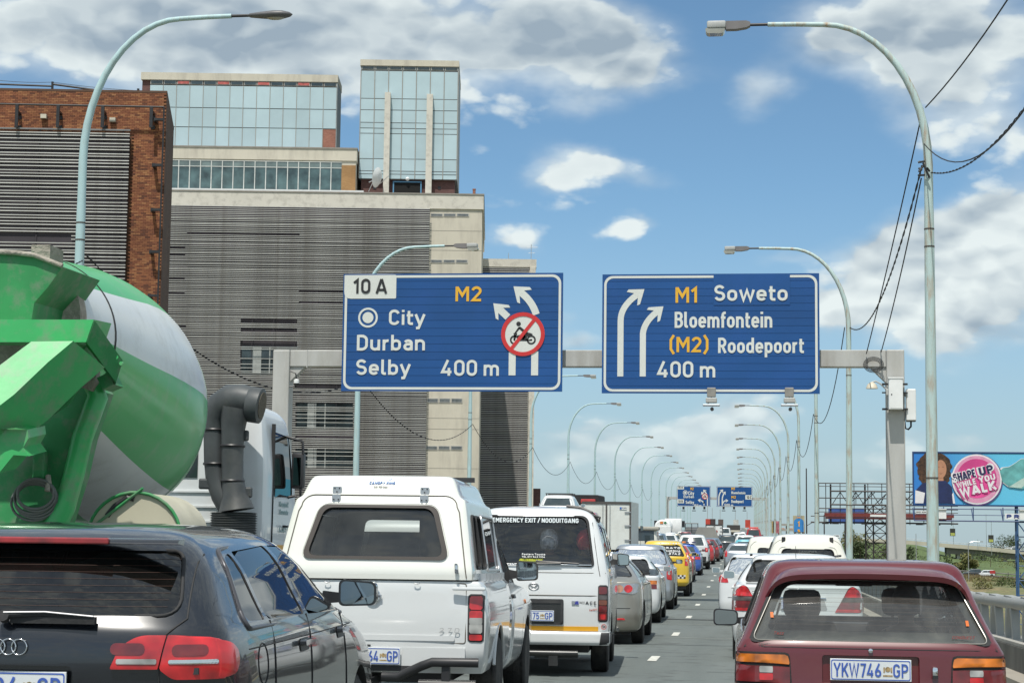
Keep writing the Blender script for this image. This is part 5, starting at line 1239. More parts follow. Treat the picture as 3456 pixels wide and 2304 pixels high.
def generic(label,X,d,L,Wd,H,pt,kind='hatch',belt=.93,hood=.86,roofw=None,rb=.06,rt=.42,wb=None,wt=None,cowl=None,deck=None,lights=(),rw=None,gls=None,detail=2,yaw=0.0,rad=.30,
            plt=None,bump_mat=None,name=None,cat='car',extra=None,sidew=True,mirror_col=None,seats=True,zb=.20,tail_z=None,group='cars queueing on the bridge',grow=0.0):
    """a car seen from behind: L, Wd, H overall; belt = window line; rb / rt = where the rear glass starts and meets the roof"""
    hw = Wd/2; rw_ = roofw or hw*.66
    cowl = cowl or L-1.15; wt = wt or cowl-.75
    rows = [(zb,.10,L-.16,hw-.10,.22,.30),(zb+.06,.03,L-.07,hw-.03,.24,.34),(.44,.0,L,hw,.26,.40),(.60,.015,L-.02,hw,.26,.42),(hood-.10,.03,L-.08,hw-.008,.26,.45)]
    if deck:       # saloon: boot lid
        rows += [(hood,.05,L-.30,hw-.02,.26,.5),(deck[0]-.03,.05,cowl+.15,hw-.035,.24,.55),(deck[0],.09,cowl+.05,hw-.05,.24,.5),(deck[0]+.03,deck[1],cowl,hw-.07,.30,.4)]
    else:
        rows += [(hood,.045,L-.30,hw-.02,.24,.5),(hood+.04,.05,cowl+.20,hw-.03,.24,.5),(belt,rb,cowl,hw-.05,.24,.45)]
    zr = H-.11; b0 = rows[-1]
    for k in (.33,.66,1.0):
        rows.append((b0[0]+(zr-b0[0])*k,b0[1]+(rt-b0[1])*k**1.1,b0[2]+(wt-b0[2])*k,b0[3]+(rw_-b0[3])*k**1.15,.24,.35))
    rows += [(H-.045,rt+.05,wt-.10,rw_-.05,.26,.34),(H-.012,rt+.20,wt-.30,rw_-.18,.28,.3),(H,rt+.5,wt-.6,rw_-.38,.15,.15)]
    sh = Shell(rows,curve=.035,sub=3 if detail < 2 else 4)
    t = thing(name or 'car',label,cat,(X,d,gz(d)),(pitch(d,d+L),0,R(yaw)),group)
    mats = [pt,TRIM,INTER]; wy = (rad+.52 if not deck else rad+.62,L-rad-.50)
    z0 = belt+.03 if not deck else deck[0]+.05; zt = zr-.03
    def hwz(z): return sh.at(z)[2]
    # outlines
    rwp = rw or [(-hwz(z0)+.10,z0+.02),(hwz(z0)-.10,z0+.02),(hwz(zt)-.09,zt),(-hwz(zt)+.09,zt)]
    rwp = rpoly(rwp,.07)
    yb0,yf0 = sh.at(z0)[0],sh.at(z0)[1]; yb1,yf1 = sh.at(zt)[0],sh.at(zt)[1]
    def sx(y0a,y1a,y0b,y1b): return rpoly([(y0a,z0+.01),(y1a,z0+.01),(y1b,zt-.005),(y0b,zt-.005)],.05)
    a0,a1 = yb0+.28,yf0-.42; c0,c1 = yb1+.26,yf1-.10
    B1 = a0+(a1-a0)*.5
    sides = []
    if sidew:
        q = .22
        sides = [sx(a0+.02,B1-.04-.55*0,c0+.02,B1-.05),sx(B1+.03,a1,B1+.02,c1)]
        if kind in ('wagon','van','mpv'):
            m1 = a0+(B1-a0)*.36; sides = [sx(a0,m1-.03,c0,m1-.04),sx(m1+.03,B1-.04,m1+.02,B1-.05),sx(B1+.03,a1,B1+.02,c1)]
    wsp = rpoly([(-hwz(z0)+.12,z0+.0),(hwz(z0)-.12,z0+.0),(hwz(zt)-.10,zt),(-hwz(zt)+.10,zt)],.06)
    cut = []
    if detail >= 2:
        cut.append((sh.inner(z0-.12 if not deck else deck[0]+.01,H-.05,.045),2))
        cut.append((MB().prism(rwp,'y',-.6,(rt+.5)),1)); cut.append((MB().prism(wsp,'y',wt-.5,L+.6),1))
        for p in sides: cut.append((MB().prism(p,'x',-hw-.3,hw+.3),1))
    if detail >= 1:
        for y_ in wy: cut.append((MB().lathe([(rad+.055,-hw-.2),(rad+.055,hw+.2)],'x',24,Matrix.Translation((0,y_,rad))),1))
        me = cut_body(sh.mesh_mb(),mats,cut)
    else: me = sh.mesh_mb().mesh('body',mats,32)
    link('body',me,t)
    if detail >= 1: MB().box(-hw+.22,hw-.22,wy[0]-.4,wy[1]+.4,.16,.62).build('underbody',TRIM,t)
    g = gls or (GL_TINT if detail >= 2 else GLASSD); o_ = -.012 if detail >= 2 else .004
    gr = lambda p: [((u-sum(a for a,b in p)/len(p))*1.015+sum(a for a,b in p)/len(p),(v-sum(b for a,b in p)/len(p))*1.02+sum(b for a,b in p)/len(p)) for u,v in p]
    prear(sh,gr(rwp),o_,0 if detail >= 2 else .02).build('rear_window',g,t,40)
    if detail >= 2 or detail == 1: pfront(sh,gr(wsp),o_,0).build('windscreen',g,t,40)
    for p in sides:
        for s_ in (-1,1): pside(sh,gr(p),s_,o_,0).build('side_window',g,t,40)
    f = lambda x,z,o: (x,sh.yrear(x,z)-o,z)
    if detail >= 2: loop_tube(f,rwp,.010,6,.002).build('window_seal',RUBBER,t,60)
    for (m_,poly) in lights:
        for s_ in (1,-1): prear(sh,poly if s_ > 0 else mirror_x(poly),.008,.05,8,8).build('tail_light',m_,t,40)
    if detail >= 1:
        for y_ in wy:
            for s_ in (-1,1): wheel(t,s_*(hw-.02),y_,rad,.19,s_)
        # boot lid and bumper shut lines, door lines
        zb_ = .56; mb = prear(sh,[(-hw+.20,zb_),(hw-.20,zb_),(hw-.20,zb_+.010),(-hw+.20,zb_+.010)],.004,.01,20,2); mb.build('shut_line',RUBBER,t)
        for yy in (a0+.12,B1,a1+.12):
            for s_ in (-1,1): pside(sh,[(yy,.30),(yy+.009,.30),(yy+.009,z0-.02),(yy,z0-.02)],s_,.0015,.01,2,10).build('shut_line',RUBBER,t)
        for yy in (B1-.18,a1-.12):
            for s_ in (-1,1): pside(sh,rrect(yy-.16,yy,z0-.12,z0-.085,.015,2),s_,.025,.03,4,4).build('door_handle',pt if detail > 1 else TRIM,t)
        for s_ in (-1,1): wing_mirror(t,s_*(sh.xside(a1-.05,z0)-.01),a1-.02,z0+.07,s_,col=mirror_col or pt)
    if plt: plate(t,sh,plt[0],plt[1],plt[2])
    if detail >= 2 and seats:
        for s_ in (-1,1): seat(t,s_*hw*.42,a1-.75,.38)
        bench(t,a0+.30,hw*1.45,.38,.5)
        MB().box(-hw+.16,hw-.16,yf0-.42,yf0-.12,z0-.12,z0-.02).build('dashboard',INTER,t)
    if extra: extra(t,sh,hw)
    return t,sh
GL_TINT = glass('green tinted car glass',(.62,.75,.70),.75,.03)
GL_DARK = glass('dark privacy glass',(.12,.14,.14),.5,.03)
GL_DUST = glass('dusty rear glass',(.80,.86,.84),1.0,.13,(.36,.35,.33))
RED = lens('red lens',(.60,.014,.018)); REDD = lens('dark red lens',(.17,.010,.012)); AMB = lens('amber lens',(.72,.20,.015)); CLR = lens('clear lens',(.42,.42,.40)); SMK = lens('smoked lens',(.09,.075,.07))
P_WHITE = paint('white car paint',(.67,.69,.69),dust=.2); P_CREAM = paint('cream white paint',(.74,.73,.65),dust=.14)
P_SILVER = paint('silver metallic paint',(.46,.49,.52),.75,.32,dust=.25); P_CHAMP = paint('champagne metallic paint',(.36,.345,.30),.7,.33,dust=.35)
P_NAVY = paint('black blue metallic paint',(.006,.008,.013),.0,.26,dust=.04); P_MAROON = paint('faded maroon paint',(.105,.002,.008),.0,.38,dust=.10)
P_YEL = paint('taxi yellow paint',(.72,.47,.02),dust=.15); P_BLUE = paint('mid blue paint',(.02,.09,.38),.1,dust=.15); P_RED = paint('red car paint',(.38,.015,.02),dust=.2)
P_DKRED = paint('dark red car paint',(.16,.015,.02),.2,dust=.25); P_BLACK = paint('black car paint',(.010,.011,.013),dust=.15); P_GREYB = paint('grey blue car paint',(.13,.19,.26),.4,dust=.2)
P_TURQ = paint('turquoise paint',(.10,.42,.50),dust=.2); P_GREY = paint('mid grey paint',(.16,.17,.175),.3,dust=.25); P_GOLD = paint('pale gold paint',(.42,.38,.29),.6,dust=.2)

def sorted_line(f):
    pl = [(.70,1.125),(.62,1.62)]+[(.60-.10*(1-math.cos(R(a))),1.66+.085*math.sin(R(a))) for a in range(0,91,18)]+[(-.50-.10*math.sin(R(a)),1.66+.085*math.cos(R(a))) for a in range(0,91,18)]+[(-.62,1.62),(-.70,1.125)]
    out = []
    for (a,b),(c,d) in zip(pl,pl[1:]):
        n = max(1,int(math.hypot(c-a,d-b)/.06))
        out += [f(a+(c-a)*i/n,b+(d-b)*i/n,.003) for i in range(n)]
    return out+[f(*pl[-1],.003)]

# ---- black estate hatchback, left foreground
def build_black():
    X,d,L,hw,H = -2.83,6.62,4.29,.885,1.485
    rows = [(.20,.12,L-.16,hw-.10,.22,.3),(.30,.02,L-.05,hw-.02,.26,.36),(.50,.0,L,hw,.30,.42),(.66,.01,L-.02,hw,.30,.46),(.74,.05,L-.08,hw,.30,.5),(.84,.045,L-.28,hw-.004,.28,.5),(.93,.035,L-.60,hw-.012,.26,.5),
            (1.00,.04,L-.95,hw-.022,.25,.5),(1.06,.055,L-1.18,hw-.04,.24,.45),(1.12,.09,L-1.30,hw-.075,.24,.42),
            (1.20,.15,L-1.47,hw-.115,.24,.40),(1.29,.235,L-1.66,hw-.16,.24,.38),(1.36,.30,L-1.82,hw-.215,.25,.36),(1.405,.345,L-1.95,hw-.265,.27,.36),(1.445,.44,L-2.1,hw-.34,.3,.34),(1.472,.62,L-2.3,hw-.47,.3,.3),(H,.95,L-2.7,hw-.70,.12,.12)]
    sh = Shell(rows,nr=2.5,nf=2.4,curve=.03,sub=4)
    t = thing('car','glossy black hatchback with red tail lights in the lower left corner','car',(X,d,gz(d)+.005),(pitch(d,d+L),0,R(3.2)),'cars queueing on the bridge')
    mats = [P_NAVY,TRIM,INTER]; wy = (.80,3.38); rad = .325
    rwp = rpoly([(-.665,1.125),(.665,1.125),(.60,1.375),(-.60,1.375)],[.09,.09,.05,.05],6)
    s1 = rpoly([(.62,1.085),(.95,1.075),(.93,1.36),(.78,1.345)],[.07,.03,.03,.07]); s2 = rpoly([(1.0,1.075),(1.80,1.06),(1.74,1.385),(.98,1.365)],.035); s3 = rpoly([(1.88,1.055),(2.88,1.03),(2.26,1.375),(1.82,1.385)],[.03,.05,.08,.03])
    wsp = rpoly([(-.70,1.10),(.70,1.10),(.60,1.40),(-.60,1.40)],.06)
    cut = [(sh.inner(.90,1.435,.05),2),(MB().prism(rwp,'y',-.5,.9),1),(MB().prism(wsp,'y',1.9,4.6),1)]+[(MB().prism(p,'x',-1.2,1.2),1) for p in (s1,s2,s3)]
    cut += [(MB().lathe([(rad+.05,-1.2),(rad+.05,1.2)],'x',28,Matrix.Translation((0,y_,rad))),1) for y_ in wy]
    # recess for the number plate
    cut.append((MB().prism(rpoly([(-.30,.76),(.30,.76),(.27,.935),(-.27,.935)],.02),'y',-.2,.085),0))
    link('body',cut_body(sh.mesh_mb(),mats,cut,30),t)
    f = lambda x,z,o: (x,sh.yrear(x,z)-o,z)
    prear(sh,[(u*1.02,(v-1.25)*1.03+1.25) for u,v in rwp],-.012,0,16,14).build('rear_window',GL_DARK2,t,50)
    loop_tube(f,rwp,.008,6,.0).build('window_seal',RUBBER,t,60)
    for i in range(8):
        z_ = 1.16+i*.026; prear(sh,[(-.60,z_),(.60,z_),(.60,z_+.0009),(-.60,z_+.0009)],-.010,.0008,16,1).build('heater_wire',mat('orange brown heater wire',(.07,.025,.012),.6),t)
    pfront(sh,wsp,-.012,0).build('windscreen',GL_TINT,t,50)
    for p in (s1,s2,s3):
        for s_ in (-1,1):
            c = (sum(a for a,b in p)/len(p),sum(b for a,b in p)/len(p)); pside(sh,[((u-c[0])*1.02+c[0],(v-c[1])*1.03+c[1]) for u,v in p],s_,-.006,0).build('side_window',GL_SKYR,t,50)
    for s_ in (-1,1):    # window surround
        sur = rpoly([(.56,1.055),(2.96,1.015),(2.30,1.40),(.74,1.375)],[.08,.05,.09,.09],6)
        g_ = lambda y,z,o: (s_*(sh.xside(y,z)+o),y,z); loop_tube(g_,sur,.011,6,.002).build('window_trim',mat('satin grey trim',(.10,.10,.11),.35,metal=.5),t,60)
    # tail lights: two pieces split by the tailgate line
    tl_in = rpoly([(.42,.925),(.60,.925),(.625,1.055),(.52,1.055),(.455,1.01)],[.01,.005,.005,.05,.03]); tl_out = rpoly([(.606,.925),(.655,.885),(.835,.885),(.838,.93),(.836,1.02),(.80,1.045),(.631,1.056)],[.005,.02,.004,.004,.004,.02,.005])
    tl_side = rpoly([(.185,.887),(.27,.90),(.335,.94),(.33,.99),(.25,1.025),(.185,1.038)],[.004,.03,.03,.03,.03,.004])
    for s_ in (1,-1):
        q = prear(sh,tl_in if s_ > 0 else mirror_x(tl_in),.014,.04,20,20).build('tail_light',RED,t,50); c_ = rrect(.445,.596,.945,.965,.004,2); prear(sh,c_ if s_ > 0 else mirror_x(c_),.0175,.002,12,3).build('reverse_lamp',CLR,q)
        q = prear(sh,tl_out if s_ > 0 else mirror_x(tl_out),.014,.04,24,20).build('tail_light',RED,t,50); c_ = rrect(.640,.815,.945,.962,.004,2); prear(sh,c_ if s_ > 0 else mirror_x(c_),.0175,.002,16,3).build('indicator_strip',CHROME,q)
        pside(sh,tl_side,s_,.012,.03,20,16).build('tail_light',RED,t,50)
        for (a,b) in ((.49,1.0),(.72,.995)):
            c_ = rrect(a-.07,a+.06,b-.02,b+.025,.02,3); prear(sh,c_ if s_ > 0 else mirror_x(c_),.0165,.001,10,6).build('dark_bulb',REDD,q)
    # high brake light under the spoiler lip
    MB().prism([(.36,1.425),(.26,1.418),(.25,1.405),(.34,1.398)],'x',-.62,.62).build('spoiler_lip',P_NAVY,t,60)
    MB().bbox(-.34,.34,.238,.27,1.400,1.426,.006).build('brake_light',lens('deep red lens',(.30,.010,.014)),t)
    # wiper
    w_ = MB().tube([(-.005,.055,1.115),(-.0,.02,1.125)],.022,10); w_.tube([(0,.035,1.128),(.15,.05,1.132),(.35,.052,1.118)],[.013,.010,.006],8).box(.02,.355,.045,.075,1.095,1.122)
    w_.build('wiper',RUBBER,t,40); MB().tube([(.0,.025,1.137),(.16,.038,1.140),(.35,.043,1.125)],.004,6).build('wiper_glint',mat('painted wiper glint',(.30,.30,.31),.4,metal=.5),t,40)  # pale strip along the arm stands in for its glint
    # rings badge
    for k in (-1.5,-.5,.5,1.5):
        c = (k*.043,1.005); P_ = [(c[0]+.030*math.cos(a),sh.yrear(c[0],c[1])-.008,c[1]+.030*math.sin(a)) for a in [2*math.pi*i/28 for i in range(29)]]
        MB().tube(P_,.0035,6,caps=False).build('badge_ring',CHROME,t,60)
    plate(t,sh,'XTR 04','GP',.852,.50,.120,y=.075)
    # shut lines
    ln = lambda a,b,n=10: [(a[0]+(b[0]-a[0])*i/n,a[1]+(b[1]-a[1])*i/n) for i in range(n+1)]
    for s_ in (-1,1):
        pts = ln((.603,.80),(.603,.925),3)+ln((.62,1.058),(.685,1.115),5)+ln((.685,1.115),(.655,1.36),8)
        MB().tube([(s_*x,sh.yrear(x,z)-.001,z) for x,z in pts],.0045,5).build('shut_line',RUBBER,t)
        for y0,y1,z1 in ((.98,1.02,1.07),(1.83,1.83,1.06),(2.92,2.80,1.02)):
            MB().tube([(s_*(sh.xside(y0+(y1-y0)*i/8,.32+(z1-.32)*i/8)+.0005),y0+(y1-y0)*i/8,.32+(z1-.32)*i/8) for i in range(9)],.0045,5).build('shut_line',RUBBER,t)
        MB().tube([(s_*(sh.xside(.55+2.9*i/14,.975-.03*i/14)+.0005),.55+2.9*i/14,.975-.03*i/14) for i in range(15)],.003,5).build('body_crease',RUBBER,t)
        fl_ = [(1.0+.09*math.cos(a)-.22,.90+.085*math.sin(a)) for a in [2*math.pi*i/20 for i in range(21)]]
        if s_ > 0: MB().tube([(sh.xside(y,z)+.0005,y,z) for y,z in fl_],.003,5,caps=False).build('fuel_flap',RUBBER,t)
        for yy in (1.66,2.70): q = pside(sh,rrect(yy-.11,yy+.11,.895,.955,.028,4),s_,.004,.02,6,5).build('door_handle',BLACK,t,40); pside(sh,rrect(yy-.12,yy+.12,.925,.95,.01,3),s_,.035,.03,8,3).build('handle_bar',P_NAVY,q,40)
        for y_ in wy: wheel(t,s_*(hw-.02),y_,rad,.21,s_)
        wing_mirror(t,s_*(sh.xside(2.75,1.08)-.03),2.78,1.125,s_,.205,.145,P_BLACK,.07)
    MB().box(-.66,.66,.5,3.8,.17,.7).build('underbody',TRIM,t)
    for s_ in (-1,1): seat(t,s_*.37,1.95,.46,.50,.60)
    bench(t,1.02,1.25,.46,.56)
    MB().box(-.72,.72,2.75,3.1,.95,1.05).build('dashboard',INTER,t)
    MB().box(-.75,.75,.12,.95,.905,.93).build('parcel_shelf',INTER,t)
GL_DARK2 = glass('smoked rear glass',(.26,.32,.30),.6,.012)
GL_SKYR = glass('reflective side glass',(.05,.06,.06),.5,.02)
build_black()

# ---- white bakkie with canopy
def build_bakkie():
    X,d,L,hw = -2.735,13.2,4.95,.845
    t = thing('pickup_truck','white pickup truck with a white fibreglass canopy ahead of the black hatchback','pickup truck',(X,d,gz(d)),(pitch(d,d+L),0,R(2.3)),'cars queueing on the bridge')
    tub = Shell([(.42,.06,2.25,hw-.03,.08,.03),(.50,.02,2.25,hw-.01,.07,.03),(.60,.0,2.25,hw,.05,.03),(.80,.0,2.25,hw+.012,.05,.03),(.95,.005,2.25,hw-.004,.05,.03),(1.06,.01,2.25,hw-.03,.05,.03),(1.10,.02,2.25,hw-.06,.05,.03),(1.105,.06,2.24,hw-.12,.05,.03)],nr=3.2,nf=6,curve=.0)
    cab = Shell([(.30,2.30,L-.30,hw-.10,.04,.3),(.40,2.28,L-.08,hw-.02,.03,.3),(.60,2.28,L,hw+.005,.03,.35),(.80,2.28,L-.03,hw+.012,.03,.38),(.92,2.28,L-.12,hw-.01,.03,.4),(1.00,2.28,L-.40,hw-.04,.03,.4),(1.04,2.28,L-1.15,hw-.06,.03,.4),(1.10,2.28,L-1.35,hw-.08,.04,.35),
                 (1.25,2.30,L-1.58,hw-.12,.05,.3),(1.42,2.33,L-1.85,hw-.17,.06,.3),(1.56,2.38,L-2.10,hw-.22,.10,.28),(1.62,2.45,L-2.2,hw-.30,.12,.25),(1.64,2.6,L-2.35,hw-.45,.1,.2)],nr=4,nf=2.6,curve=.01)
    ca = Shell([(1.112,.0,2.26,.745,.05,.03),(1.16,.0,2.26,.745,.05,.03),(1.30,.045,2.26,.725,.06,.04),(1.50,.115,2.26,.695,.07,.05),(1.66,.175,2.26,.668,.08,.06),(1.71,.20,2.24,.655,.08,.08),(1.74,.215,2.22,.615,.08,.10),(1.86,.27,2.15,.565,.09,.14),(1.895,.30,2.10,.53,.10,.14),(1.905,.42,1.95,.42,.1,.12)],nr=4.5,nf=3.5,curve=.0)
    rad = .335; wy = (1.12,3.98)
    link('tub',cut_body(tub.mesh_mb(),[P_WHITE,TRIM,INTER],[(MB().lathe([(rad+.07,-1.2),(rad+.07,1.2)],'x',28,Matrix.Translation((0,wy[0],rad+.01))),1)],30),t)
    sw = rpoly([(2.48,1.06),(3.28,1.06),(2.78,1.50),(2.52,1.50)],.04); wsp = rpoly([(-.66,1.10),(.66,1.10),(.58,1.53),(-.58,1.53)],.05); rwp = rpoly([(-.60,1.14),(.60,1.14),(.54,1.50),(-.54,1.50)],.05)
    link('cab',cut_body(cab.mesh_mb(),[P_WHITE,TRIM,INTER],[(cab.inner(.95,1.60,.04),2),(MB().prism(sw,'x',-1.2,1.2),1),(MB().prism(wsp,'y',3.0,4.7),1),(MB().prism(rwp,'y',2.0,2.7),1),(MB().lathe([(rad+.07,-1.2),(rad+.07,1.2)],'x',28,Matrix.Translation((0,wy[1],rad+.01))),1)],30),t)
    win = rpoly([(-.535,1.275),(.535,1.275),(.425,1.655),(-.425,1.655)],[.075]*4,7)
    sws = [rpoly([(.32,1.20),(.62,1.20),(.62,1.60),(.44,1.60)],[.05]*4),rpoly([(.70,1.20),(1.0,1.20),(1.0,1.60),(.70,1.60)],.05),rpoly([(1.12,1.18),(2.08,1.18),(2.08,1.62),(1.12,1.62)],.05)]
    rooflift = []
    link('canopy',cut_body(ca.mesh_mb(),[P_CREAM2,TRIM,INTER],[(ca.inner(1.14,1.86,.03),2),(MB().prism(win,'y',-.5,.8),1),(MB().prism(rpoly([(-.5,1.25),(.5,1.25),(.45,1.6),(-.45,1.6)],.05),'y',2.0,2.6),1)]+[(MB().prism(p,'x',-1.2,1.2),1) for p in sws],30),t)
    f = lambda x,z,o: (x,ca.yrear(x,z)-o,z)
    prear(ca,[(u*1.03,(v-1.46)*1.03+1.46) for u,v in win],-.010,0,14,12).build('canopy_window',GL_CAN,t,50)
    BR = mat('brown black rubber seal',(.035,.028,.024),.6)
    ob = [(u*1.055,(v-1.465)*1.09+1.465) for u,v in win]; ib = [(u*.975,(v-1.465)*.965+1.465) for u,v in win]
    ring_frame(f,ob,ib,.016,.022).build('window_seal',BR,t,50)
    for p in sws:
        c = (sum(a for a,b in p)/len(p),sum(b for a,b in p)/len(p))
        for s_ in (-1,1):
            pside(ca,p,s_,-.004,0).build('side_window',GL_DARK,t); g_ = lambda y,z,o: (s_*(ca.xside(y,z)+o),y,z); loop_tube(g_,p,.012,6,.004).build('window_frame',ALU if p is sws[2] else RUBBER,t,60)
    # lift-up door line, hinges, handle, sticker
    dl = rpoly([(-.70,1.118),(.70,1.118),(.60,1.66),(.50,1.745),(-.50,1.745),(-.60,1.66)],[.0,.0,.03,.05,.05,.03],4)
    path = [p for p in dl if True]; pts = [f(u,v,.003) for u,v in path[4:]+path[:1]]
    MB().tube([p for p in [f(-.70,1.13,.003)]+[q for q in pts[::-1]][1:] if 0] or sorted_line(f),.005,5).build('door_line',mat('grey shadow seam',(.12,.11,.09),.8),t)
    groove = rpoly([(-.575,1.255),(.575,1.255),(.455,1.68),(-.455,1.68)],.09,6); loop_tube(f,groove,.004,5,.001).build('pressed_line',P_CREAM2,t,60)
    for x in (-.335,.345):
        h = MB().prism(rrect(x-.035,x+.035,1.755,1.81,.01,2),'y',ca.yrear(x,1.78)-.012,ca.yrear(x,1.78)+.01).prism(rrect(x-.033,x+.033,1.69,1.748,.01,2),'y',ca.yrear(x,1.72)-.018,ca.yrear(x,1.72)+.01)
        q = h.build('hinge',ALU,t)
        mb = MB()
        for dx,zz in ((-.018,1.795),(.018,1.795),(0,1.768),(-.018,1.708),(.018,1.708),(0,1.735)): mb.lathe([(.006,-.004),(.006,0)],'y',8,Matrix.Translation((x+dx,ca.yrear(x,zz)-.018,zz)))
        mb.build('screw',TRIM,q)
    mb = MB(); mb.prism(rpoly([(.615,1.16),(.645,1.16),(.635,1.235),(.612,1.235)],.01),'y',-.02,.03); mb.tube([(.63,-.03,1.22),(.628,-.035,1.19)],.012,8); mb.build('handle',CHROME,t)
    STK = mat('sticker blue',(.04,.16,.42),.5); zc = 1.835
    yy = ca.yrear(0,zc)-.004
    tilt = (R(-24.7),0,0)
    stext('lettering','CANOPY KING',STK,t,-.032-.06,zc-.005,(.20,.022),y=yy,stroke=.20,slant=.18,rot=tilt); stext('lettering','031 709 0641',mat('sticker grey',(.28,.28,.27),.6),t,-.032-.02,zc-.030,(.11,.012),y=ca.yrear(0,zc-.03)-.004,stroke=.18,rot=tilt)
    mb = MB(); mb.prism([(-.075,.040),(-.045,.026),(.0,.030),(.045,.026),(.085,.042),(.07,.02),(-.06,.02)],'y',-.001,.001); mb.build('sticker_crown',STK,t,loc=(0,ca.yrear(0,zc+.02)-.005,zc+.005),rot=tilt)
    # tailgate, badge, handle
    tg = rpoly([(-.70,.645),(.70,.645),(.70,1.085),(-.70,1.085)],.02); ft = lambda x,z,o: (x,tub.yrear(x,z)-o,z)
    loop_tube(ft,tg,.0045,5,.0).build('tailgate_line',mat('grey shadow seam',(.12,.11,.09),.8),t)
    MB().prism(rpoly([(-.62,.66),(.62,.66),(.62,.70),(-.62,.70)],.015),'y',-.006,.02).build('tailgate_fold',P_WHITE,t)
    cb,cz = 0.0,.985
    MB().tube([(cb+.052*math.cos(a),-.012,cz+.052*math.sin(a)) for a in [2*math.pi*i/28 for i in range(29)]],.0075,8,caps=False).build('badge_ring',CHROME,t,60)
    bar = MB().bbox(cb-.068,cb+.068,-.024,-.008,cz-.013,cz+.013,.003).build('badge_bar',CHROME,t); stext('lettering','NISSAN',BLACK,bar,cb-.054,cz-.008,(.108,.016),y=-.0255,stroke=.17,th=.001)
    MB().bbox(.60,.85,-.045,-.01,1.035,1.062,.01).build('tailgate_handle',P_WHITE,t,40)
    for x in (-.35,.0,.33): MB().tube([(x-.02,-.012,1.10),(x-.02,-.012,1.085),(x,-.012,1.078),(x+.02,-.012,1.085),(x+.02,-.012,1.10)],.004,5).build('canopy_clip',ALU,t)
    stext('lettering','2.7 D',mat('pale decal',(.42,.43,.43),.4),t,.50,.722,(.155,.036),y=-.0095,stroke=.12,slant=.2,th=.001)
    MB().bbox(-.06,-.01,-.012,.0,.645-.03,.645-.018,.003).build('lock',BLACK,t)
    # tail lights
    for s_ in (-1,1):
        F_ = lambda p: p if s_ > 0 else mirror_x(p)
        hb = prear(tub,F_(rrect(.715,.838,.655,1.01,.02,3)),.004,.05,8,8).build('tail_light',TRIM,t,40)
        for (z0,z1,m) in ((.895,.995,RED),(.80,.888,REDD if 0 else RED),(.72,.795,CLR),(.668,.712,RED)):
            prear(tub,F_(rrect(.728,.825,z0,z1,.012,3)),.012,.01,8,4).build('lens',m,hb,40)
        prear(tub,F_(rrect(.728,.825,.79,.835,.004,2)),.0128,.01,8,3).build('lens',CLR,hb,40)
        MB().tube([(s_*(tub.xside(y,.62)-.004),y,.62+.0*y) for y in (.1,.6)],.004,5).build('body_seam',RUBBER,t)
    # rear panel, number plate, bumper bar
    MB().box(-.70,.70,-.004,.05,.47,.61).build('rear_panel',P_WHITE,t)
    plate(t,tub,'VSR 564','GP',.545,.44,.125,y=-.015)
    MB().box(-.26,.30,-.012,.02,.435,.475).build('plate_lamp_bar',TRIM,t)
    for s_ in (-1,1):
        MB().tube([(s_*.10,-.10,.40),(s_*.22,-.12,.40),(s_*.40,-.17,.485),(s_*.48,-.19,.515),(s_*.82,-.17,.515)],.034,12).build('bumper_bar',BLACK,t,60)
        MB().tube([(s_*.38,-.17,.355),(s_*.80,-.16,.355)],.034,12).box(s_*.58-.03,s_*.58+.03,-.19,-.13,.37,.49).build('bumper_step',BLACK,t,60)
    MB().box(-.03,.03,-.2,.3,.33,.39).tube([(0,-.2,.36),(0,-.21,.47)],.03,10).build('tow_hitch',BLACK,t)
    MB().box(-.55,.55,.2,4.4,.34,.55).build('chassis',TRIM,t)
    for s_ in (-1,1):
        for y_ in wy: wheel(t,s_*(hw+.01),y_,rad,.21,s_,'steel')
        pside(cab,sw,s_,-.005,0).build('side_window',GL_DARK,t)
        for yy in (2.42,3.46): pside(cab,[(yy,.42),(yy+.008,.42),(yy+.008,1.04),(yy,1.04)],s_,.001,.01,2,8).build('shut_line',RUBBER,t)
        pside(cab,rrect(2.52,2.68,.93,.965,.012,2),s_,.025,.03,4,3).build('door_handle',BLACK,t)
        pside(cab,rrect(3.70,3.78,.86,.90,.012,2),s_,.012,.02,4,3).build('indicator',AMB,t)
        wing_mirror(t,s_*.76,3.12,1.17,s_,.20,.19,TRIM,.05)
        for y_ in (.5,.8,1.1,1.4,1.7,2.0): MB().box(*(sorted((s_*.74,s_*.80))),y_-.03,y_+.03,1.10,1.16).build('canopy_clamp',ALU,t)
        # arch lip
        MB().tube([(s_*(tub.xside(wy[0],.6)+.004),wy[0]+(rad+.075)*math.cos(a),rad+.01+(rad+.075)*math.sin(a)) for a in [R(q) for q in range(15,166,10)]],.014,6).build('arch_lip',P_WHITE,t,60)
    for y_,z_,x_ in ((1.75,1.915,.56),(2.85,1.80,.52)): MB().box(-x_,x_,y_-.03,y_+.03,z_,z_+.04).build('roof_rack_bar',BLACK,t)
    pfront(cab,wsp,-.01,0).build('windscreen',GL_TINT,t); prear(cab,rwp,-.01,0).build('cab_rear_window',GL_TINT,t)
    for s_ in (-1,1): seat(t,s_*.36,2.62,.62,.46,.58)
    MB().box(-.66,.66,3.3,3.6,.96,1.06).build('dashboard',INTER,t)
    # contents seen through the canopy glass
    MB().bbox(.10,.33,1.7,1.9,1.11,1.62,.02).build('stowed_box',mat('dark fabric load',(.05,.05,.06),.9),t)
P_CREAM2 = paint('white gelcoat',(.72,.73,.68),dust=.12)
GL_CAN = glass('smoky canopy glass',(.62,.68,.67),.85,.12,(.20,.21,.21))
build_bakkie()

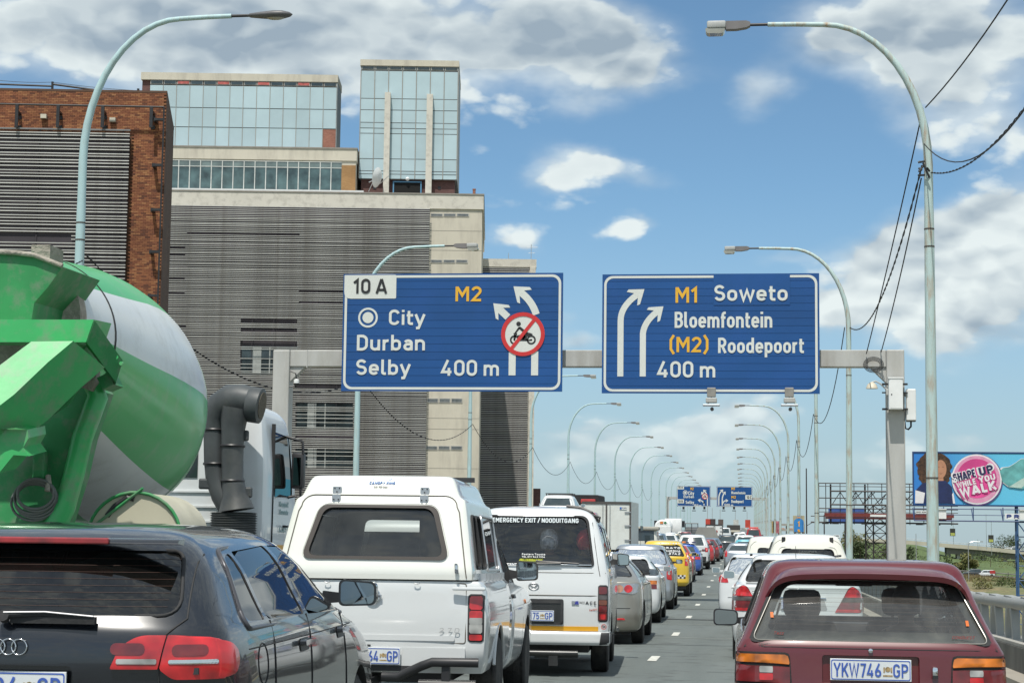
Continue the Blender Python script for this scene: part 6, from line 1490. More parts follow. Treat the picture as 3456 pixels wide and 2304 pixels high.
# ---- white minibus taxi
def build_minibus():
    X,d,L,hw,H = -2.285,19.8,4.45,.845,1.885
    rows = [(.34,.12,L-.1,hw-.05,.12,.2),(.42,.04,L-.03,hw-.01,.12,.22),(.55,.01,L,hw,.11,.25),(.75,.0,L,hw,.11,.28),(.95,.01,L-.02,hw,.11,.3),(1.10,.03,L-.10,hw-.012,.12,.3),(1.20,.045,L-.22,hw-.03,.12,.3),(1.40,.09,L-.42,hw-.07,.13,.3),(1.60,.15,L-.62,hw-.12,.14,.3),(1.74,.20,L-.78,hw-.17,.16,.3),
            (1.81,.25,L-.9,hw-.23,.2,.3),(1.855,.34,L-1.05,hw-.33,.22,.3),(H,.6,L-1.4,hw-.52,.2,.2)]
    sh = Shell(rows,nr=3.4,nf=3.0,curve=.012,sub=3)
    t = thing('minibus','white minibus taxi with an amber stripe and EMERGENCY EXIT lettering on its rear window','minibus',(X,d,gz(d)),(pitch(d,d+L),0,R(2.6)),'cars queueing on the bridge')
    rad = .315; wy = (1.08,3.38)
    rwp = rpoly([(-.655,1.215),(.655,1.215),(.575,1.765),(-.575,1.765)],[.05,.05,.09,.09],6)
    sws = [rpoly([(a,1.20),(b,1.20),(b-.02,1.68),(a+.02,1.68)],.06) for a,b in ((.45,1.45),(1.55,2.55),(2.66,3.62))]; wsp = rpoly([(-.70,1.15),(.70,1.15),(.62,1.72),(-.62,1.72)],.07)
    cut = [(sh.inner(.75,1.83,.045),2),(MB().prism(rwp,'y',-.5,.9),1),(MB().prism(wsp,'y',3.3,4.9),1)]+[(MB().prism(p,'x',-1.2,1.2),1) for p in sws]
    cut += [(MB().lathe([(rad+.055,-1.2),(rad+.055,1.2)],'x',24,Matrix.Translation((0,y_,rad))),1) for y_ in wy]
    link('body',cut_body(sh.mesh_mb(),[P_WHITE,TRIM,INTER],cut,30),t)
    f = lambda x,z,o: (x,sh.yrear(x,z)-o,z)
    prear(sh,[(u*1.02,(v-1.49)*1.02+1.49) for u,v in rwp],-.010,0,14,12).build('rear_window',GL_BUS,t,50)
    ob = [(u*1.03,(v-1.49)*1.04+1.49) for u,v in rwp]; ib = [(u*.985,(v-1.49)*.98+1.49) for u,v in rwp]
    ring_frame(f,ob,ib,.010,.016).build('window_seal',RUBBER,t,50)
    MB().tube([f(-.64+1.28*i/8,1.222,.02) for i in range(9)],.007,6).build('chrome_strip',CHROME,t,60)
    pfront(sh,wsp,-.01,0).build('windscreen',GL_TINT,t)
    for p in sws:
        for s_ in (-1,1): pside(sh,p,s_,-.006,0).build('side_window',GL_TINT,t)
    yy = sh.yrear(0,1.70); tl = (R(-17),0,0)
    stext('lettering','EMERGENCY EXIT / NOODUITGANG',mat('white vinyl letters',(.62,.68,.70),.5),t,-.485,1.690,(.97,.052),y=yy-.006,stroke=.19,rot=tl)
    stext('lettering','Footers Toyota',WHITEP,t,-.14,1.325,(.26,.020),y=sh.yrear(0,1.33)-.010,stroke=.17,rot=tl); stext('lettering','TEL 011 943 1104',WHITEP,t,-.14,1.297,(.26,.018),y=sh.yrear(0,1.30)-.010,stroke=.18,rot=tl)
    MB().prism([(-.20,1.22),(.06,1.22),(.10,1.285),(-.16,1.285)],'y',sh.yrear(0,1.25)+.012,sh.yrear(0,1.25)+.016).build('yellow_sticker',mat('yellow green sticker',(.50,.52,.05),.5,var=.3,scale=20),t)
    # wiper
    MB().tube([(.30,sh.yrear(.3,1.225)-.035,1.24),(.05,sh.yrear(0,1.24)-.04,1.235),(-.10,sh.yrear(0,1.24)-.04,1.225)],.012,6).tube([(.50,sh.yrear(.5,1.24)-.03,1.238),(.02,sh.yrear(0,1.26)-.03,1.262)],.009,6).build('wiper',BLACK,t)
    # pressings, recess with plate, letters
    for z_ in (.885,1.135): MB().tube([f(-.80+1.6*i/10,z_,.0) for i in range(11)],.006 if z_ < 1 else .004,6).build('pressed_line',mat('grey shadow seam',(.12,.11,.09),.8),t)
    bx = MB().prism(rrect(-.34,.335,.565,.845,.02,3),'y',-.012,.03).build('plate_surround',mat('glossy black plastic',(.025,.026,.026),.3,coat=.6),t)
    MB().box(-.335,.33,-.022,-.013,.80,.838).box(-.335,-.31,-.030,-.013,.57,.83).box(.305,.33,-.030,-.013,.57,.83).box(-.335,.33,-.030,-.013,.568,.590).build('surround_lip',TRIM,t)
    stext('lettering','TOYOTA',WHITEP,t,-.245,.806,(.225,.024),y=-.0235,stroke=.17,gap=.22)
    plate(t,sh,'TZN 875','GP',.66,.44,.118,y=-.02,x=.012)
    cz = .982
    for (rx,rz) in ((.056,.038),(.020,.037)): MB().tube([(rx*math.cos(a),sh.yrear(0,cz)-.008,cz+rz*math.sin(a)) for a in [2*math.pi*i/24 for i in range(25)]],.005,6,caps=False).build('badge',ALU,t,60)
    MB().tube([(.036*math.cos(a),sh.yrear(0,cz)-.009,cz+.018+.014*math.sin(a)) for a in [2*math.pi*i/20 for i in range(21)]],.0045,6,caps=False).build('badge',ALU,t,60)
    stext('lettering','HIACE',TRIM,t,.512,.792,(.185,.032),y=sh.yrear(.6,.80)-.004,stroke=.17,gap=.2,th=.001)
    q = MB().prism([(.43,.79),(.505,.79),(.50,.826),(.425,.826)],'y',-.006,.0).build('model_badge',mat('striped badge blue',(.05,.06,.30),.4),t); MB().prism([(.425,.79),(.455,.79),(.47,.826),(.425,.826)],'y',-.008,-.0065).build('badge_silver',ALU,q)
    stext('lettering','Factory',mat('red script decal',(.48,.09,.06),.5),t,.62,.715,(.09,.022),y=sh.yrear(.66,.72)-.004,th=.001,stroke=.16,slant=.3,rot=(0,R(-12),0))
    prear(sh,[(-.72,.498),(.72,.498),(.72,.548),(-.72,.548)],.006,.012,14,3).build('amber_stripe',mat('amber reflective stripe',(.72,.36,.02),.4,var=.06),t)
    bp = Shell([(.345,-.03,.6,.84,.10,.1),(.38,-.055,.6,.855,.10,.1),(.46,-.055,.6,.855,.10,.1),(.49,-.04,.6,.845,.1,.1)],nr=3.5,curve=0)
    bp.mesh_mb().build('bumper',P_WHITE,t,30)
    for s_ in (-1,1):
        F_ = lambda p: p if s_ > 0 else mirror_x(p)
        prear(bp,F_([(.735,.348),(.845,.36),(.845,.485),(.755,.485)]),.006,.02,6,6).build('bumper_corner',TRIM,t,40)
        pside(bp,[(.06,.35),(.5,.36),(.5,.48),(.06,.48)],s_,.006,.02,6,4).build('bumper_corner',TRIM,t,40)
        hb = prear(sh,F_(rrect(.715,.826,.60,1.005,.02,3)),.006,.05,8,8).build('tail_light',TRIM,t,40)
        for (z0,z1,m) in ((.905,.985,REDD),(.845,.895,SMK),(.785,.840,AMB2),(.705,.78,REDD),(.62,.70,REDD)): prear(sh,F_(rrect(.726,.815,z0,z1,.010,2)),.014,.01,8,4).build('lens',m,hb,40)
        prear(sh,F_(rrect(.745,.80,.63,.685,.010,2)),.0150,.01,8,4).build('reflector',RED,hb,40)
        prear(sh,F_(rpoly([(.735,.50),(.835,.505),(.835,.592),(.735,.592)],.01)),.004,.012,6,4).build('corner_panel',P_WHITE,t,40)
        for y_ in wy: wheel(t,s_*(hw-.035),y_,rad,.20,s_,'steel')
        wing_mirror(t,s_*.80,3.72,1.30,s_,.16,.17,TRIM,.04)
        MB().tube([(s_*x,sh.yrear(abs(x),z)-.0005,z) for x,z in [(.735,1.1),(.715,1.2),(.675,1.45),(.64,1.7)]],.004,5).build('shut_line',RUBBER,t)
    sx_ = sh.yrear(.78,.545)-.012; mb = MB(); disc(mb,.782,.548,.030,sx_,16,0,.024,.002); mb.build('speed_sticker',mat('sticker red',(.5,.06,.05),.5),t); stext('lettering','120',BLACK,t,.765,.536,(.034,.022),y=sx_-.001,stroke=.2,th=.001)
    MB().box(-.6,.6,.3,4.1,.25,.5).build('underbody',TRIM,t)
    MB().tube([(-.55,-.06,.255),(.50,-.06,.255)],.034,12).box(.18,.28,-.09,0,.12,.23).box(.02,.5,-.03,.1,.20,.24).build('tow_bar',mat('worn black tow bar',(.06,.06,.06),.35,metal=.6,var=.3),t,60)
    MB().lathe([(.001,-.04),(.03,-.03),(.042,0),(.03,.03),(.001,.04)],'y',12,Matrix.Translation((-.08,-.16,.30))).tube([(-.08,-.16,.26),(-.08,-.1,.2),(-.08,0,.22)],.022,8).build('tow_ball',RUBBER,t,40)
    bench(t,.36,1.42,.65,.68,0)
    bench(t,1.45,1.3,.6,.70,0); bench(t,2.4,1.3,.6,.70,0)
    for s_ in (-1,1): seat(t,s_*.4,3.0,.7,.46,.62)
    for k,(x,lab,hair,top,hat) in enumerate(((-.47,'passenger in a pale shirt, head and shoulders at the left of the minibus rear window',HAIRB,mat('pale blue shirt',(.55,.60,.68),.8),None),(.14,'passenger wearing a silver patterned headscarf in the middle of the minibus rear window',HAIRB,mat('lilac shirt',(.36,.38,.50),.8),mat('silver patterned scarf',(.42,.42,.44),.45,var=.8,scale=22)),
                                              (.56,'passenger in a red headscarf and red top at the right of the minibus rear window',HAIRB,mat('red top',(.62,.04,.05),.8),mat('red scarf',(.70,.06,.07),.8,var=.2,scale=12)))):
        c = Matrix.Translation((X,d,gz(d)))@Matrix.Rotation(R(2.6),4,'Z')@Vector((x,.47,.83))
        person(lab,tuple(c),SKIN1,hair,top,R(2.6),hat=hat,scale=.93,group='passengers in the minibus')
    MB().tube([(.33,.5,1.89),(.50,.5,1.87),(.62,.45,1.82),(.70,.5,1.72)],.018,6).tube([(.60,.42,1.80),(.72,.42,1.76),(.70,.42,1.70)],.016,6).build('roof_strap',BLACK,t)
AMB2 = lens('smoked amber lens',(.22,.05,.015))
GL_BUS = glass('smoky minibus glass',(.94,.97,.97),1.0,.03,(.30,.31,.31))
build_minibus()

# ---- maroon hatchback, right foreground
def build_maroon():
    X,d,L,hw,H = .765,10.85,4.0,.805,1.325
    rows = [(.20,.10,L-.2,hw-.10,.2,.3),(.30,.02,L-.06,hw-.03,.2,.3),(.44,-.02,L,hw-.005,.22,.32),(.52,-.01,L,hw,.2,.34),(.56,.02,L-.01,hw+.004,.16,.35),(.68,.03,L-.04,hw,.15,.4),(.77,.035,L-.10,hw-.006,.15,.42),(.80,.04,L-.22,hw-.02,.15,.42),(.83,.055,L-.75,hw-.035,.15,.42),(.85,.07,L-1.22,hw-.045,.16,.4),
            (.95,.155,L-1.42,hw-.09,.18,.36),(1.05,.24,L-1.62,hw-.130,.16,.34),(1.15,.33,L-1.80,hw-.165,.15,.32),(1.215,.385,L-1.92,hw-.19,.14,.3),(1.265,.42,L-2.02,hw-.215,.13,.3),(1.300,.46,L-2.12,hw-.26,.14,.3),(H-.006,.62,L-2.3,hw-.36,.15,.25),(H,1.0,L-2.6,hw-.55,.15,.2)]
    sh = Shell(rows,nr=3.4,nf=2.6,curve=.008,sub=4)
    t = thing('car','faded maroon hatchback with a dusty rear window, nearest car on the right','car',(X,d,gz(d)),(pitch(d,d+L),0,0),'cars queueing on the bridge')
    rad = .29; wy = (.78,3.15)
    rwp = rpoly([(-.70,.835),(.70,.835),(.535,1.195),(-.535,1.195)],[.05,.05,.07,.07],6)
    s1 = rpoly([(.62,.90),(1.55,.885),(1.50,1.20),(.82,1.19)],.05); s2 = rpoly([(1.63,.885),(2.62,.88),(2.05,1.20),(1.58,1.20)],.05); wsp = rpoly([(-.66,.90),(.66,.90),(.54,1.22),(-.54,1.22)],.05)
    cut = [(sh.inner(.70,1.27,.045),2),(MB().prism(rwp,'y',-.5,.85),1),(MB().prism(wsp,'y',1.6,4.4),1),(MB().prism(s1,'x',-1.2,1.2),1),(MB().prism(s2,'x',-1.2,1.2),1),(MB().prism(rpoly([(-.285,.585),(.285,.585),(.285,.755),(-.285,.755)],.02),'y',-.2,.062),0)]
    cut += [(MB().lathe([(rad+.05,-1.2),(rad+.05,1.2)],'x',24,Matrix.Translation((0,y_,rad))),1) for y_ in wy]
    link('body',cut_body(sh.mesh_mb(),[P_MAROON,TRIM,INTER],cut,30),t)
    f = lambda x,z,o: (x,sh.yrear(x,z)-o,z)
    prear(sh,[(u*1.02,(v-1.01)*1.03+1.01) for u,v in rwp],-.006,0,18,16).build('rear_window',GL_DUST,t,50)
    # black ceramic border and bright line, lower dark strip
    ob = [(u*1.035,(v-1.015)*1.07+1.015) for u,v in rwp]; ib = rpoly([(-.615,.892),(.615,.892),(.490,1.165),(-.490,1.165)],[.05,.05,.07,.07],6)
    ring_frame(f,[(u*1.0,v) for u,v in rwp],ib,-.0125,.002).build('window_border',mat('black ceramic border',(.028,.03,.03),.4,var=.2,dirt=(.12,.115,.10),dscale=3,damt=.5),t,50)
    ring_frame(f,ob,[(u*.995,(v-1.015)*.985+1.015) for u,v in rwp],.009,.014).build('window_seal',RUBBER,t,50)
    loop_tube(f,rwp,.0035,5,.012).build('bright_strip',mat('dull bright strip',(.42,.40,.36),.35,metal=.6),t,60)
    for i in range(9): z_ = .93+i*.026; hwz = .60-(z_-.93)*.42; prear(sh,[(-hwz,z_),(hwz,z_),(hwz,z_+.0014),(-hwz,z_+.0014)],-.012,.001,14,1).build('heater_wire',mat('orange brown heater wire',(.07,.025,.012),.6),t)
    for x,z0 in ((-.585,.965),(.575,.935)): prear(sh,[(x,z0),(x+.018,z0),(x+.016,z0+.032),(x-.002,z0+.032)],.004,.002,2,2).build('orange_reflector',mat('orange sticker',(.62,.14,.02),.5),t)
    stext('lettering','CONQUEST',mat('faint red script',(.28,.05,.045),.6),t,.48,.862,(.13,.017),y=sh.yrear(.5,.865)-.006,stroke=.13,slant=.35); stext('lettering','Tazz',mat('faint red script',(.28,.05,.045),.6),t,-.57,.868,(.06,.018),y=sh.yrear(.55,.87)-.006,stroke=.13,slant=.3)
    # roof spoiler lip
    n = 44; top,bot = [],[]
    for i in range(n+1):
        u = -1+2*i/n; a = abs(u)**2.6
        a = abs(u)**11; c2 = u*u
        top.append((u*.600,.30+.10*a,1.268-.022*c2-.105*a)); bot.append((u*.615,.225+.10*a,1.222-.022*c2-.125*a))
    vs = []
    for i in range(n+1):
        x,y,z = top[i]; xb_,yb_,zb_ = bot[i]
        vs += [(x*.99,y+.24,z+.028),(x,y,z-.002),(xb_,yb_,zb_+.014),(xb_,yb_+.01,zb_-.018),(x*.985,y+.20,z-.035)]
    mb = MB(); mb.add(vs,[(5*i+k,5*i+(k+1) % 5,5*i+5+(k+1) % 5,5*i+5+k) for i in range(n) for k in range(5)]+[(0,1,2,3,4),tuple(5*n+k for k in (4,3,2,1,0))]); mb.build('roof_spoiler',P_MAROON,t,50)
    # tail lights
    for s_ in (-1,1):
        F_ = lambda p: p if s_ > 0 else mirror_x(p)
        hb = prear(sh,F_(rpoly([(.462,.565),(.800,.572),(.800,.765),(.475,.765)],[.015,.02,.015,.03])),.003,.05,10,8).build('tail_light',RUBBER,t,40)
        prear(sh,F_(rpoly([(.476,.695),(.795,.700),(.795,.752),(.485,.752)],[.005,.01,.01,.02])),.012,.01,10,4).build('amber_lens',AMB,hb,40)
        prear(sh,F_(rpoly([(.474,.578),(.795,.582),(.795,.690),(.476,.688)],.006)),.012,.01,10,5).build('red_lens',REDD,hb,40)
        prear(sh,F_(rrect(.575,.655,.645,.682,.003,2)),.0145,.01,4,3).build('reverse_lens',CLR,hb); prear(sh,F_(rrect(.575,.655,.600,.640,.003,2)),.0145,.01,4,3).build('brake_lens',RED,hb)
        for y_ in wy: wheel(t,s_*(hw-.025),y_,rad,.18,s_,'steel')
        c_ = lambda y,z,o: (s_*(sh.xside(y,z)+o),y,z)
        for p in (s1,s2): pside(sh,p,s_,-.005,0).build('side_window',GL_TINT,t); loop_tube(c_,p,.008,6,.003).build('window_trim',CHROME if 0 else RUBBER,t,60)
        MB().tube([(s_*(sh.xside(.45+.08*i,.86)+.006),.45+.08*i,.872) for i in range(28)],.006,5).build('belt_trim',ALU,t,60)
        wing_mirror(t,s_*.725,2.40,.885,s_,.18,.125,BLACK,.06)
        MB().tube([(s_*x,sh.yrear(x,z)-.0005,z) for x,z in [(.745,.79),(.70,.86),(.64,1.0),(.575,1.15)]],.004,5).build('shut_line',RUBBER,t)
    k = 0
    MB().tube([f(-.745+1.49*i/12,.795,.0) for i in range(13)],.003,5).build('pressed_line',RUBBER,t)
    stext('lettering','TOYOTA',mat('decal grey',(.14,.13,.12),.5),t,-.66,.802,(.09,.013),y=sh.yrear(.66,.802)-.006,stroke=.15,th=.001)
    plate(t,sh,'YKW746','GP',.672,.475,.128,y=.058)
    loop_tube(lambda u,v,o: (u,.052,v),rpoly([(-.285,.585),(.285,.585),(.285,.755),(-.285,.755)],.02),.004,5).build('recess_edge',P_MAROON,t)
    MB().bbox(.355,.39,-.0,.03,.635,.70,.012).build('boot_lock',CHROME,t,40); MB().box(.357,.388,-.002,.002,.632,.650).build('lock_shade',BLACK,t)
    MB().lathe([(.001,-.012),(.013,-.008),(.014,0)],'y',12,Matrix.Translation((0,.028,.785))).build('washer_nozzle',CHROME,t,40)
    bp = Shell([(.30,-.06,.5,hw-.01,.14,.1),(.36,-.10,.5,hw+.01,.14,.1),(.50,-.10,.5,hw+.01,.14,.1),(.545,-.06,.5,hw,.14,.1)],nr=3,curve=0); bp.mesh_mb().build('bumper',TRIM,t,30)
    MB().box(-.58,.58,.3,3.6,.18,.45).build('underbody',TRIM,t)
    bench(t,.98,1.24,.42,.44,0)
    seat(t,-.34,1.75,.38,.48,.52); seat(t,.34,1.75,.38,.48,.54)
    MB().bbox(-.10,.16,2.05,2.09,1.13,1.18,.01).build('rear_view_mirror',BLACK,t)
    MB().box(-.66,.66,2.3,2.6,.76,.86).build('dashboard',INTER,t)
    MB().tube([(-.52,.6,1.04),(-.56,.75,.88)],.008,6).build('seat_belt',BLACK,t)
    person('driver of the maroon car, light shirt, right arm by the window',(X+.36,d+1.72,gz(d)+.34),SKIN2,mat('dark brown hair',(.025,.018,.013),.8),mat('grey shirt',(.10,.10,.11),.8),0,arm=(1,[(.30,.10,.30),(.40,.30,.42),(.36,.38,.50)]),scale=.95)
build_maroon()
# ---- concrete mixer truck in the next lane
def build_mixer():
    X,d = -6.62,11.2
    t = thing('mixer_truck','green and white concrete mixer truck filling the left side of the road','truck',(X,d,gz(d)),(pitch(d,d+8),0,0),'cars queueing on the bridge')
    def tl(px,py,dd):                 # photo point (2352 wide) at depth dd -> truck coordinates
        p = W(px,py,dd); return Vector((p.x-X,p.y-d,p.z-gz(d)))
    def t3(zx,zy,dd): return tl(zx/1.568/1.469388,(800+zy/1.568)/1.469388,dd)
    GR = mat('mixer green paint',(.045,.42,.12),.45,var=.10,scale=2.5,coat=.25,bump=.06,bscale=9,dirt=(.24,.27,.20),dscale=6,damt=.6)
    GRD = mat('grimy shaded green steel',(.028,.24,.075),.55,var=.18,scale=3,dirt=(.20,.21,.17),dscale=7,damt=.6)  # darker copy of the green: shade put into the colour, plus grime
    CEM = mat('dried cement crust',(.34,.31,.26),.95,var=.25,scale=9,bump=1.0,bscale=30)
    # drum with helical paint stripes
    m,tr,b = principled('drum stripes'); L = tr.links.new
    tc = N(tr,'ShaderNodeTexCoord'); sp = N(tr,'ShaderNodeSeparateXYZ'); L(tc.outputs['Object'],sp.inputs[0])
    ang = math_node(tr,'DIVIDE',math_node(tr,'ARCTAN2',sp.outputs[2],sp.outputs[0]),2*math.pi)
    ph = math_node(tr,'ADD',math_node(tr,'MULTIPLY',ang,4.0),math_node(tr,'MULTIPLY',sp.outputs[1],-.028))
    fr = math_node(tr,'FRACT',math_node(tr,'ADD',ph,10.0+.06))
    st = math_node(tr,'LESS_THAN',fr,.45)
    n = N(tr,'ShaderNodeTexNoise'); L(tc.outputs['Object'],n.inputs['Vector']); n.inputs['Scale'].default_value = 2.6; n.inputs['Detail'].default_value = 12; n.inputs['Roughness'].default_value = .7
    mx = N(tr,'ShaderNodeMix',data_type='RGBA'); L(st,mx.inputs['Factor']); mx.inputs['A'].default_value = (.045,.42,.115,1); mx.inputs['B'].default_value = (.68,.71,.70,1)
    dm = N(tr,'ShaderNodeMapRange'); L(n.outputs['Fac'],dm.inputs['Value']); dm.inputs['From Min'].default_value = .50; dm.inputs['From Max'].default_value = .70; dm.inputs['To Max'].default_value = .38
    m2 = N(tr,'ShaderNodeMix',data_type='RGBA'); L(dm.outputs[0],m2.inputs['Factor']); L(mx.outputs['Result'],m2.inputs['A']); m2.inputs['B'].default_value = (.33,.33,.27,1)
    L(m2.outputs['Result'],b.inputs['Base Color']); b.inputs['Roughness'].default_value = .42; b.inputs['Coat Weight'].default_value = .35; b.inputs['Coat Roughness'].default_value = .15
    DS = m
    prof = [(.46,-.25),(.51,-.2),(.55,0),(.69,.7),(.83,1.4),(.95,2.0),(1.03,2.5),(1.09,3.0),(1.13,3.5),(1.13,4.05),(1.09,4.5),(.94,4.9),(.74,5.2),(.46,5.4)]
    c0 = Vector((1.24,1.45,2.98)); tilt = R(-4.2)
    drum = MB().lathe(prof,'y',72).build('drum',DS,t,22,loc=c0,rot=(tilt,0,R(13)))
    MB().lathe([(1.10,4.05),(1.134,4.05),(1.134,4.068),(1.10,4.068)],'y',72).build('drum_seam',mat('drum weld line',(.25,.33,.27),.6),drum,30,loc=(0,0,0))
    MB().lathe([(.60,.50),(.655,.50),(.661,.53),(.60,.53)],'y',64).build('drum_ring',mat('black rubber',(.02,.02,.02),.8),drum,30)
    MB().lathe([(.36,-.30),(.495,-.32),(.52,-.16),(.45,-.16)],'y',48).build('drum_mouth',CEM,drum,30)
    # hopper (cone) over the mouth
    def loft(name,ring_a,ring_b,m_,th=.03,smooth=30,parent=t):
        n = len(ring_a); mb = MB(); mb.add([tuple(v) for v in ring_a]+[tuple(v) for v in ring_b],[(i,(i+1) % n,n+(i+1) % n,n+i) for i in range(n)]+[tuple(range(n))[::-1],tuple(range(n,2*n))]); return mb.build(name,m_,parent,smooth)
    D0 = 11.9
    hp = [t3(-260,70,D0),t3(-100,62,D0),t3(60,70,D0),t3(160,82,D0),t3(312,140,D0),t3(235,250,D0),t3(165,330,D0),t3(150,420,D0),t3(-300,430,D0)]
    hb = [v+Vector((0,.75,.02)) for v in hp]
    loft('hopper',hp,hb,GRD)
    rim = [t3(-260,66,D0-.02),t3(-100,58,D0-.02),t3(60,66,D0-.02),t3(160,78,D0-.02),t3(312,136,D0-.02)]
    MB().tube(rim,.018,8).build('hopper_rim',CEM,t,60)
    a = t3(148,22,D0+.1); b_ = t3(245,105,D0+.1); MB().box(a.x,b_.x,a.y,a.y+.25,b_.z,a.z).build('hopper_block',CEM,t)
    # cross beam and side plate
    q = [t3(15,420,11.6),t3(480,425,11.6),t3(440,545,11.6),t3(8,545,11.6)]
    q = [t3(-300,424,11.6)]+q[1:3]+[t3(-300,545,11.6)]
    loft('cross_beam',q,[v+Vector((0,.35,.02)) for v in q],GR)
    q = [t3(482,424,11.62),t3(638,640,11.9),t3(602,755,11.9),t3(442,545,11.62)]
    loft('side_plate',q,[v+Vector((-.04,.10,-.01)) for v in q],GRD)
    for zx,zy in ((604,622),(630,655)): MB().lathe([(.014,-.01),(.014,.01)],'y',10,Matrix.Translation(t3(zx,zy,11.86))).build('bolt',GR,t)
    q = [t3(500,730,11.95),t3(560,700,11.95),t3(590,765,11.95),t3(530,792,11.95)]; loft('bracket',q,[v+Vector((0,.2,0)) for v in q],GRD)
    # chute: a trough, lit upper side and shaded underside
    q = [t3(370,540,11.35),t3(150,545,11.35),t3(-250,840,10.9),t3(-250,960,10.9),t3(0,880,11.1),t3(250,650,11.3)]
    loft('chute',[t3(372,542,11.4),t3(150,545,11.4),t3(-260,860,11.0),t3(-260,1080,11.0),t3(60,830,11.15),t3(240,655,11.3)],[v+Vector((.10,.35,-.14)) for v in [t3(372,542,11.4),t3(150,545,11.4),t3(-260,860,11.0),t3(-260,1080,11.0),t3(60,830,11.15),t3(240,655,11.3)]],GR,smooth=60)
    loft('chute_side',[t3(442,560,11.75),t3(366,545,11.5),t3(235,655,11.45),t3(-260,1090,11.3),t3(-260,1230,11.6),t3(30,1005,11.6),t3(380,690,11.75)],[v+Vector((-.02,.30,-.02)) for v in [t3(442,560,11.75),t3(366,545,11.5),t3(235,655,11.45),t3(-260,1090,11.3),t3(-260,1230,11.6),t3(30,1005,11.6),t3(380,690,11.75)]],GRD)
    # pedestal / rear frame
    q = [t3(480,740,12.15),t3(525,800,12.15),t3(440,1050,12.15),t3(395,1250,12.15),t3(300,1560,12.15),t3(-300,1560,12.15),t3(-300,1000,12.15),t3(60,1005,12.15),t3(330,760,12.15)]
    loft('rear_frame',q,[v+Vector((0,.25,0)) for v in q],GRD)
    edge = [t3(470,745,12.12),t3(505,830,12.12),t3(425,1050,12.12),t3(380,1250,12.12),t3(330,1420,12.12),t3(262,1560,12.12)]
    MB().tube(edge,[.07,.075,.075,.075,.08,.08],12).build('frame_edge',GR,t,60)
    arc = [t3(x,y,11.95) for x,y in ((418,700),(400,780),(350,855),(270,910),(150,975),(40,1000))]
    MB().tube(arc,.022,8).build('drum_guard',GRD,t,60)
    q = [t3(440,655,12.0),t3(480,655,12.0),t3(498,690,12.0),t3(490,750,12.0),t3(470,800,12.0),t3(418,780,12.0),t3(425,715,12.0)]; loft('cement_crust',q,[v+Vector((0,.08,0)) for v in q],CEM)
    MB().tube([t3(95,930,11.8),t3(150,1005,11.9)],.022,8).build('chute_strut',CEM,t)
    q = [t3(-300,1015,11.2),t3(60,1010,11.2),t3(132,1015,11.3),t3(138,1060,11.3),t3(110,1110,11.3),t3(142,1155,11.3),t3(60,1150,11.25),t3(-20,1250,11.2),t3(-300,1300,11.2)]
    loft('fold_chute',q,[v+Vector((0,.30,.05)) for v in q],GR)
    for k in range(6):
        ce = t3(190,1345,12.05+k*.012); rr_ = .135+.006*k; MB().tube([(ce.x+rr_*math.cos(a)+.012*math.sin(k*2.1),ce.y-.04,ce.z+rr_*.78*math.sin(a)-.012*k) for a in [2*math.pi*i/28 for i in range(29)]],.0095,8,caps=False).build('hose',mat('grey rubber hose',(.13,.14,.13),.5),t,60)
    q = t3(208,1165,12.1); MB().bbox(q.x-.05,q.x+.05,q.y-.05,q.y+.02,q.z-.14,q.z+.09,.02).build('hose_hook',GRD,t)
    MB().tube([t3(245,1250,12.05),t3(250,1290,12.02),t3(240,1330,12.0)],.02,8).build('hook',CEM,t)
    # mudguard, chassis, wheels
    mg = t3(705,1560,12.9)
    arcp = [(mg.x+.36*math.cos(a),mg.z+.33*math.sin(a)) for a in [R(k*12) for k in range(16)]]
    MB().prism(arcp,'y',mg.y,mg.y+.7).build('mudguard',mat('cream mudguard',(.50,.47,.36),.5,var=.08,dirt=(.3,.28,.2)),t,40)
    MB().tube([(x,mg.y-.01,z) for x,z in arcp],.013,8).build('mudguard_rim',GRD,t,60); MB().tube([(mg.x-.33,mg.y-.02,mg.z+.06),(mg.x+.06,mg.y-.02,mg.z+.36)],.012,6).build('mudguard_stay',GRD,t)
    q0,q1 = t3(560,1455,12.9),t3(705,1360,12.9); MB().bbox(min(q0.x,q1.x),max(q0.x,q1.x),q0.y,q0.y+.06,q0.z,q0.z+.05,.02).build('mud_flap_bracket',BLACK,t) if 0 else MB().tube([t3(560,1450,12.9),t3(600,1400,12.9),t3(670,1352,12.9),t3(704,1362,12.9)],.022,8).build('mud_flap_bracket',BLACK,t)
    MB().box(-.45,.45,.6,9.6,.75,1.05).box(-1.15,1.15,1.0,1.25,.75,1.2).build('chassis',BLACK,t)
    for y_ in (1.9,3.2,8.9):
        for s_ in (-1,1): wheel(t,s_*1.22,y_,.52,.30,s_,'steel')
    # cab
    cy = 19.75-d; x1 = 1.20; x0 = -1.25
    zt = t3(1380,900,19.75).z
    cab = Shell([(1.0,cy,cy+1.75,1.20,.06,.25),(1.6,cy,cy+1.80,1.22,.06,.28),(2.1,cy,cy+1.72,1.22,.06,.3),(2.5,cy,cy+1.60,1.20,.08,.3),(2.86,cy+.02,cy+1.45,1.16,.10,.3),(2.98,cy+.08,cy+1.3,1.08,.16,.3),(3.05,cy+.3,cy+1.1,.9,.2,.3)],nr=4,nf=3,curve=0)
    sw = rpoly([(cy+.50,1.95),(cy+1.35,1.98),(cy+1.28,2.70),(cy+.50,2.72)],.05)
    wsp = rpoly([(-1.0,1.95),(1.0,1.95),(.95,2.7),(-.95,2.7)],.06)
    CABW = mat('white truck cab paint',(.66,.69,.70),.4,var=.05,coat=.6,dirt=(.42,.41,.36),dscale=1.5,damt=.35)
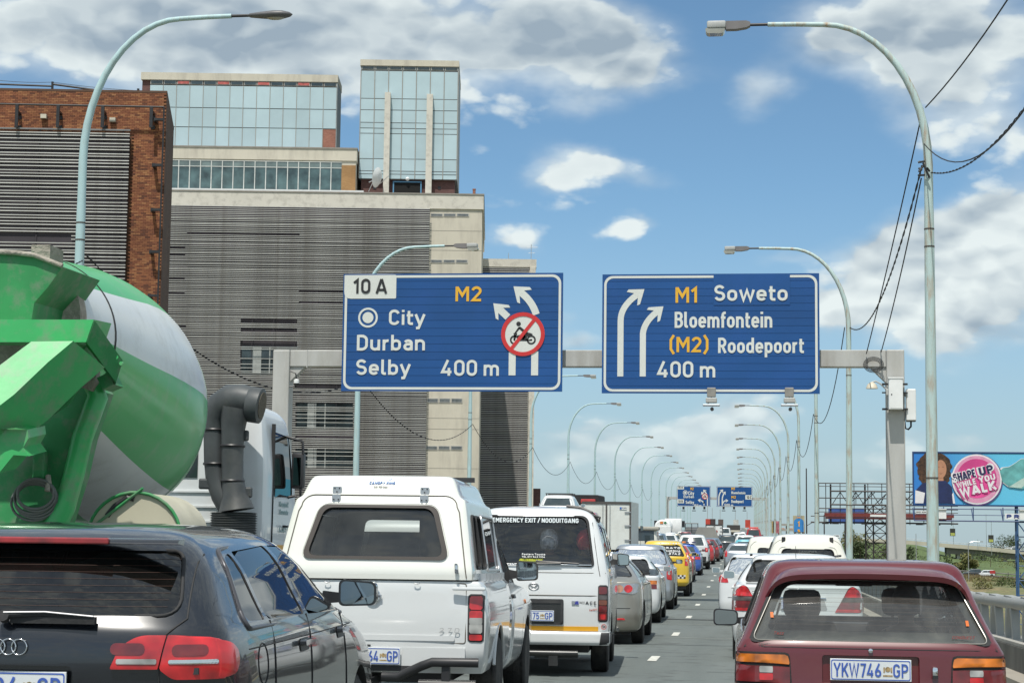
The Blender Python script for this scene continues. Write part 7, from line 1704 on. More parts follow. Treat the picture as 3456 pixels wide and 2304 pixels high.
    link('cab',cut_body(cab.mesh_mb(),[CABW,TRIM,INTER],[(cab.inner(1.4,2.9,.06),2),(MB().prism(sw,'x',-1.6,1.6),1),(MB().prism(wsp,'y',cy+1.0,cy+2.2),1)],30),t)
    for s_ in (-1,1): pside(cab,sw,s_,-.01,0).build('side_window',GL_SKYR,t)
    pfront(cab,wsp,-.01,0).build('windscreen',GL_TINT,t)
    for z_ in (1.30,1.47,1.64,1.81,1.98): MB().prism([(-1.10,z_),(1.02,z_),(1.02,z_+.02),(-1.10,z_+.02)],'y',cy-.02,cy+.05).build('rear_rib',CABW,t)
    MB().box(-.7,.45,cy-.012,cy+.02,2.15,2.75).build('rear_window',GLASSD,t)
    MB().box(x1-.01,x1+.03,cy+.43,cy+.46,1.2,2.8).build('door_seam',RUBBER,t); MB().box(x1+.016,x1+.026,cy+.48,cy+1.4,1.25,1.40).build('amber_stripe',mat('amber reflective stripe',(.72,.36,.02),.4,var=.06),t)
    for k,(s_,z_) in enumerate((('Readymix',1.85),('Concrete',1.76),('LAFARGE'[0:0]+'L4871',1.55))):
        stext('lettering',s_.replace('x','x'),mat('faded cab lettering',(.30,.42,.42),.6),t,x1+.028,z_,(.40,.06),y=cy+.75,stroke=.16,rot=(0,0,R(90)))
    MB().tube([(x1+.03,cy+.9,1.62),(x1+.08,cy+.9,1.62),(x1+.08,cy+1.02,1.62)],.015,6).build('door_handle',BLACK,t)
    # mirrors
    a = t3(1425,972,20.9); b1 = t3(1530,985,20.9)
    m0 = tl(669,1003,20.9); m1 = tl(695,1086,20.9)
    MB().tube([(x1-.02,a.y,a.z),(m0.x+.02,a.y,b1.z),(m1.x-.02,a.y,b1.z-.03),(m1.x-.01,a.y,m0.z-.02)],.017,8).build('mirror_arm',BLACK,t,60)
    MB().bbox(m0.x,m1.x,a.y-.02,a.y+.12,m1.z,m0.z,.03).build('wing_mirror',BLACK,t,40); MB().box(m0.x+.03,m1.x-.03,a.y-.026,a.y-.022,m1.z+.04,m0.z-.06).build('mirror_glass',mat('dark mirror glass',(.05,.09,.08),.05,metal=1.0,var=.3),t)
    q0 = tl(640,1110,20.9); MB().tube([(m1.x-.03,a.y,m1.z),(m1.x-.03,a.y,m1.z-.12),(m1.x-.10,a.y,q0.z+.04),(q0.x,a.y,q0.z),(x1,a.y,q0.z+.01)],.017,8).build('mirror_arm',BLACK,t,60)
    # intake stack: two hoses joining into bellows
    DP = mat('faded black intake plastic',(.055,.062,.065),.5,var=.25,scale=3,dirt=(.14,.135,.12),dscale=2,damt=.4)
    def pt(zx,zy,dd=19.35): return t3(zx,zy,dd)
    r1 = .15
    MB().tube([pt(1330,790,19.3),pt(1280,785,19.3),pt(1220,792),pt(1165,825),pt(1135,880),pt(1130,960),pt(1132,1100),pt(1142,1210),pt(1170,1290),pt(1220,1360)],[.155,.175,.195,.18,.145,.122,.12,.12,.12,.14],20).build('intake_pipe',DP,t,60)
    MB().tube([pt(1245,830,19.25),pt(1232,900,19.25),pt(1228,960,19.25),pt(1226,1100,19.25),pt(1228,1200,19.25),pt(1240,1290,19.25),pt(1250,1370,19.25)],[.16,.145,.128,.122,.12,.14,.20],20).build('intake_pipe',DP,t,60)
    q = pt(1358,815,19.3); MB().lathe([(.19,-.10),(.20,-.08),(.20,.04),(.16,.05)],'x',24,Matrix.Translation(q)@Matrix.Rotation(R(8),4,'Y')).build('intake_mouth',DP,t,50)
    MB().lathe([(.15,.0),(.15,.012)],'x',20,Matrix.Translation(q+Vector((.045,0,-.0)))@Matrix.Rotation(R(8),4,'Y')).build('intake_grille',mat('brown grille mesh',(.10,.085,.06),.8,var=.5,scale=60),t)
    qa = pt(1235,1385); qb = pt(1235,1500); prof = []
    for k in range(10):
        z_ = qb.z+(qa.z-qb.z)*k/9; prof += [(.245,z_-.008),(.265,z_),(.245,z_+.008)]
    MB().lathe(prof,'z',24,Matrix.Translation((qa.x,qa.y,0))).build('bellows',DP,t,40)
    MB().lathe([(.22,qb.z-.7),(.22,qb.z-.02)],'z',20,Matrix.Translation((qa.x,qa.y,0))).build('air_filter',BLACK,t,40)
    for zx,zy,rr_ in ((1130,945,.13),(1228,1030,.135),(1135,1125,.13),(1228,1215,.13)): MB().lathe([(rr_,-.015),(rr_+.008,0),(rr_,.015)],'z',20,Matrix.Translation(pt(zx,zy,19.35 if zx < 1200 else 19.25))).build('hose_clamp',BLACK,t,40)
    for zx,zy in ((1280,975),(1300,1275),(1082,1230),(1250,1215)):
        q = pt(zx,zy,19.3); MB().bbox(q.x-.07,q.x+.07,q.y-.03,q.y+.03,q.z-.06,q.z+.06,.02).build('pipe_bracket',DP,t)
    return t
build_mixer()

# ---- the queue ahead, own lane of the minibus
def rl(*p): return list(p)
def cluster(x0,x1,z0,z1,r=.04): return rpoly([(x0,z0),(x1,z0),(x1,z1),(x0,z1)],r)
def ex_mazda(t,sh,hw):
    for s_ in (-1,1):
        F_ = lambda p: p if s_ > 0 else mirror_x(p)
        prear(sh,F_(rpoly([(.40,.80),(.74,.78),(.86,.86),(.80,.955),(.50,.94),(.40,.90)],.04)),.008,.03,10,8).build('tail_light',mat('chrome lamp shell',(.45,.45,.45),.2,metal=.8,var=.2),t,40)
        for cx,m_ in ((.52,AMBP),(.66,RED)):
            mb = prear(sh,F_([(cx+.066*math.cos(a),.868+.060*math.sin(a)) for a in [2*math.pi*i/18 for i in range(18)]]),.014,.01,6,8); mb.build('round_lens',m_,t,40)
        prear(sh,F_(rpoly([(.38,.375),(.62,.385),(.60,.415),(.38,.41)],.01)),.008,.02,8,3).build('reflector',RED,t,40)
        MB().lathe([(.03,-.02),(.03,.1)],'y',12,Matrix.Translation((s_*.5,.02,.24))).build('exhaust',CHROME,t,40)
AMBP = lens('pale amber lens',(.50,.25,.15))
generic('champagne metallic hatchback with round tail lamps just ahead of the minibus',-2.40,27.9,4.68,1.78,1.44,P_CHAMP,belt=1.0,hood=.92,rb=.12,rt=1.05,yaw=.6,extra=ex_mazda,plt=('RJB 218','GP',.70),roofw=.56,rad=.32,mirror_col=TRIM)
def ex_dots(t,sh,hw): pass
generic('small white saloon with amber and red tail lamps behind the silver people carrier',-2.46,36.5,4.3,1.68,1.385,P_WHITE,belt=.92,hood=.84,deck=(.96,.45),rt=.85,yaw=.3,rw=[(-.64,.99),(.64,.99),(.50,1.29),(-.50,1.29)],roofw=.55,rad=.29,
        lights=((REDD,cluster(.44,.80,.70,.79,.02)),(AMB,cluster(.48,.80,.795,.87,.02))),plt=('PGR 330','GP',.62),mirror_col=P_WHITE)
def ex_cit(t,sh,hw):
    YS = mat('yellow flag cloth',(.62,.60,.08),.8)
    for (x,z,w_,h_) in ((.12,1.30,.16,.09),(.16,1.16,.09,.10),(.50,1.17,.06,.05)):
        MB().prism(rpoly([(x-w_/2,z-h_/2),(x+w_/2*.8,z-h_/2*.7),(x+w_/2,z+h_/2),(x-w_/2*.6,z+h_/2*.6)],.01),'y',sh.yrear(x,z)+.10,sh.yrear(x,z)+.11).build('window_sticker',YS,t)
    stext('lettering','98L',WHITEP,t,.36,1.27,(.16,.07),y=sh.yrear(.4,1.3)-.004,stroke=.2)
    for s_ in (-1,1):
        prear(sh,(lambda p: p if s_ > 0 else mirror_x(p))([(.76+.035*math.cos(a),.90+.045*math.sin(a)) for a in [2*math.pi*i/14 for i in range(14)]]),.014,.006,5,6).build('round_lens',CLR,t,40)
    MB().tube([(0,1.0,1.60),(0,1.05,1.95)],.005,6).build('aerial',BLACK,t)
generic('silver people carrier with tall red tail lamps ahead of the small white saloon',-2.52,44.4,4.27,1.75,1.60,P_SILVER,kind='mpv',belt=1.06,hood=.98,rb=.06,rt=.42,roofw=.60,rad=.31,yaw=.2,
        lights=((RED,rpoly([(.70,.74),(.845,.72),(.845,.92),(.79,1.08),(.745,1.09),(.70,.95)],.04)),),extra=ex_cit,plt=('VBT 981','GP',.68),mirror_col=TRIM,rw=[(-.70,1.11),(.70,1.11),(.60,1.47),(-.60,1.47)])
def ex_taxi(t,sh,hw):
    BW = mat('checker black',(.02,.02,.02),.5); WW = mat('checker white',(.66,.66,.64),.5)
    for i in range(10):
        for j in range(2):
            x = -.62+i*.10
            for xx in ((x,) if True else ()):
                pass
            prear(sh,[(.12+i*.058,.545+j*.055),(.12+(i+1)*.058,.545+j*.055),(.12+(i+1)*.058,.545+(j+1)*.055),(.12+i*.058,.545+(j+1)*.055)],.004,.004,1,1).build('checker',BW if (i+j) % 2 else WW,t)
    for k,(s_,z_,h_) in enumerate((('CANTEEN',1.58,.035),('LERATO',1.44,.045),('MASHEGHA',1.34,.06),('0743742',1.26,.065))):
        stext('lettering',s_,WHITEP,t,-.10,z_,(.64,h_),y=sh.yrear(.2,z_)-.004,stroke=.2,rot=(R(-12),0,0))
    MB().box(-.7,.7,.25,4.0,.22,.45).build('underbody',TRIM,t)
generic('bright yellow people carrier taxi with a checkered strip and lettering on the rear window',-2.36,54.4,4.12,1.66,1.69,P_YEL,kind='mpv',belt=1.16,hood=1.02,rb=.05,rt=.40,roofw=.56,rad=.31,name='taxi',cat='taxi',
        lights=((RED,rpoly([(.675,.93),(.80,.93),(.80,1.10),(.745,1.34),(.70,1.34),(.675,1.12)],.02)),(CLR,cluster(.70,.79,1.06,1.12,.01))),extra=ex_taxi,gls=None,mirror_col=P_YEL,zb=.32)
generic('red hatchback with a white door mirror between the yellow taxi and the blue police car',-2.62,70,3.9,1.62,1.44,P_RED,rb=.06,rt=.45,detail=1,lights=((RED,cluster(.66,.79,.78,.98,.02)),),mirror_col=P_CREAM)
def ex_police(t,sh,hw):
    MB().bbox(-.55,.55,1.7,1.95,1.43,1.50,.02).build('light_bar',mat('dark blue light bar',(.02,.03,.08),.3,coat=.5),t); MB().bbox(-.08,.08,1.69,1.96,1.435,1.505,.01).build('amber_lamp',AMB,t)
    pr = MB().box(-.52,.52,1.0,2.6,1.418,1.424).build('white_roof',P_WHITE,t)
generic('blue saloon with a white roof and a light bar behind the red hatchback',-2.58,80.5,4.3,1.68,1.42,P_BLUE,deck=(.98,.5),rt=.95,detail=1,lights=((RED,cluster(.55,.78,.72,.84,.02)),),extra=ex_police,mirror_col=TRIM)
generic('white off-road estate car with dark bumper and bright glinting rear window',-2.50,93,4.5,1.76,1.78,P_WHITE,kind='wagon',belt=1.18,hood=1.02,rb=.05,rt=.35,roofw=.62,rad=.34,detail=1,zb=.34,lights=((RED,cluster(.66,.84,.90,1.12,.02)),),
        extra=lambda t,sh,hw: prear(sh,[(-.84,.36),(.84,.36),(.84,.66),(-.84,.66)],.02,.04,10,3).build('dark_bumper',TRIM,t,40) and None,mirror_col=TRIM)
generic('red saloon ahead of the white off-road estate car',-2.35,105,4.2,1.66,1.42,P_RED,detail=1,lights=((RED,cluster(.6,.78,.75,.9,.02)),))
generic('dark red hatchback in the queue ahead of the red saloon',-2.15,113,4.0,1.66,1.42,P_DKRED,detail=1,lights=((RED,cluster(.6,.78,.75,.9,.02)),))
generic('dark blue grey hatchback near the canvas backed pickup',-2.0,121,4.0,1.66,1.42,P_GREYB,detail=1,lights=((RED,cluster(.6,.78,.75,.9,.02)),))
generic('black hatchback with a glossy rear window near the lane line far ahead',-1.05,144,4.2,1.76,1.50,P_BLACK,detail=1,roofw=.62,lights=((RED,cluster(.66,.84,.86,1.0,.02)),))
# canvas backed pickup
def box_vehicle(label,X,d,w,h,zb,L,body,cabc,name='lorry',cat='lorry',doors=True,extra=None,trap=0.0,lower=None,chz=.55,bodyname='box_body',rw=.42,cabh=None,mats_extra=None):
    t = thing(name,label,cat,(X,d,gz(d)),(pitch(d,d+L),0,0),'cars queueing on the bridge')
    hw = w/2; pl = [(-hw,zb),(hw,zb),(hw,zb+(h-zb)*.45),(hw-trap,h-.06 if trap else h),(hw-trap-.05,h),(-hw+trap+.05,h),(-hw+trap,h-.06 if trap else h),(-hw,zb+(h-zb)*.45)]
    MB().prism(pl,'y',0,L-1.7).build(bodyname,body,t)
    FR = mats_extra or ALU
    if doors:
        MB().box(-hw,hw,-.03,-.002,h-.13,h-.0).box(-hw,-hw+.09,-.03,-.002,zb,h-.13).box(hw-.09,hw,-.03,-.002,zb,h-.13).box(-.04,.04,-.028,-.002,zb,h-.13).build('door_frame',FR,t)
        for x in (-.30,.30) if w > 2.2 else (-.2,.2):
            MB().tube([(x*.6,-.05,zb+.05),(x*.6,-.05,h-.15)],.02,6).build('lock_bar',ALU,t)
        for zz in (.2,.5,.78):
            for s_ in (-1,1): MB().box(*sorted((s_*(hw-.33),s_*(hw-.02))),-.055,-.031,zb+(h-zb)*zz-.03,zb+(h-zb)*zz+.03).build('hinge',ALU,t)
    MB().box(-hw+.1,hw-.1,.05,L-.3,chz-.2,zb).build('chassis',BLACK,t)
    ch = cabh or min(h-.1,2.3)
    sh = Shell([(chz-.1,L-1.65,L-.05,hw-.12,.06,.2),(chz+.4,L-1.65,L,hw-.08,.06,.25),(chz+.9,L-1.65,L-.1,hw-.1,.06,.25),(ch-.1,L-1.62,L-.55,hw-.22,.08,.25),(ch,L-1.5,L-.75,hw-.35,.1,.2)],nr=4,nf=3,curve=0)
    sh.mesh_mb().build('cab',cabc,t,35)
    for s_ in (-1,1):
        pside(sh,[(L-1.3,chz+.75),(L-.55,chz+.75),(L-.75,ch-.2),(L-1.3,ch-.2)],s_,.005,.02,4,4).build('side_window',GLASSD,t)
        for y_ in (.9,L-.9): wheel(t,s_*(hw-.06),y_,rw,.24,s_,'steel')
        wing_mirror(t,s_*(hw-.08),L-.35,ch-.55,s_,.16,.30,BLACK,.10)
        MB().box(*sorted((s_*(hw-.30),s_*(hw-.05))),-.03,.0,zb-.18,zb-.06).build('tail_light',RED,t)
    MB().box(-hw+.05,hw-.05,-.02,.08,zb-.28,zb-.19).build('rear_bumper',BLACK,t)
    if extra: extra(t,hw)
    return t
CANV = mat('grey canvas',(.26,.255,.235),.9,var=.12,scale=1.5,bump=.3,bscale=6)
def ex_canv(t,hw): MB().box(-hw,hw,-.015,.0,.80,1.05).build('tailgate',P_CREAM,t)
box_vehicle('pickup with a tall grey canvas covered back in the middle distance',-2.50,130,1.75,2.12,.75,4.9,CANV,P_WHITE,'canvas_pickup','pickup truck',False,ex_canv,trap=.28,chz=.5,rw=.34,bodyname='canvas_cover')
def ex_van(t,hw):
    mb = MB(); disc(mb,.25,1.55,.16,-.03,12); mb.build('red_emblem',mat('faded emblem',(.35,.12,.10),.7),t)
box_vehicle('white box van with a small red emblem on its door, far ahead',-3.0,205,1.95,2.35,.8,5.2,WHITEP,P_WHITE,'box_van','van',True,ex_van,rw=.34,mats_extra=TRIM)
box_vehicle('dark tipper lorry with a pale tailboard far down the middle lane',-1.2,300,2.2,2.3,.9,6.5,mat('dark tipper body',(.05,.045,.04),.7),P_GREY,doors=False,extra=lambda t,hw: MB().box(-hw,hw,-.05,.0,1.15,1.45).build('tailboard',CONCL,t))
generic('white van beside the dark tipper lorry far ahead',-2.1,236,4.6,1.75,1.95,P_WHITE,kind='van',belt=1.2,hood=1.0,rt=.2,roofw=.7,detail=0,name='van',cat='van')
# left lane and beyond
REFG = mat('white refrigerated panel',(.66,.68,.64),.45,var=.04,dirt=(.45,.44,.38),dscale=1.2,damt=.3)
def ex_reef(t,hw):
    q = MB().box(.66,1.02,-.036,-.031,3.02,3.14).build('maker_plate',WHITEP,t); MB().box(.67,.77,-.041,-.037,3.03,3.13).build('logo_square',mat('logo blue',(.03,.12,.40),.5),q)
    stext('lettering','ICE BODIES',TRIM,q,.79,3.07,(.22,.05),y=-.037,stroke=.2)
    MB().box(-1.22,1.22,-.02,.1,3.28,3.40).build('roof_cap',mat('weathered aluminium edge',(.30,.29,.26),.5,metal=.3,var=.2),t)
box_vehicle('white refrigerated box truck with double rear doors in the left lane',-6.72,90,2.5,3.40,1.0,8.2,REFG,P_WHITE,'box_truck','truck',True,ex_reef,rw=.48,chz=.75,cabh=2.6,mats_extra=mat('dark door gasket',(.075,.07,.065),.7))
# recovery lorry with a white hatchback on its deck, seen only above the minibus roof
def carrier():
    d = 70.0; X = -7.3
    t = thing('flatbed_lorry','flatbed recovery lorry hidden behind the minibus, carrying the white hatchback','lorry',(X,d,gz(d)),(0,0,0),'cars queueing on the bridge')
    MB().box(-1.15,1.15,0,6.0,1.45,1.65).build('deck',BLACK,t); MB().box(-.5,.5,.2,8.2,.7,1.1).build('chassis',BLACK,t); MB().bbox(-1.15,1.15,6.2,8.2,1.0,2.7,.12).build('cab',P_RED,t,40)
    for s_ in (-1,1):
        for y_ in (1.4,7.2): wheel(t,s_*1.1,y_,.45,.28,s_,'steel')
    c,sh = generic('white hatchback with two roof bars, strapped on the recovery lorry',X+.02,d+.9,3.8,1.60,1.42,P_WHITE,detail=1,roofw=.60,rb=.05,rt=.35)
    c.location.z = gz(d)+1.66+.28
    for y_ in (.95,1.9): MB().box(-.56,.56,y_-.03,y_+.03,1.46,1.49).box(-.54,-.50,y_-.03,y_+.03,1.38,1.46).box(.50,.54,y_-.03,y_+.03,1.38,1.46).build('roof_bar',BLACK,c)
    for k in range(5): MB().box(-.50,.50,.62+k*.30,.64+k*.30,1.423+min(k,1)*.004,1.432+min(k,1)*.004).build('roof_rib',mat('grey shadow seam',(.12,.11,.09),.8),c)
carrier()
a = W(1968,0,82)
o = box_vehicle('lorry with a black canvas hood and red cab showing above the white box truck',-9.15,104,2.0,3.95,1.1,6.4,mat('black canvas hood',(.022,.022,.024),.85,var=.3),P_RED,'canvas_lorry','lorry',False,lambda t,hw: MB().bbox(-.1,.75,-.3,.0,3.45,3.7,.05).build('red_bundle',mat('red bundle',(.42,.05,.05),.8),t),trap=.08)
def camper(t,sh,hw):
    MB().bbox(-hw-.03,hw+.03,.0,1.6,1.9,2.14,.09).build('roof_pod',mat('grey beige roof shell',(.36,.35,.30),.6),t,40)
    MB().box(.05,.38,-.02,.0,1.05,1.6).build('rear_window',GLASSD,t)
generic('beige camper van showing between the box truck and the blue grey car',-6.0,112,4.6,1.80,2.02,P_CREAM,kind='van',belt=1.2,hood=1.0,rt=.14,rb=.04,roofw=.80,detail=1,extra=camper,name='van',cat='van')
generic('grey blue hatchback in the left lane, right of the camper van',-6.25,134,4.1,1.72,1.62,P_GREYB,detail=1,roofw=.62)
generic('white saloon half hidden beyond the grey blue hatchback',-6.0,150,4.3,1.7,1.50,P_WHITE,detail=1)
generic('pale gold estate car in the left lane behind the yellow taxi roof',-6.05,162,4.5,1.72,1.48,P_GOLD,kind='wagon',detail=1,roofw=.64,rt=.25)
generic('purplish red hatchback, small, beside the mesh sided truck',-6.1,200,4.0,1.7,1.5,P_DKRED,detail=0)
for k,(X_,d_,p_,lab) in enumerate(((-7.2,185,P_WHITE,'white car in the far left lane below the tanker'),(-6.9,214,P_CREAM,'cream car in the far left lane right of the tanker'),(-10.4,170,P_SILVER,'silver car in the outermost left lane near the tanker'),(-9.7,205,P_WHITE,'white car directly ahead of the silver one in the outermost left lane'),(-6.6,232,P_WHITE,'small white car beyond the purplish red hatchback'),
                                         (-2.6,262,P_SILVER,'tiny silver car beyond the white box van'),(-2.9,282,P_RED,'tiny red car near the horizon left of the tipper'),(-6.3,262,P_GREY,'tiny grey car near the horizon in the left lane'),(-10.2,250,P_GREYB,'tiny blue grey car near the horizon at the far left'))):
    generic(lab,X_,d_,4.2,1.7,1.47,p_,detail=0)
def tanker():
    d = 243.0
    t = thing('tanker_truck','white tanker truck with orange and green hazard plates on its rounded back','truck',(-10.5,d,gz(d)),(0,0,0),'cars queueing on the bridge')
    MB().lathe([(.9,0),(1.05,.12),(1.1,.3),(1.1,7.5),(.9,7.8)],'y',28,Matrix.Translation((0,0,1.95))@Matrix.Diagonal((1.02,1,.9,1))).build('tank',WHITEP,t,40)
    MB().box(-1.1,1.1,-.12,.3,.7,2.0).build('rear_cabinet',WHITEP,t); MB().box(-.35,.05,-.06,.0,2.35,2.65).build('hazard_plate',AMB,t); MB().prism([(.35,2.3),(.55,2.5),(.35,2.7),(.15,2.5)],'y',-.05,0).build('hazard_diamond',mat('green diamond',(.03,.2,.08),.5),t)
    MB().bbox(-.1,2.3,8.2,10.2,1,3.1,.1).build('cab',WHITEP,t,40); MB().box(-1,1,-.14,-.121,.72,.86).build('red_stripe',SRED,t); MB().box(2.3,2.7,9.3,9.5,1.9,2.8).box(-1.6,-1.2,9.3,9.5,1.9,2.8).build('mirror',BLACK,t)
    MB().box(-.9,.9,.2,9.5,.5,.9).build('chassis',BLACK,t)
    for s_ in (-1,1):
        for y_ in (1,2.4,8.8): wheel(t,s_*1.05,y_,.5,.28,s_,'steel')
tanker()
def mesh_truck():
    d = 225.0
    t = thing('mesh_truck','small truck with a black mesh cage body in the left lane','truck',(-6.1,d,gz(d)),(0,0,0),'cars queueing on the bridge')
    mb = MB()
    for x in (-.85,0,.85): mb.tube([(x,0,.9),(x*.9,0,2.45)],.05,6)
    for z in (.95,1.7,2.45): mb.tube([(-.85,0,z),(.85,0,z)],.05,6)
    mb.build('cage_frame',BLACK,t)
    mb = MB()
    for k in range(17): x = -.8+k*.1; mb.box(x-.01,x+.01,.02,.04,.95,2.42)
    tag(mb.build('mesh_panel',mat('grey mesh',(.13,.14,.14),.6),t),kind='stuff'); MB().box(-.9,.9,0,3,.6,.9).build('deck',BLACK,t); MB().bbox(-.85,.85,3.1,4.6,.6,2.0,.08).build('cab',P_GREY,t,40)
    for s_ in (-1,1):
        for y_ in (.8,3.8): wheel(t,s_*.8,y_,.35,.22,s_,'steel')
mesh_truck()

# ---- right hand lane ahead of the maroon car
def ex_merc(t,sh,hw):
    ft = lambda x,z,o: (x,sh.yrear(x,z)-o,z)
    for s_ in (-1,1):
        F_ = lambda p: p if s_ > 0 else mirror_x(p)
        P0 = rpoly([(.47,.66),(.855,.66),(.855,.80),(.80,.945),(.715,1.0),(.655,.98),(.555,.80)],[.01,.03,.03,.05,.03,.03,.02])
        q = prear(sh,F_(P0),.006,.04,12,12).build('tail_light',REDD,t,40)
        prear(sh,F_([(.475,.662),(.85,.662),(.85,.70),(.495,.70)]),.011,.01,8,2).build('brake_lens',RED,q); prear(sh,F_([(.55,.795),(.853,.795),(.85,.845),(.578,.845)]),.011,.01,8,2).build('smoked_band',SMK,q); prear(sh,F_([(.59,.855),(.845,.855),(.79,.94),(.715,.985),(.665,.97)]),.011,.01,8,5).build('upper_lens',RED,q)
        MB().box(*sorted((s_*.58,s_*.61)),.95,2.6,1.385,1.41).build('roof_trim',TRIM,t)
    c = (0,.91); yy = sh.yrear(0,.91)-.012
    MB().tube([(.045*math.cos(a),yy,c[1]+.045*math.sin(a)) for a in [2*math.pi*i/24 for i in range(25)]],.005,6,caps=False).tube([(0,yy,c[1]),(0,yy,c[1]+.045)],.004,5).tube([(0,yy,c[1]),(.038,yy,c[1]-.022)],.004,5).tube([(0,yy,c[1]),(-.038,yy,c[1]-.022)],.004,5).build('star_badge',CHROME,t,60)
    stext('lettering','C180',CHROME,t,-.60,.885,(.16,.035),y=sh.yrear(.5,.9)-.010,stroke=.15); prear(sh,[(-.36,.835),(.36,.835),(.36,.85),(-.36,.85)],.02,.03,6,2).build('chrome_grip',CHROME,t)
    prear(sh,rpoly([(-.38,.68),(.38,.68),(.33,.83),(-.33,.83)],.02),.003,.02,8,4).build('plate_recess',mat('grey shade panel',(.30,.31,.31),.5),t)
    MB().tube([(.0,.95,1.36),(0,.98,1.52)],.004,6).build('aerial',BLACK,t)
    stext('sunshade','-',WHITEP,t,-.2,1.2,(.3,.05),y=1.5) if 0 else None
    MB().box(-.26,.06,2.9,2.92,1.18,1.30).build('windscreen_card',mat('pale screen card',(.45,.60,.52),.7),t)
generic('white saloon with triangular tail lights directly ahead of the maroon car',.74,23.6,4.5,1.74,1.425,P_WHITE,belt=.98,hood=.92,deck=(1.0,.50),rt=.98,rw=[(-.69,1.035),(.69,1.035),(.55,1.33),(-.55,1.33)],roofw=.60,rad=.31,extra=ex_merc,plt=('HGH923','GP',.755),mirror_col=P_WHITE)
def ex_cream(t,sh,hw):
    f = lambda x,z,o: (x,sh.yrear(x,z)-o,z)
    for x in (-.40,.40):
        q = MB().bbox(x-.032,x+.032,sh.yrear(x,1.70)-.03,sh.yrear(x,1.70)+.01,1.645,1.735,.006).build('hinge',TRIM,t)
    dl = rpoly([(-.68,1.0),(.68,1.0),(.57,1.60),(.46,1.69),(-.46,1.69),(-.57,1.60)],[.01,.01,.04,.06,.06,.04]); loop_tube(f,dl,.005,5,.0).build('door_line',mat('grey shadow seam',(.12,.11,.09),.8),t)
    dl = rpoly([(-.57,1.1),(.57,1.1),(.475,1.575),(-.475,1.575)],.09); loop_tube(f,dl,.012,6,.0).build('pressed_line',P_CREAM,t,60)
    text('lettering','CANOPIES',.05,mat('faint grey letters',(.12,.13,.13),.6),t,(0,sh.yrear(0,1.49)-.012,1.495),fit=(.30,.035)) if 0 else stext('lettering','CANOPIES',mat('faint grey letters',(.12,.13,.13),.6),t,-.15,1.475,(.30,.035),y=sh.yrear(0,1.49)-.004,stroke=.18)
generic('cream pickup whose tall canopy has two dark hinges, ahead of the white saloon',1.12,30.4,4.8,1.66,1.80,P_CREAM,kind='wagon',belt=1.05,hood=.95,rb=.03,rt=.22,roofw=.565,rad=.33,name='pickup_truck',cat='pickup truck',extra=ex_cream,rw=[(-.50,1.14),(.50,1.14),(.42,1.535),(-.42,1.535)],plt=('TSL 402','GP',.55),sidew=True,seats=False)
generic('white hatchback with its left edge and red tail light showing beside the white saloon',.36,36.2,3.85,1.64,1.45,P_WHITE,belt=.98,hood=.88,rb=.05,rt=.45,roofw=.56,rad=.30,
        lights=((RED,rpoly([(.60,.86),(.80,.86),(.80,.97),(.74,1.02),(.66,1.02)],.03)),),mirror_col=P_WHITE,rw=[(-.64,1.03),(.64,1.03),(.54,1.36),(-.54,1.36)])
generic('second cream pickup with canopy, farther on, left of the first',.80,43.6,4.8,1.64,1.84,P_CREAM,kind='wagon',belt=1.05,hood=.95,rb=.03,rt=.22,roofw=.60,rad=.33,name='pickup_truck',cat='pickup truck',seats=False,
        rw=[(-.42,1.2),(.42,1.2),(.38,1.55),(-.38,1.55)],extra=lambda t,sh,hw: loop_tube(lambda x,z,o: (x,sh.yrear(x,z)-o,z),rpoly([(-.66,1.0),(.66,1.0),(.56,1.60),(.46,1.70),(-.46,1.70),(-.56,1.60)],.03),.006,5).build('door_line',TRIM,t) and None)
generic('silver hatchback with a tall red tail light by the lane line, behind the cream pickups',-.02,91,4.0,1.68,1.40,P_SILVER,rb=.10,rt=.55,belt=.98,detail=1,roofw=.58,lights=((RED,rpoly([(.66,.70),(.80,.70),(.80,.98),(.72,1.05),(.66,.95)],.03)),),mirror_col=TRIM)
generic('turquoise car showing only its roof ahead of the silver hatchback',.25,108,4.0,1.66,1.45,P_TURQ,detail=1)
generic('white estate car in the right lane ahead of the turquoise car',.30,128,4.4,1.7,1.60,P_WHITE,kind='wagon',detail=1,roofw=.62,rt=.3)
generic('white saloon farther up the right lane, left of the red roofed ambulance',-.1,170,4.3,1.7,1.62,P_WHITE,detail=1)
def ex_amb(t,sh,hw): MB().bbox(-.5,.5,1.0,1.3,1.97,2.1,.03).build('light_bar',mat('red light bar',(.70,.05,.03),.4),t)
generic('white and red van with a red light bar in the right lane far ahead',1.35,190,4.8,1.75,1.95,P_RED,kind='van',belt=1.15,hood=1.0,rt=.25,roofw=.68,detail=1,extra=ex_amb,name='van',cat='van')
generic('grey car in the right lane near the horizon',.3,215,4.3,1.7,1.55,P_GREY,detail=0)
generic('red car beside the railing beyond the red and white van',2.0,240,4.0,1.7,1.4,P_RED,detail=0)
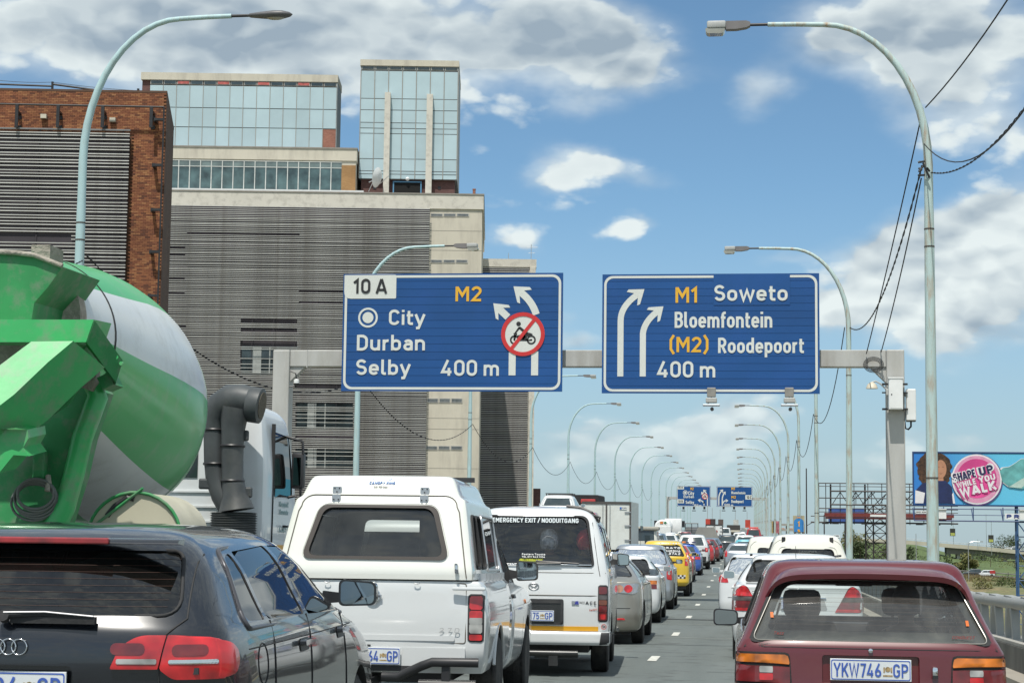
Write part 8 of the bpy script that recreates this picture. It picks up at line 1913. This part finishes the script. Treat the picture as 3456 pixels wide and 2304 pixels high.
# ================================================================== RIGHT BACKGROUND
# billboard
bd = 140.0
a = W(2097,1160,bd); b_ = W(2097,1037,bd); bw_ = 18.0; bh_ = b_.z-a.z
BB = thing('billboard','blue advertising billboard reading SHAPE UP WHILE YOU WALK at the right edge','billboard',(a.x,bd,a.z))
FRB = mat('dark blue frame steel',(.02,.05,.15),.5,var=.15)
MB().box(0,bw_,0,.25,0,bh_).build('back_box',FRB,BB)
mg_,mt,mb_ = principled('billboard sky print'); L = mt.links.new; tc = N(mt,'ShaderNodeTexCoord'); gp = N(mt,'ShaderNodeSeparateXYZ'); L(tc.outputs['Object'],gp.inputs[0])
cr = N(mt,'ShaderNodeValToRGB'); L(math_node(mt,'DIVIDE',gp.outputs[0],9.0),cr.inputs[0]); cr.color_ramp.elements[0].color = (.03,.20,.58,1); cr.color_ramp.elements[1].color = (.12,.50,.72,1); cr.color_ramp.elements[0].position = .1; cr.color_ramp.elements[1].position = .75
L(cr.outputs[0],mb_.inputs['Base Color']); mb_.inputs['Roughness'].default_value = .5
MB().box(.10,bw_-.1,-.02,-.002,.10,bh_-.10).build('poster',mg_,BB)
MB().box(-.02,bw_,-.06,.02,bh_-.09,bh_+.02).box(-.02,.09,-.06,.02,.0,bh_-.09).box(.09,bw_,-.06,.02,-.02,.09).build('frame',FRB,BB)
ux = lambda px: (W(px,1100,bd).x-a.x); uz = lambda py: (W(2200,py,bd).z-a.z)
def ell(name,cx,cy,rx,ry,m,y,n=40,par=BB,wob=0):
    P_ = [(ux(cx)+(ux(cx+rx)-ux(cx))*math.cos(t_)*(1+wob*math.sin(7*t_)*.5+wob*math.sin(13*t_+1)),uz(cy)+(uz(cy-ry)-uz(cy))*math.sin(t_)*(1+wob*math.cos(9*t_))) for t_ in [2*math.pi*i/n for i in range(n)]]
    return MB().prism(P_,'y',y-.006,y).build(name,m,par)
PINK = mat('pink disc print',(.62,.06,.25),.5,var=.3,scale=.35); WP = mat('white print',(.72,.70,.72),.5,var=.04)
HR = mat('brown curly hair print',(.045,.022,.012),.7,var=.8,scale=4,dirt=(.14,.07,.03),dscale=9,damt=.7)
# figure: curly hair, face, navy top, pale sleeve (printed, flat)
ell('printed_hair',2146,1073,40,36,HR,-.030,60,wob=.05); ell('printed_hair',2146,1092,37,26,HR,-.036,60,wob=.05)
ell('printed_neck',2158,1104,9,22,mat('printed skin',(.45,.22,.13),.6,var=.1,scale=2),-.044)
ell('printed_face',2161,1077,13,21,mat('printed skin',(.45,.22,.13),.6,var=.1,scale=2),-.052)
mb = MB()
for s_ in (-1,1): mb.box(ux(2161+s_*5)-.08,ux(2161+s_*5)+.08,-.060,-.0585,uz(1072)-.015,uz(1072)+.015)
mb.prism([(ux(2157),uz(1086)),(ux(2161),uz(1088.5)),(ux(2165),uz(1086)),(ux(2161),uz(1087.3))],'y',-.060,-.0585)
mb.build('printed_features',mat('printed dark features',(.08,.03,.02),.6),BB)
TOP = mat('printed navy top',(.012,.022,.09),.6,var=.2,scale=2)
mb = MB(); mb.prism([(ux(x),uz(y)) for x,y in ((2102,1156),(2104,1125),(2118,1110),(2146,1104),(2172,1104),(2186,1118),(2190,1156))],'y',-.072,-.066); mb.build('printed_top',TOP,BB)
mb = MB(); mb.prism([(ux(x),uz(y)) for x,y in ((2101,1156),(2102,1126),(2124,1132),(2120,1156))],'y',-.080,-.074); mb.prism([(ux(x),uz(y)) for x,y in ((2188,1156),(2186,1135),(2189,1130),(2193,1156))],'y',-.080,-.074); mb.build('printed_sleeve',WP,BB)
ell('disc_edge',2244,1101,59,59,mat('disc shade',(.10,.05,.20),.6),-.088); ell('disc_halo',2243,1100,57.5,57.5,WP,-.096); ell('disc',2243,1100,54,54,mat('pale pink print',(.66,.30,.45),.5),-.104); ell('disc_core',2243,1098,46,45,PINK,-.112)
def btext(s_,x0,y0,x1,y1,hpx,fg,bgm,k=0):
    w_ = ux(x1)-ux(x0); ang = math.atan2(uz(y1)-uz(y0),w_); Ln = math.hypot(w_,uz(y1)-uz(y0)); hh = uz(0)-uz(hpx)
    stext('lettering',s_,bgm,BB,ux(x0)-.06,uz(y0)-.04,(Ln+.12,hh+.08),y=-.125-k*.02,stroke=.42,rot=(0,-ang,0)); stext('lettering',s_,fg,BB,ux(x0),uz(y0),(Ln,hh),y=-.137-k*.02,stroke=.24,rot=(0,-ang,0))
NV = mat('printed navy letters',(.02,.02,.08),.5); PKL = mat('printed pink edge',(.50,.05,.22),.5)
btext('SHAPE',2192,1106,2242,1094,17,NV,WP,0); btext('UP',2251,1091,2282,1084,17,NV,WP,0)
btext('WHILE',2199,1121,2242,1110,12,WP,PKL,1); btext('YOU',2250,1108,2286,1099,12,WP,PKL,1); btext('WALK',2207,1141,2288,1122,19,WP,PKL,2)
# printed shoe
SH = [(2296,1080),(2304,1072),(2318,1070),(2334,1060),(2345,1052),(2362,1050),(2400,1052),(2400,1110),(2372,1112),(2345,1120),(2318,1116),(2302,1104)]
mb = MB(); mb.prism([(ux(x)-(.12 if i > 8 or i < 2 else 0),uz(y)) for i,(x,y) in enumerate(SH)],'y',-.094,-.088); mb.build('shoe_glow',WP,BB)
mb = MB(); mb.prism([(ux(x),uz(y+1)) for x,y in SH],'y',-.104,-.098); mb.build('printed_shoe',mat('printed shoe teal',(.12,.36,.36),.5,var=.3,scale=1.5),BB)
mb = MB(); mb.prism([(ux(x),uz(y)) for x,y in ((2316,1117),(2340,1102),(2365,1088),(2400,1074),(2400,1084),(2370,1098),(2345,1119))],'y',-.112,-.106); mb.build('printed_sole',mat('printed sole',(.42,.55,.50),.5),BB)
# catwalk and truss column
MB().tube([(0,-.9,-.25),(bw_,-.9,-.25)],.04,6).tube([(0,-.9,-1.15),(bw_,-.9,-1.15)],.06,6).tube([(0,-.9,-.70),(bw_,-.9,-.70)],.03,6).build('catwalk_rail',FRB,BB)
for i in range(9): x = i*2.2; MB().tube([(x,-.9,-1.15),(x,-.9,-.1)],.04,6).tube([(x,-.9,-1.15),(x,.2,-.2)],.035,6).build('catwalk_post',FRB,BB)
for px in (2160,2330+14):
    x = ux(px); MB().box(x-.28,x+.28,-1.15,-.85,-1.0,-.30).build('floodlight',WHITEP,BB); MB().box(x-.30,x+.30,-1.25,-.80,-.30,-.24).build('floodlight_lid',WHITEP,BB)
MB().box(ux(2100),ux(2124),-.98,-.95,-.62,-.40).build('small_sign',WHITEP,BB); stext('lettering','SPEC SIGN',TRIM,BB,ux(2101),-.56,(ux(2123)-ux(2101),.10),y=-.985,stroke=.2)
MB().box(ux(2303),ux(2303)+4.4,-.98,-.95,-.98,-.55).build('owner_sign',WHITEP,BB); stext('lettering','PRIMEDIA',mat('navy sign letters',(.03,.05,.20),.5),BB,ux(2306),-.90,(3.9,.26),y=-.985,stroke=.2,gap=.2)
cx = ux(2348); zg = terr(a.x+cx,bd)-a.z
mb = MB()
for sx_,sy_ in ((-.4,.1),(.4,.1),(-.4,.9),(.4,.9)): mb.tube([(cx+sx_,sy_,zg),(cx+sx_,sy_,0)],.08,6)
zz = -1.2; k = 0
while zz > zg+1: s_ = .4 if k % 2 else -.4; mb.tube([(cx+s_,.1,zz),(cx-s_,.1,zz-1.1)],.045,5); mb.tube([(cx-.4,.1,zz),(cx+.4,.1,zz)],.04,5); zz -= 1.1; k += 1
mb.build('truss_column',mat('blue truss steel',(.04,.10,.22),.55,var=.2),BB)
# lattice sign structure seen from behind
td = 200.0
q = W(1880,1195,td); TS = thing('lattice_hoarding','black steel lattice back of a hoarding with a red beam, between the lamp posts','hoarding',(q.x,td,q.z))
DKS = mat('dark brown lattice steel',(.035,.03,.03),.6,var=.2); REDB = mat('red brown beam',(.16,.03,.025),.6,var=.2)
vx = lambda px: W(px,1150,td).x-q.x; vz = lambda py: W(2000,py,td).z-q.z
def bar(mb,x0,y0,x1,y1,r=.055,yy=0.0): mb.tube([(vx(x0),yy,vz(y0)),(vx(x1),yy,vz(y1))],r,5)
mb = MB()
for (x0,x1,y,r) in ((1880,2200,1110,.06),(1880,2200,1117,.04),(1908,2200,1128,.09),(1880,2200,1144,.06),(1908,2200,1159,.09),(1880,2200,1168,.06),(1880,2200,1176,.04),(1862,2200,1200,.09),(1862,1900,1186,.05)): bar(mb,x0,y,x1,y,r)
for x in (1881,1897,1930,1962,1994,2026,2058,2090,2122,2154,2186): bar(mb,x,1110,x,1204,.045,.3)
for x in (1908,1987,2066,2145): bar(mb,x,1112,x,1204,.10,.15)
mb.build('girder',DKS,TS)
mb = MB(); x = 1912
while x < 2190: bar(mb,x,1158,x+18,1130,.045,.1); bar(mb,x+18,1130,x+36,1158,.045,.1); bar(mb,x+18,1130,x+18,1158,.04,.1); x += 36
x = 1950
while x < 2190: bar(mb,x,1158,x+30,1130,.05,.5); x += 30
mb.build('diagonal_brace',DKS,TS)
MB().box(vx(1893),vx(2190),-.3,-.1,vz(1187),vz(1178)).build('red_beam',REDB,TS); MB().box(vx(1895),vx(2184),-.28,-.12,vz(1192),vz(1187.2)).build('dark_red_beam',mat('darker red beam',(.07,.015,.015),.6),TS)
MB().box(vx(1998),vx(2034),-.34,-.305,vz(1186),vz(1181)).build('name_plate',WHITEP,TS); stext('lettering','OUTDOOR NETWORK',TRIM,TS,vx(1999),vz(1185),(vx(2033)-vx(1999),.09),y=-.345,stroke=.18) if 0 else None
for x in (1895,1918,1985,2010,2036,2110,2150): MB().box(vx(x)-.35,vx(x)+.35,-.8,-.2,vz(1204),vz(1201)).build('floodlight',BLACK,TS)
zg = terr(q.x+vx(2020),td)-q.z; mb = MB()
for x in (1988,2006,2036,2054): mb.tube([(vx(x),.3,zg),(vx(x),.3,vz(1160))],.09,6)
py = 1160
for k in range(13):
    y0 = vz(1160)-(vz(1160)-zg)*k/13; y1 = vz(1160)-(vz(1160)-zg)*(k+1)/13; mb.tube([(vx(1988),.3,y0),(vx(2054),.3,y0)],.05,5)
    for (xa,xb) in ((1988,2006),(2006,2036),(2036,2054)):
        mb.tube([(vx(xa),.3,y0),(vx(xb),.3,y1)],.045,5); mb.tube([(vx(xb),.3,y0),(vx(xa),.3,y1)],.045,5)
mb.build('lattice_tower',DKS,TS)
hb = W(1903,1192,230); h2 = thing('blue_hoarding','blue hoarding panel partly hidden behind the red beam of the lattice','hoarding',(hb.x,230,hb.z)); w2 = W(1985,1192,230).x-hb.x
MB().box(0,w2,0,.3,-.5,W(1903,1167,230).z-hb.z).build('panel',mat('hoarding blue',(.04,.09,.30),.5,var=.2,scale=1),h2); MB().tube([(w2/2,.2,-14),(w2/2,.2,0)],.25,8).build('post',DKS,h2)
# thin masts
for i,(px,y0,lab) in enumerate(((1852,1075,'tall thin dark mast with a small lamp arm right of the route marker'),(1893,1182,'short dark pole left of the lattice tower'))):
    d_ = 160.0; top = W(px,y0,d_); o = thing('mast',lab,'mast',(top.x,d_,-11.5)); MB().tube([(0,0,0),(0,0,top.z+11.5)],[.09,.05],8).build('pole',DKS,o); MB().tube([(0,0,(top.z+11.5)*.72),(.45,0,(top.z+11.5)*.735)],.03,5).build('arm',DKS,o)
# slip road bridge, embankment furniture
rd = 690.0
P0 = W(2070,1250-1,rd);
def rz(px): return W(px,np.interp(px,[1935,2076,2160,2250,2340,2500],[1238,1243,1250,1257,1266,1283]),rd)
deckm = mat('pale bridge concrete',(.44,.41,.33),.85,var=.08,scale=.1,dirt=(.28,.26,.21),dscale=.15,damt=.5)
fl = thing('slip_road_bridge','long pale concrete flyover crossing the green slope at the right','bridge',(rz(2070).x,rd,0))
pts = [rz(px) for px in range(1935,2700,15)]; mb = MB(); vs = []
for p in pts: x = p.x-fl.location.x; vs += [(x,0,p.z-.9),(x,0,p.z+.55),(x,9,p.z+.55),(x,9,p.z-.9)]
mb.add(vs,[(4*i+k,4*i+(k+1) % 4,4*i+4+(k+1) % 4,4*i+4+k) for i in range(len(pts)-1) for k in range(4)]+[(0,1,2,3),tuple(4*len(pts)-4+k for k in (3,2,1,0))]); mb.build('deck',deckm,fl)
mb = MB(); vs = []
sel = [p for p in pts if p.x > rz(2160).x]
for p in sel: x = p.x-fl.location.x; vs += [(x,1.2,p.z-3.2),(x,1.2,p.z-.91),(x,8,p.z-.91),(x,8,p.z-3.2)]
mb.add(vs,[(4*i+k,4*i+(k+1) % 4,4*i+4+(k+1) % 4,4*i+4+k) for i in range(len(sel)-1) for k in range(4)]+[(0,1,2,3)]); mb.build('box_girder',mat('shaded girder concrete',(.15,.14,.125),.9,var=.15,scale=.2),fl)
for px in (2180,2204,2232,2262,2310,2350): p = rz(px); x = p.x-fl.location.x; MB().box(x-.8,x+.8,2,7,-17,p.z-3.2).build('pier',CONC,fl)
MB().tube([(p.x-fl.location.x,.1,p.z+1.2) for p in pts],.07,5).build('guard_rail',mat('pale guard rail',(.45,.46,.46),.5),fl)
for p in pts[::1]: MB().box(p.x-fl.location.x-.06,p.x-fl.location.x+.06,.05,.15,p.z+.55,p.z+1.15).build('rail_post',ALU,fl)
# road in the valley with its guard rail
vd = 455.0; rp = [W(px,py,vd) for px,py in ((2180,1318),(2240,1321),(2300,1325),(2360,1330),(2600,1346))]
def ribbon(name,ps,w_,m,dz=0):
    mb = MB(); vs = []
    for p in ps: vs += [(p.x,p.y-w_/2,p.z+dz),(p.x,p.y+w_/2,p.z+dz+.3)]
    mb.add(vs,[(2*i,2*i+2,2*i+3,2*i+1) for i in range(len(ps)-1)]); return mb.build(name,m)
zr_ = terr(rp[1].x,vd)
vr = ribbon('valley_road',[Vector((p.x,vd,p.z)) for p in rp],9,mat('far asphalt',(.11,.11,.11),.9)); tag(vr,kind='structure')
mb = MB(); mb.add([v for p in rp for v in ((p.x,vd-4.6,p.z-.05),(p.x,vd-30,p.z-6))],[(2*i,2*i+2,2*i+3,2*i+1) for i in range(len(rp)-1)]); tag(mb.build('valley_bank',GRASS),kind='structure')
gr = thing('guard_rail','dark guard rail behind the two cars on the valley road','guard rail',(rp[0].x,vd+5,rp[0].z)); MB().tube([(p.x-rp[0].x,0,p.z-rp[0].z+.9) for p in rp],.14,6).build('rail',mat('dull guard rail',(.16,.15,.14),.6),gr)
for i in range(14): x = i*3.0; MB().box(x-.08,x+.08,-.06,.06,-1.0,.85-i*.05).build('post',DKS,gr)
def side_car(label,px,py,d_,L,h,p_,front=1,red=None,name='car',cat='car'):
    q = W(px,py,d_); c,sh = generic(label,q.x,d_,L,1.7,h,p_,kind='wagon' if red or name != 'car' else 'hatch',detail=1,roofw=.66,rt=.25,name=name,cat=cat,group=None)
    c.location = (q.x+(L/2)*front,d_,q.z); c.rotation_euler = (0,0,R(90)*front)
    if 'group' in c: del c['group']
    if red: MB().box(-.86,.86,-.03,1.3,.75,1.52).build('red_canopy',P_RED,c)
    return c
side_car('dark off-road car driving left on the valley road',2233,1322,vd,4.6,1.75,P_BLACK)
side_car('white pickup with a red canopy on the valley road behind the dark car',2262,1323,vd,4.8,1.6,P_WHITE,red=True,name='pickup_truck',cat='pickup truck')
side_car('white van on the flyover at the far right',2329,1269,rd+4,5.4,2.4,P_WHITE,name='van',cat='van'); side_car('small white car ahead of the van on the flyover',2310,1266.5,rd+4,4.4,1.5,P_WHITE)
side_car('white hatchback on the slope road left of the second lamp post',1916,1237,rd+4,4.4,1.6,P_WHITE)
# lamp posts, boards and poles in the valley
def far_lamp(px,py0,py1,d_,lab,arm=True):
    a0,a1 = W(px,py1,d_),W(px,py0,d_); o = thing('distant_lamp_post',lab,'lamp post',tuple(a0)); h = a1.z-a0.z
    MB().tube([(0,0,0),(0,0,h)],.09,6).build('pole',ALU,o)
    if arm: MB().tube([(0,0,h*.9),(.4,0,h),(1.2,0,h*1.03),(2.6,0,h*1.02)],.07,6).box(2.6,3.3,-.15,.15,h*1.01,h*1.04).build('arm',ALU,o)
    return o,h
for px,y0,y1,d_,arm,lab in ((2105,1225,1330,420,False,'thin white pole standing on the slope right of the gantry column'),(2225,1245,1330,420,True,'curved lamp post behind the valley road'),(2246,1238,1262,640,False,'thin lamp mast on the flyover above the valley cars'),(2266,1180,1262,640,False,'tall thin mast rising from the flyover'),
                                   (2278,1195,1275,640,False,'thin mast on the flyover right of the tall one'),(2190,1190,1250,640,False,'mast with an advertising board, left one above the flyover')):
    far_lamp(px,y0,y1,d_,lab,arm)
for px,y,lab in ((2159+29,1221,'small black and yellow advertising board on the left mast above the flyover'),(2276,1236,'small green and black advertising board on the mast right of the tall one')):
    q = W(px,y,639); o = thing('pole_banner',lab,'banner',tuple(q)); MB().box(-.9,.9,-.1,.1,-1.4,1.2).build('board',mat('black banner',(.03,.03,.025),.6),o); MB().box(-.7,.7,-.13,-.11,-1.2,-.3).build('print',mat('yellow green print',(.40,.42,.10),.6,var=.5,scale=3),o)
# far banners and poles up the road
for i,(px,y0,col) in enumerate(((1625,1200,(.42,.05,.03)),(1636,1200,(.05,.03,.03)),(1654,1201,(.10,.07,.06)),(1689,1202,(.45,.45,.42)),(1716,1202,(.42,.05,.03)))):
    d_ = 420.0; q = W(px,y0,d_); o = thing('pole_banner',('red','dark','brown and blue','pale','right hand red')[i]+' banner on a tall pole at the far end of the road','banner',(q.x,d_,gz(d_)),group='banners at the far end of the road')
    MB().tube([(0,0,0),(0,0,W(px,1163+i*3,d_).z-gz(d_))],.07,6).build('pole',ALU,o)
    z0 = q.z-gz(d_); MB().box(-.45,.75,-.12,-.04,z0-.9,z0+.9).build('board',mat('banner %d' % i,col,.6,var=.25,scale=1.2),o)
# trees and shrubs
LEAF = [mat('dark olive foliage',(.045,.065,.022),.8,var=.45,scale=.8),mat('mid green foliage',(.075,.105,.03),.8,var=.45,scale=.8),mat('yellow green foliage',(.13,.13,.04),.8,var=.4,scale=.8)]
BARK = mat('bark',(.09,.07,.05),.9)
def tree(label,x,y,h,w_,m,n=900,cat='tree',name='tree',zb=None):
    z = terr(x,y) if zb is None else zb; t = thing(name,label,cat,(x,y,z)); rnd = random.Random(int(x*10+y))
    mb = MB().tube([(0,0,-.2),(.1,0,h*.3),(0,.1,h*.6)],[.18*h/6,.12*h/6,.05*h/6],7)
    for k in range(5): a = k*1.3; mb.tube([(0,0,h*(.25+.06*k)),(math.cos(a)*w_*.3,math.sin(a)*w_*.3,h*(.5+.07*k))],[.07*h/6,.02],5)
    mb.build('trunk',BARK,t); mb = MB()
    cl = [(rnd.uniform(-.36,.36)*w_,rnd.uniform(-.3,.3)*w_,h*rnd.uniform(.25,.82),rnd.uniform(.14,.27)*w_) for _ in range(11)]
    for _ in range(n):
        c = rnd.choice(cl); v = Vector((rnd.gauss(0,1),rnd.gauss(0,1),rnd.gauss(0,1))).normalized()*c[3]*rnd.uniform(.55,1.05); p = Vector(c[:3])+Vector((v.x,v.y,v.z*.8))
        if p.z < .1: p.z = rnd.uniform(.1,.4)
        s_ = rnd.uniform(.12,.26)*max(1,h/5); a_ = Vector((rnd.gauss(0,1),rnd.gauss(0,1),rnd.gauss(0,1))).normalized()*s_; b2 = a_.cross(Vector((rnd.gauss(0,1),rnd.gauss(0,1),rnd.gauss(0,1)))).normalized()*s_*.7
        mb.add([p-a_,p-b2*.6,p+a_,p+b2],[(0,1,2,3)])
    mb.build('crown',m,t)
    return t
def tpx(label,px,py,d_,h,w_,m,n=900,cat='tree',name='tree'):
    q = W(px,py,d_); return tree(label,q.x,d_,h,w_,m,n,cat,name,zb=q.z)
tpx('yellowish tree in front of the flyover piers',2218,1330,520,8.5,7,LEAF[2],1500)
tpx('dark green bush left of the flyover piers',2160,1330,520,7.5,8,LEAF[1],1500,'bush','bush')
tpx('second dark bush at the foot of the slope, right of the thin white pole',2140,1322,560,6,8,LEAF[0],1100,'bush','bush')
tpx('olive bush on the slope behind the gantry column',2085,1305,560,8,10,LEAF[0],1300,'bush','bush')
tpx('dark tree behind the lattice tower',1975,1305,500,9,9,LEAF[0],1300); tpx('olive tree left of the lattice tower',1960,1275,540,8,8,LEAF[2],1200); tpx('green tree right of the lattice tower',2030,1300,530,7,8,LEAF[1],1200)
tpx('round dark tree on the skyline beyond the flyover',2305,1270,800,8,14,LEAF[0],1500); tpx('low dark tree on the skyline at the far right',2345,1274,800,5,10,LEAF[0],800)
for i,(px,py,d_,h,w_) in enumerate(((2190,1342,430,2.5,5),(2300,1345,420,2.2,6),(2255,1352,400,2,5),(2335,1352,410,2.4,5),(2275,1300,560,4,9),(2330,1305,560,4,10),(2245,1292,600,3.5,7))):
    tpx(('brownish scrub at the left end of the valley bank','scrub clump below the white pickup','scrub clump low on the valley bank','scrub clump beside the blue truss column','scrub under the flyover','scrub under the flyover at the right edge','scrub between the flyover piers')[i],px,py,d_,h,w_,LEAF[i % 3],500,'bush','bush')
# grass tufts on the bank
m_ = MB(); rnd = random.Random(5)
for _ in range(9000):
    px = rnd.uniform(2160,2420); d_ = rnd.uniform(400,452); x = W(px,1330,d_).x
    f = (vd-d_-4.6)/25.4; base = np.interp(x,[p.x for p in rp],[p.z for p in rp])-.05-5.95*max(0,f)
    h = rnd.uniform(.25,.7); w_ = rnd.uniform(.05,.22); m_.add([(x-w_,d_,base-.05),(x+w_,d_,base-.05),(x+rnd.uniform(-.2,.2),d_-.1,base+h)],[(0,1,2)])
tag(m_.build('tall_grass',mat('dry grass blades',(.19,.15,.075),.9,var=.5,scale=.5)),'dry brown and green grass on the bank below the valley road','grass',kind='stuff')
# pedestrian in blue and stalls beside the far railing
q = W(1741,1222,215); person('distant person in a blue top beside the right railing',(q.x,215,gz(215)+.75),SKIN1,HAIRB,mat('bright blue top',(.03,.10,.50),.8),0)
bl = thing('block_stack','distant brown and orange building frame beyond the right railing','building',(W(1812,1218,380).x,380,-11)); zt = W(1812,1196,380).z+11
for k in range(6): MB().box(-2.2,3.2,k*.02,6,zt-1.0-k*1.1,zt-.55-k*1.1).build('floor_slab',CONC,bl)
for k in range(4): MB().box(-2.2+k*1.7,-1.8+k*1.7,.2,5.8,0,zt-.6).build('column',mat('brown column',(.13,.08,.05),.8),bl)
for k in range(3): MB().box(-1.6+k*1.7,-.9+k*1.7,.1,.19,zt-2.0,zt-1.5).build('orange_sheet',mat('orange sheet',(.50,.16,.04),.7),bl)
for i,(px,c) in enumerate(((1775,(.30,.22,.10)),(1783,(.35,.12,.14)))):
    q = W(px,1210,300); o = thing('pole_banner',('tan','pinkish')[i]+' torn banner on a pole past the far right railing','banner',(q.x,300,gz(300))); z0 = q.z-gz(300); MB().box(-.5,.5,0,.08,z0-1,z0+1).build('board',mat('torn banner %d' % i,c,.8,var=.6,scale=3),o); MB().tube([(0,.1,0),(0,.1,z0+1.2)],.06,6).build('pole',ALU,o)
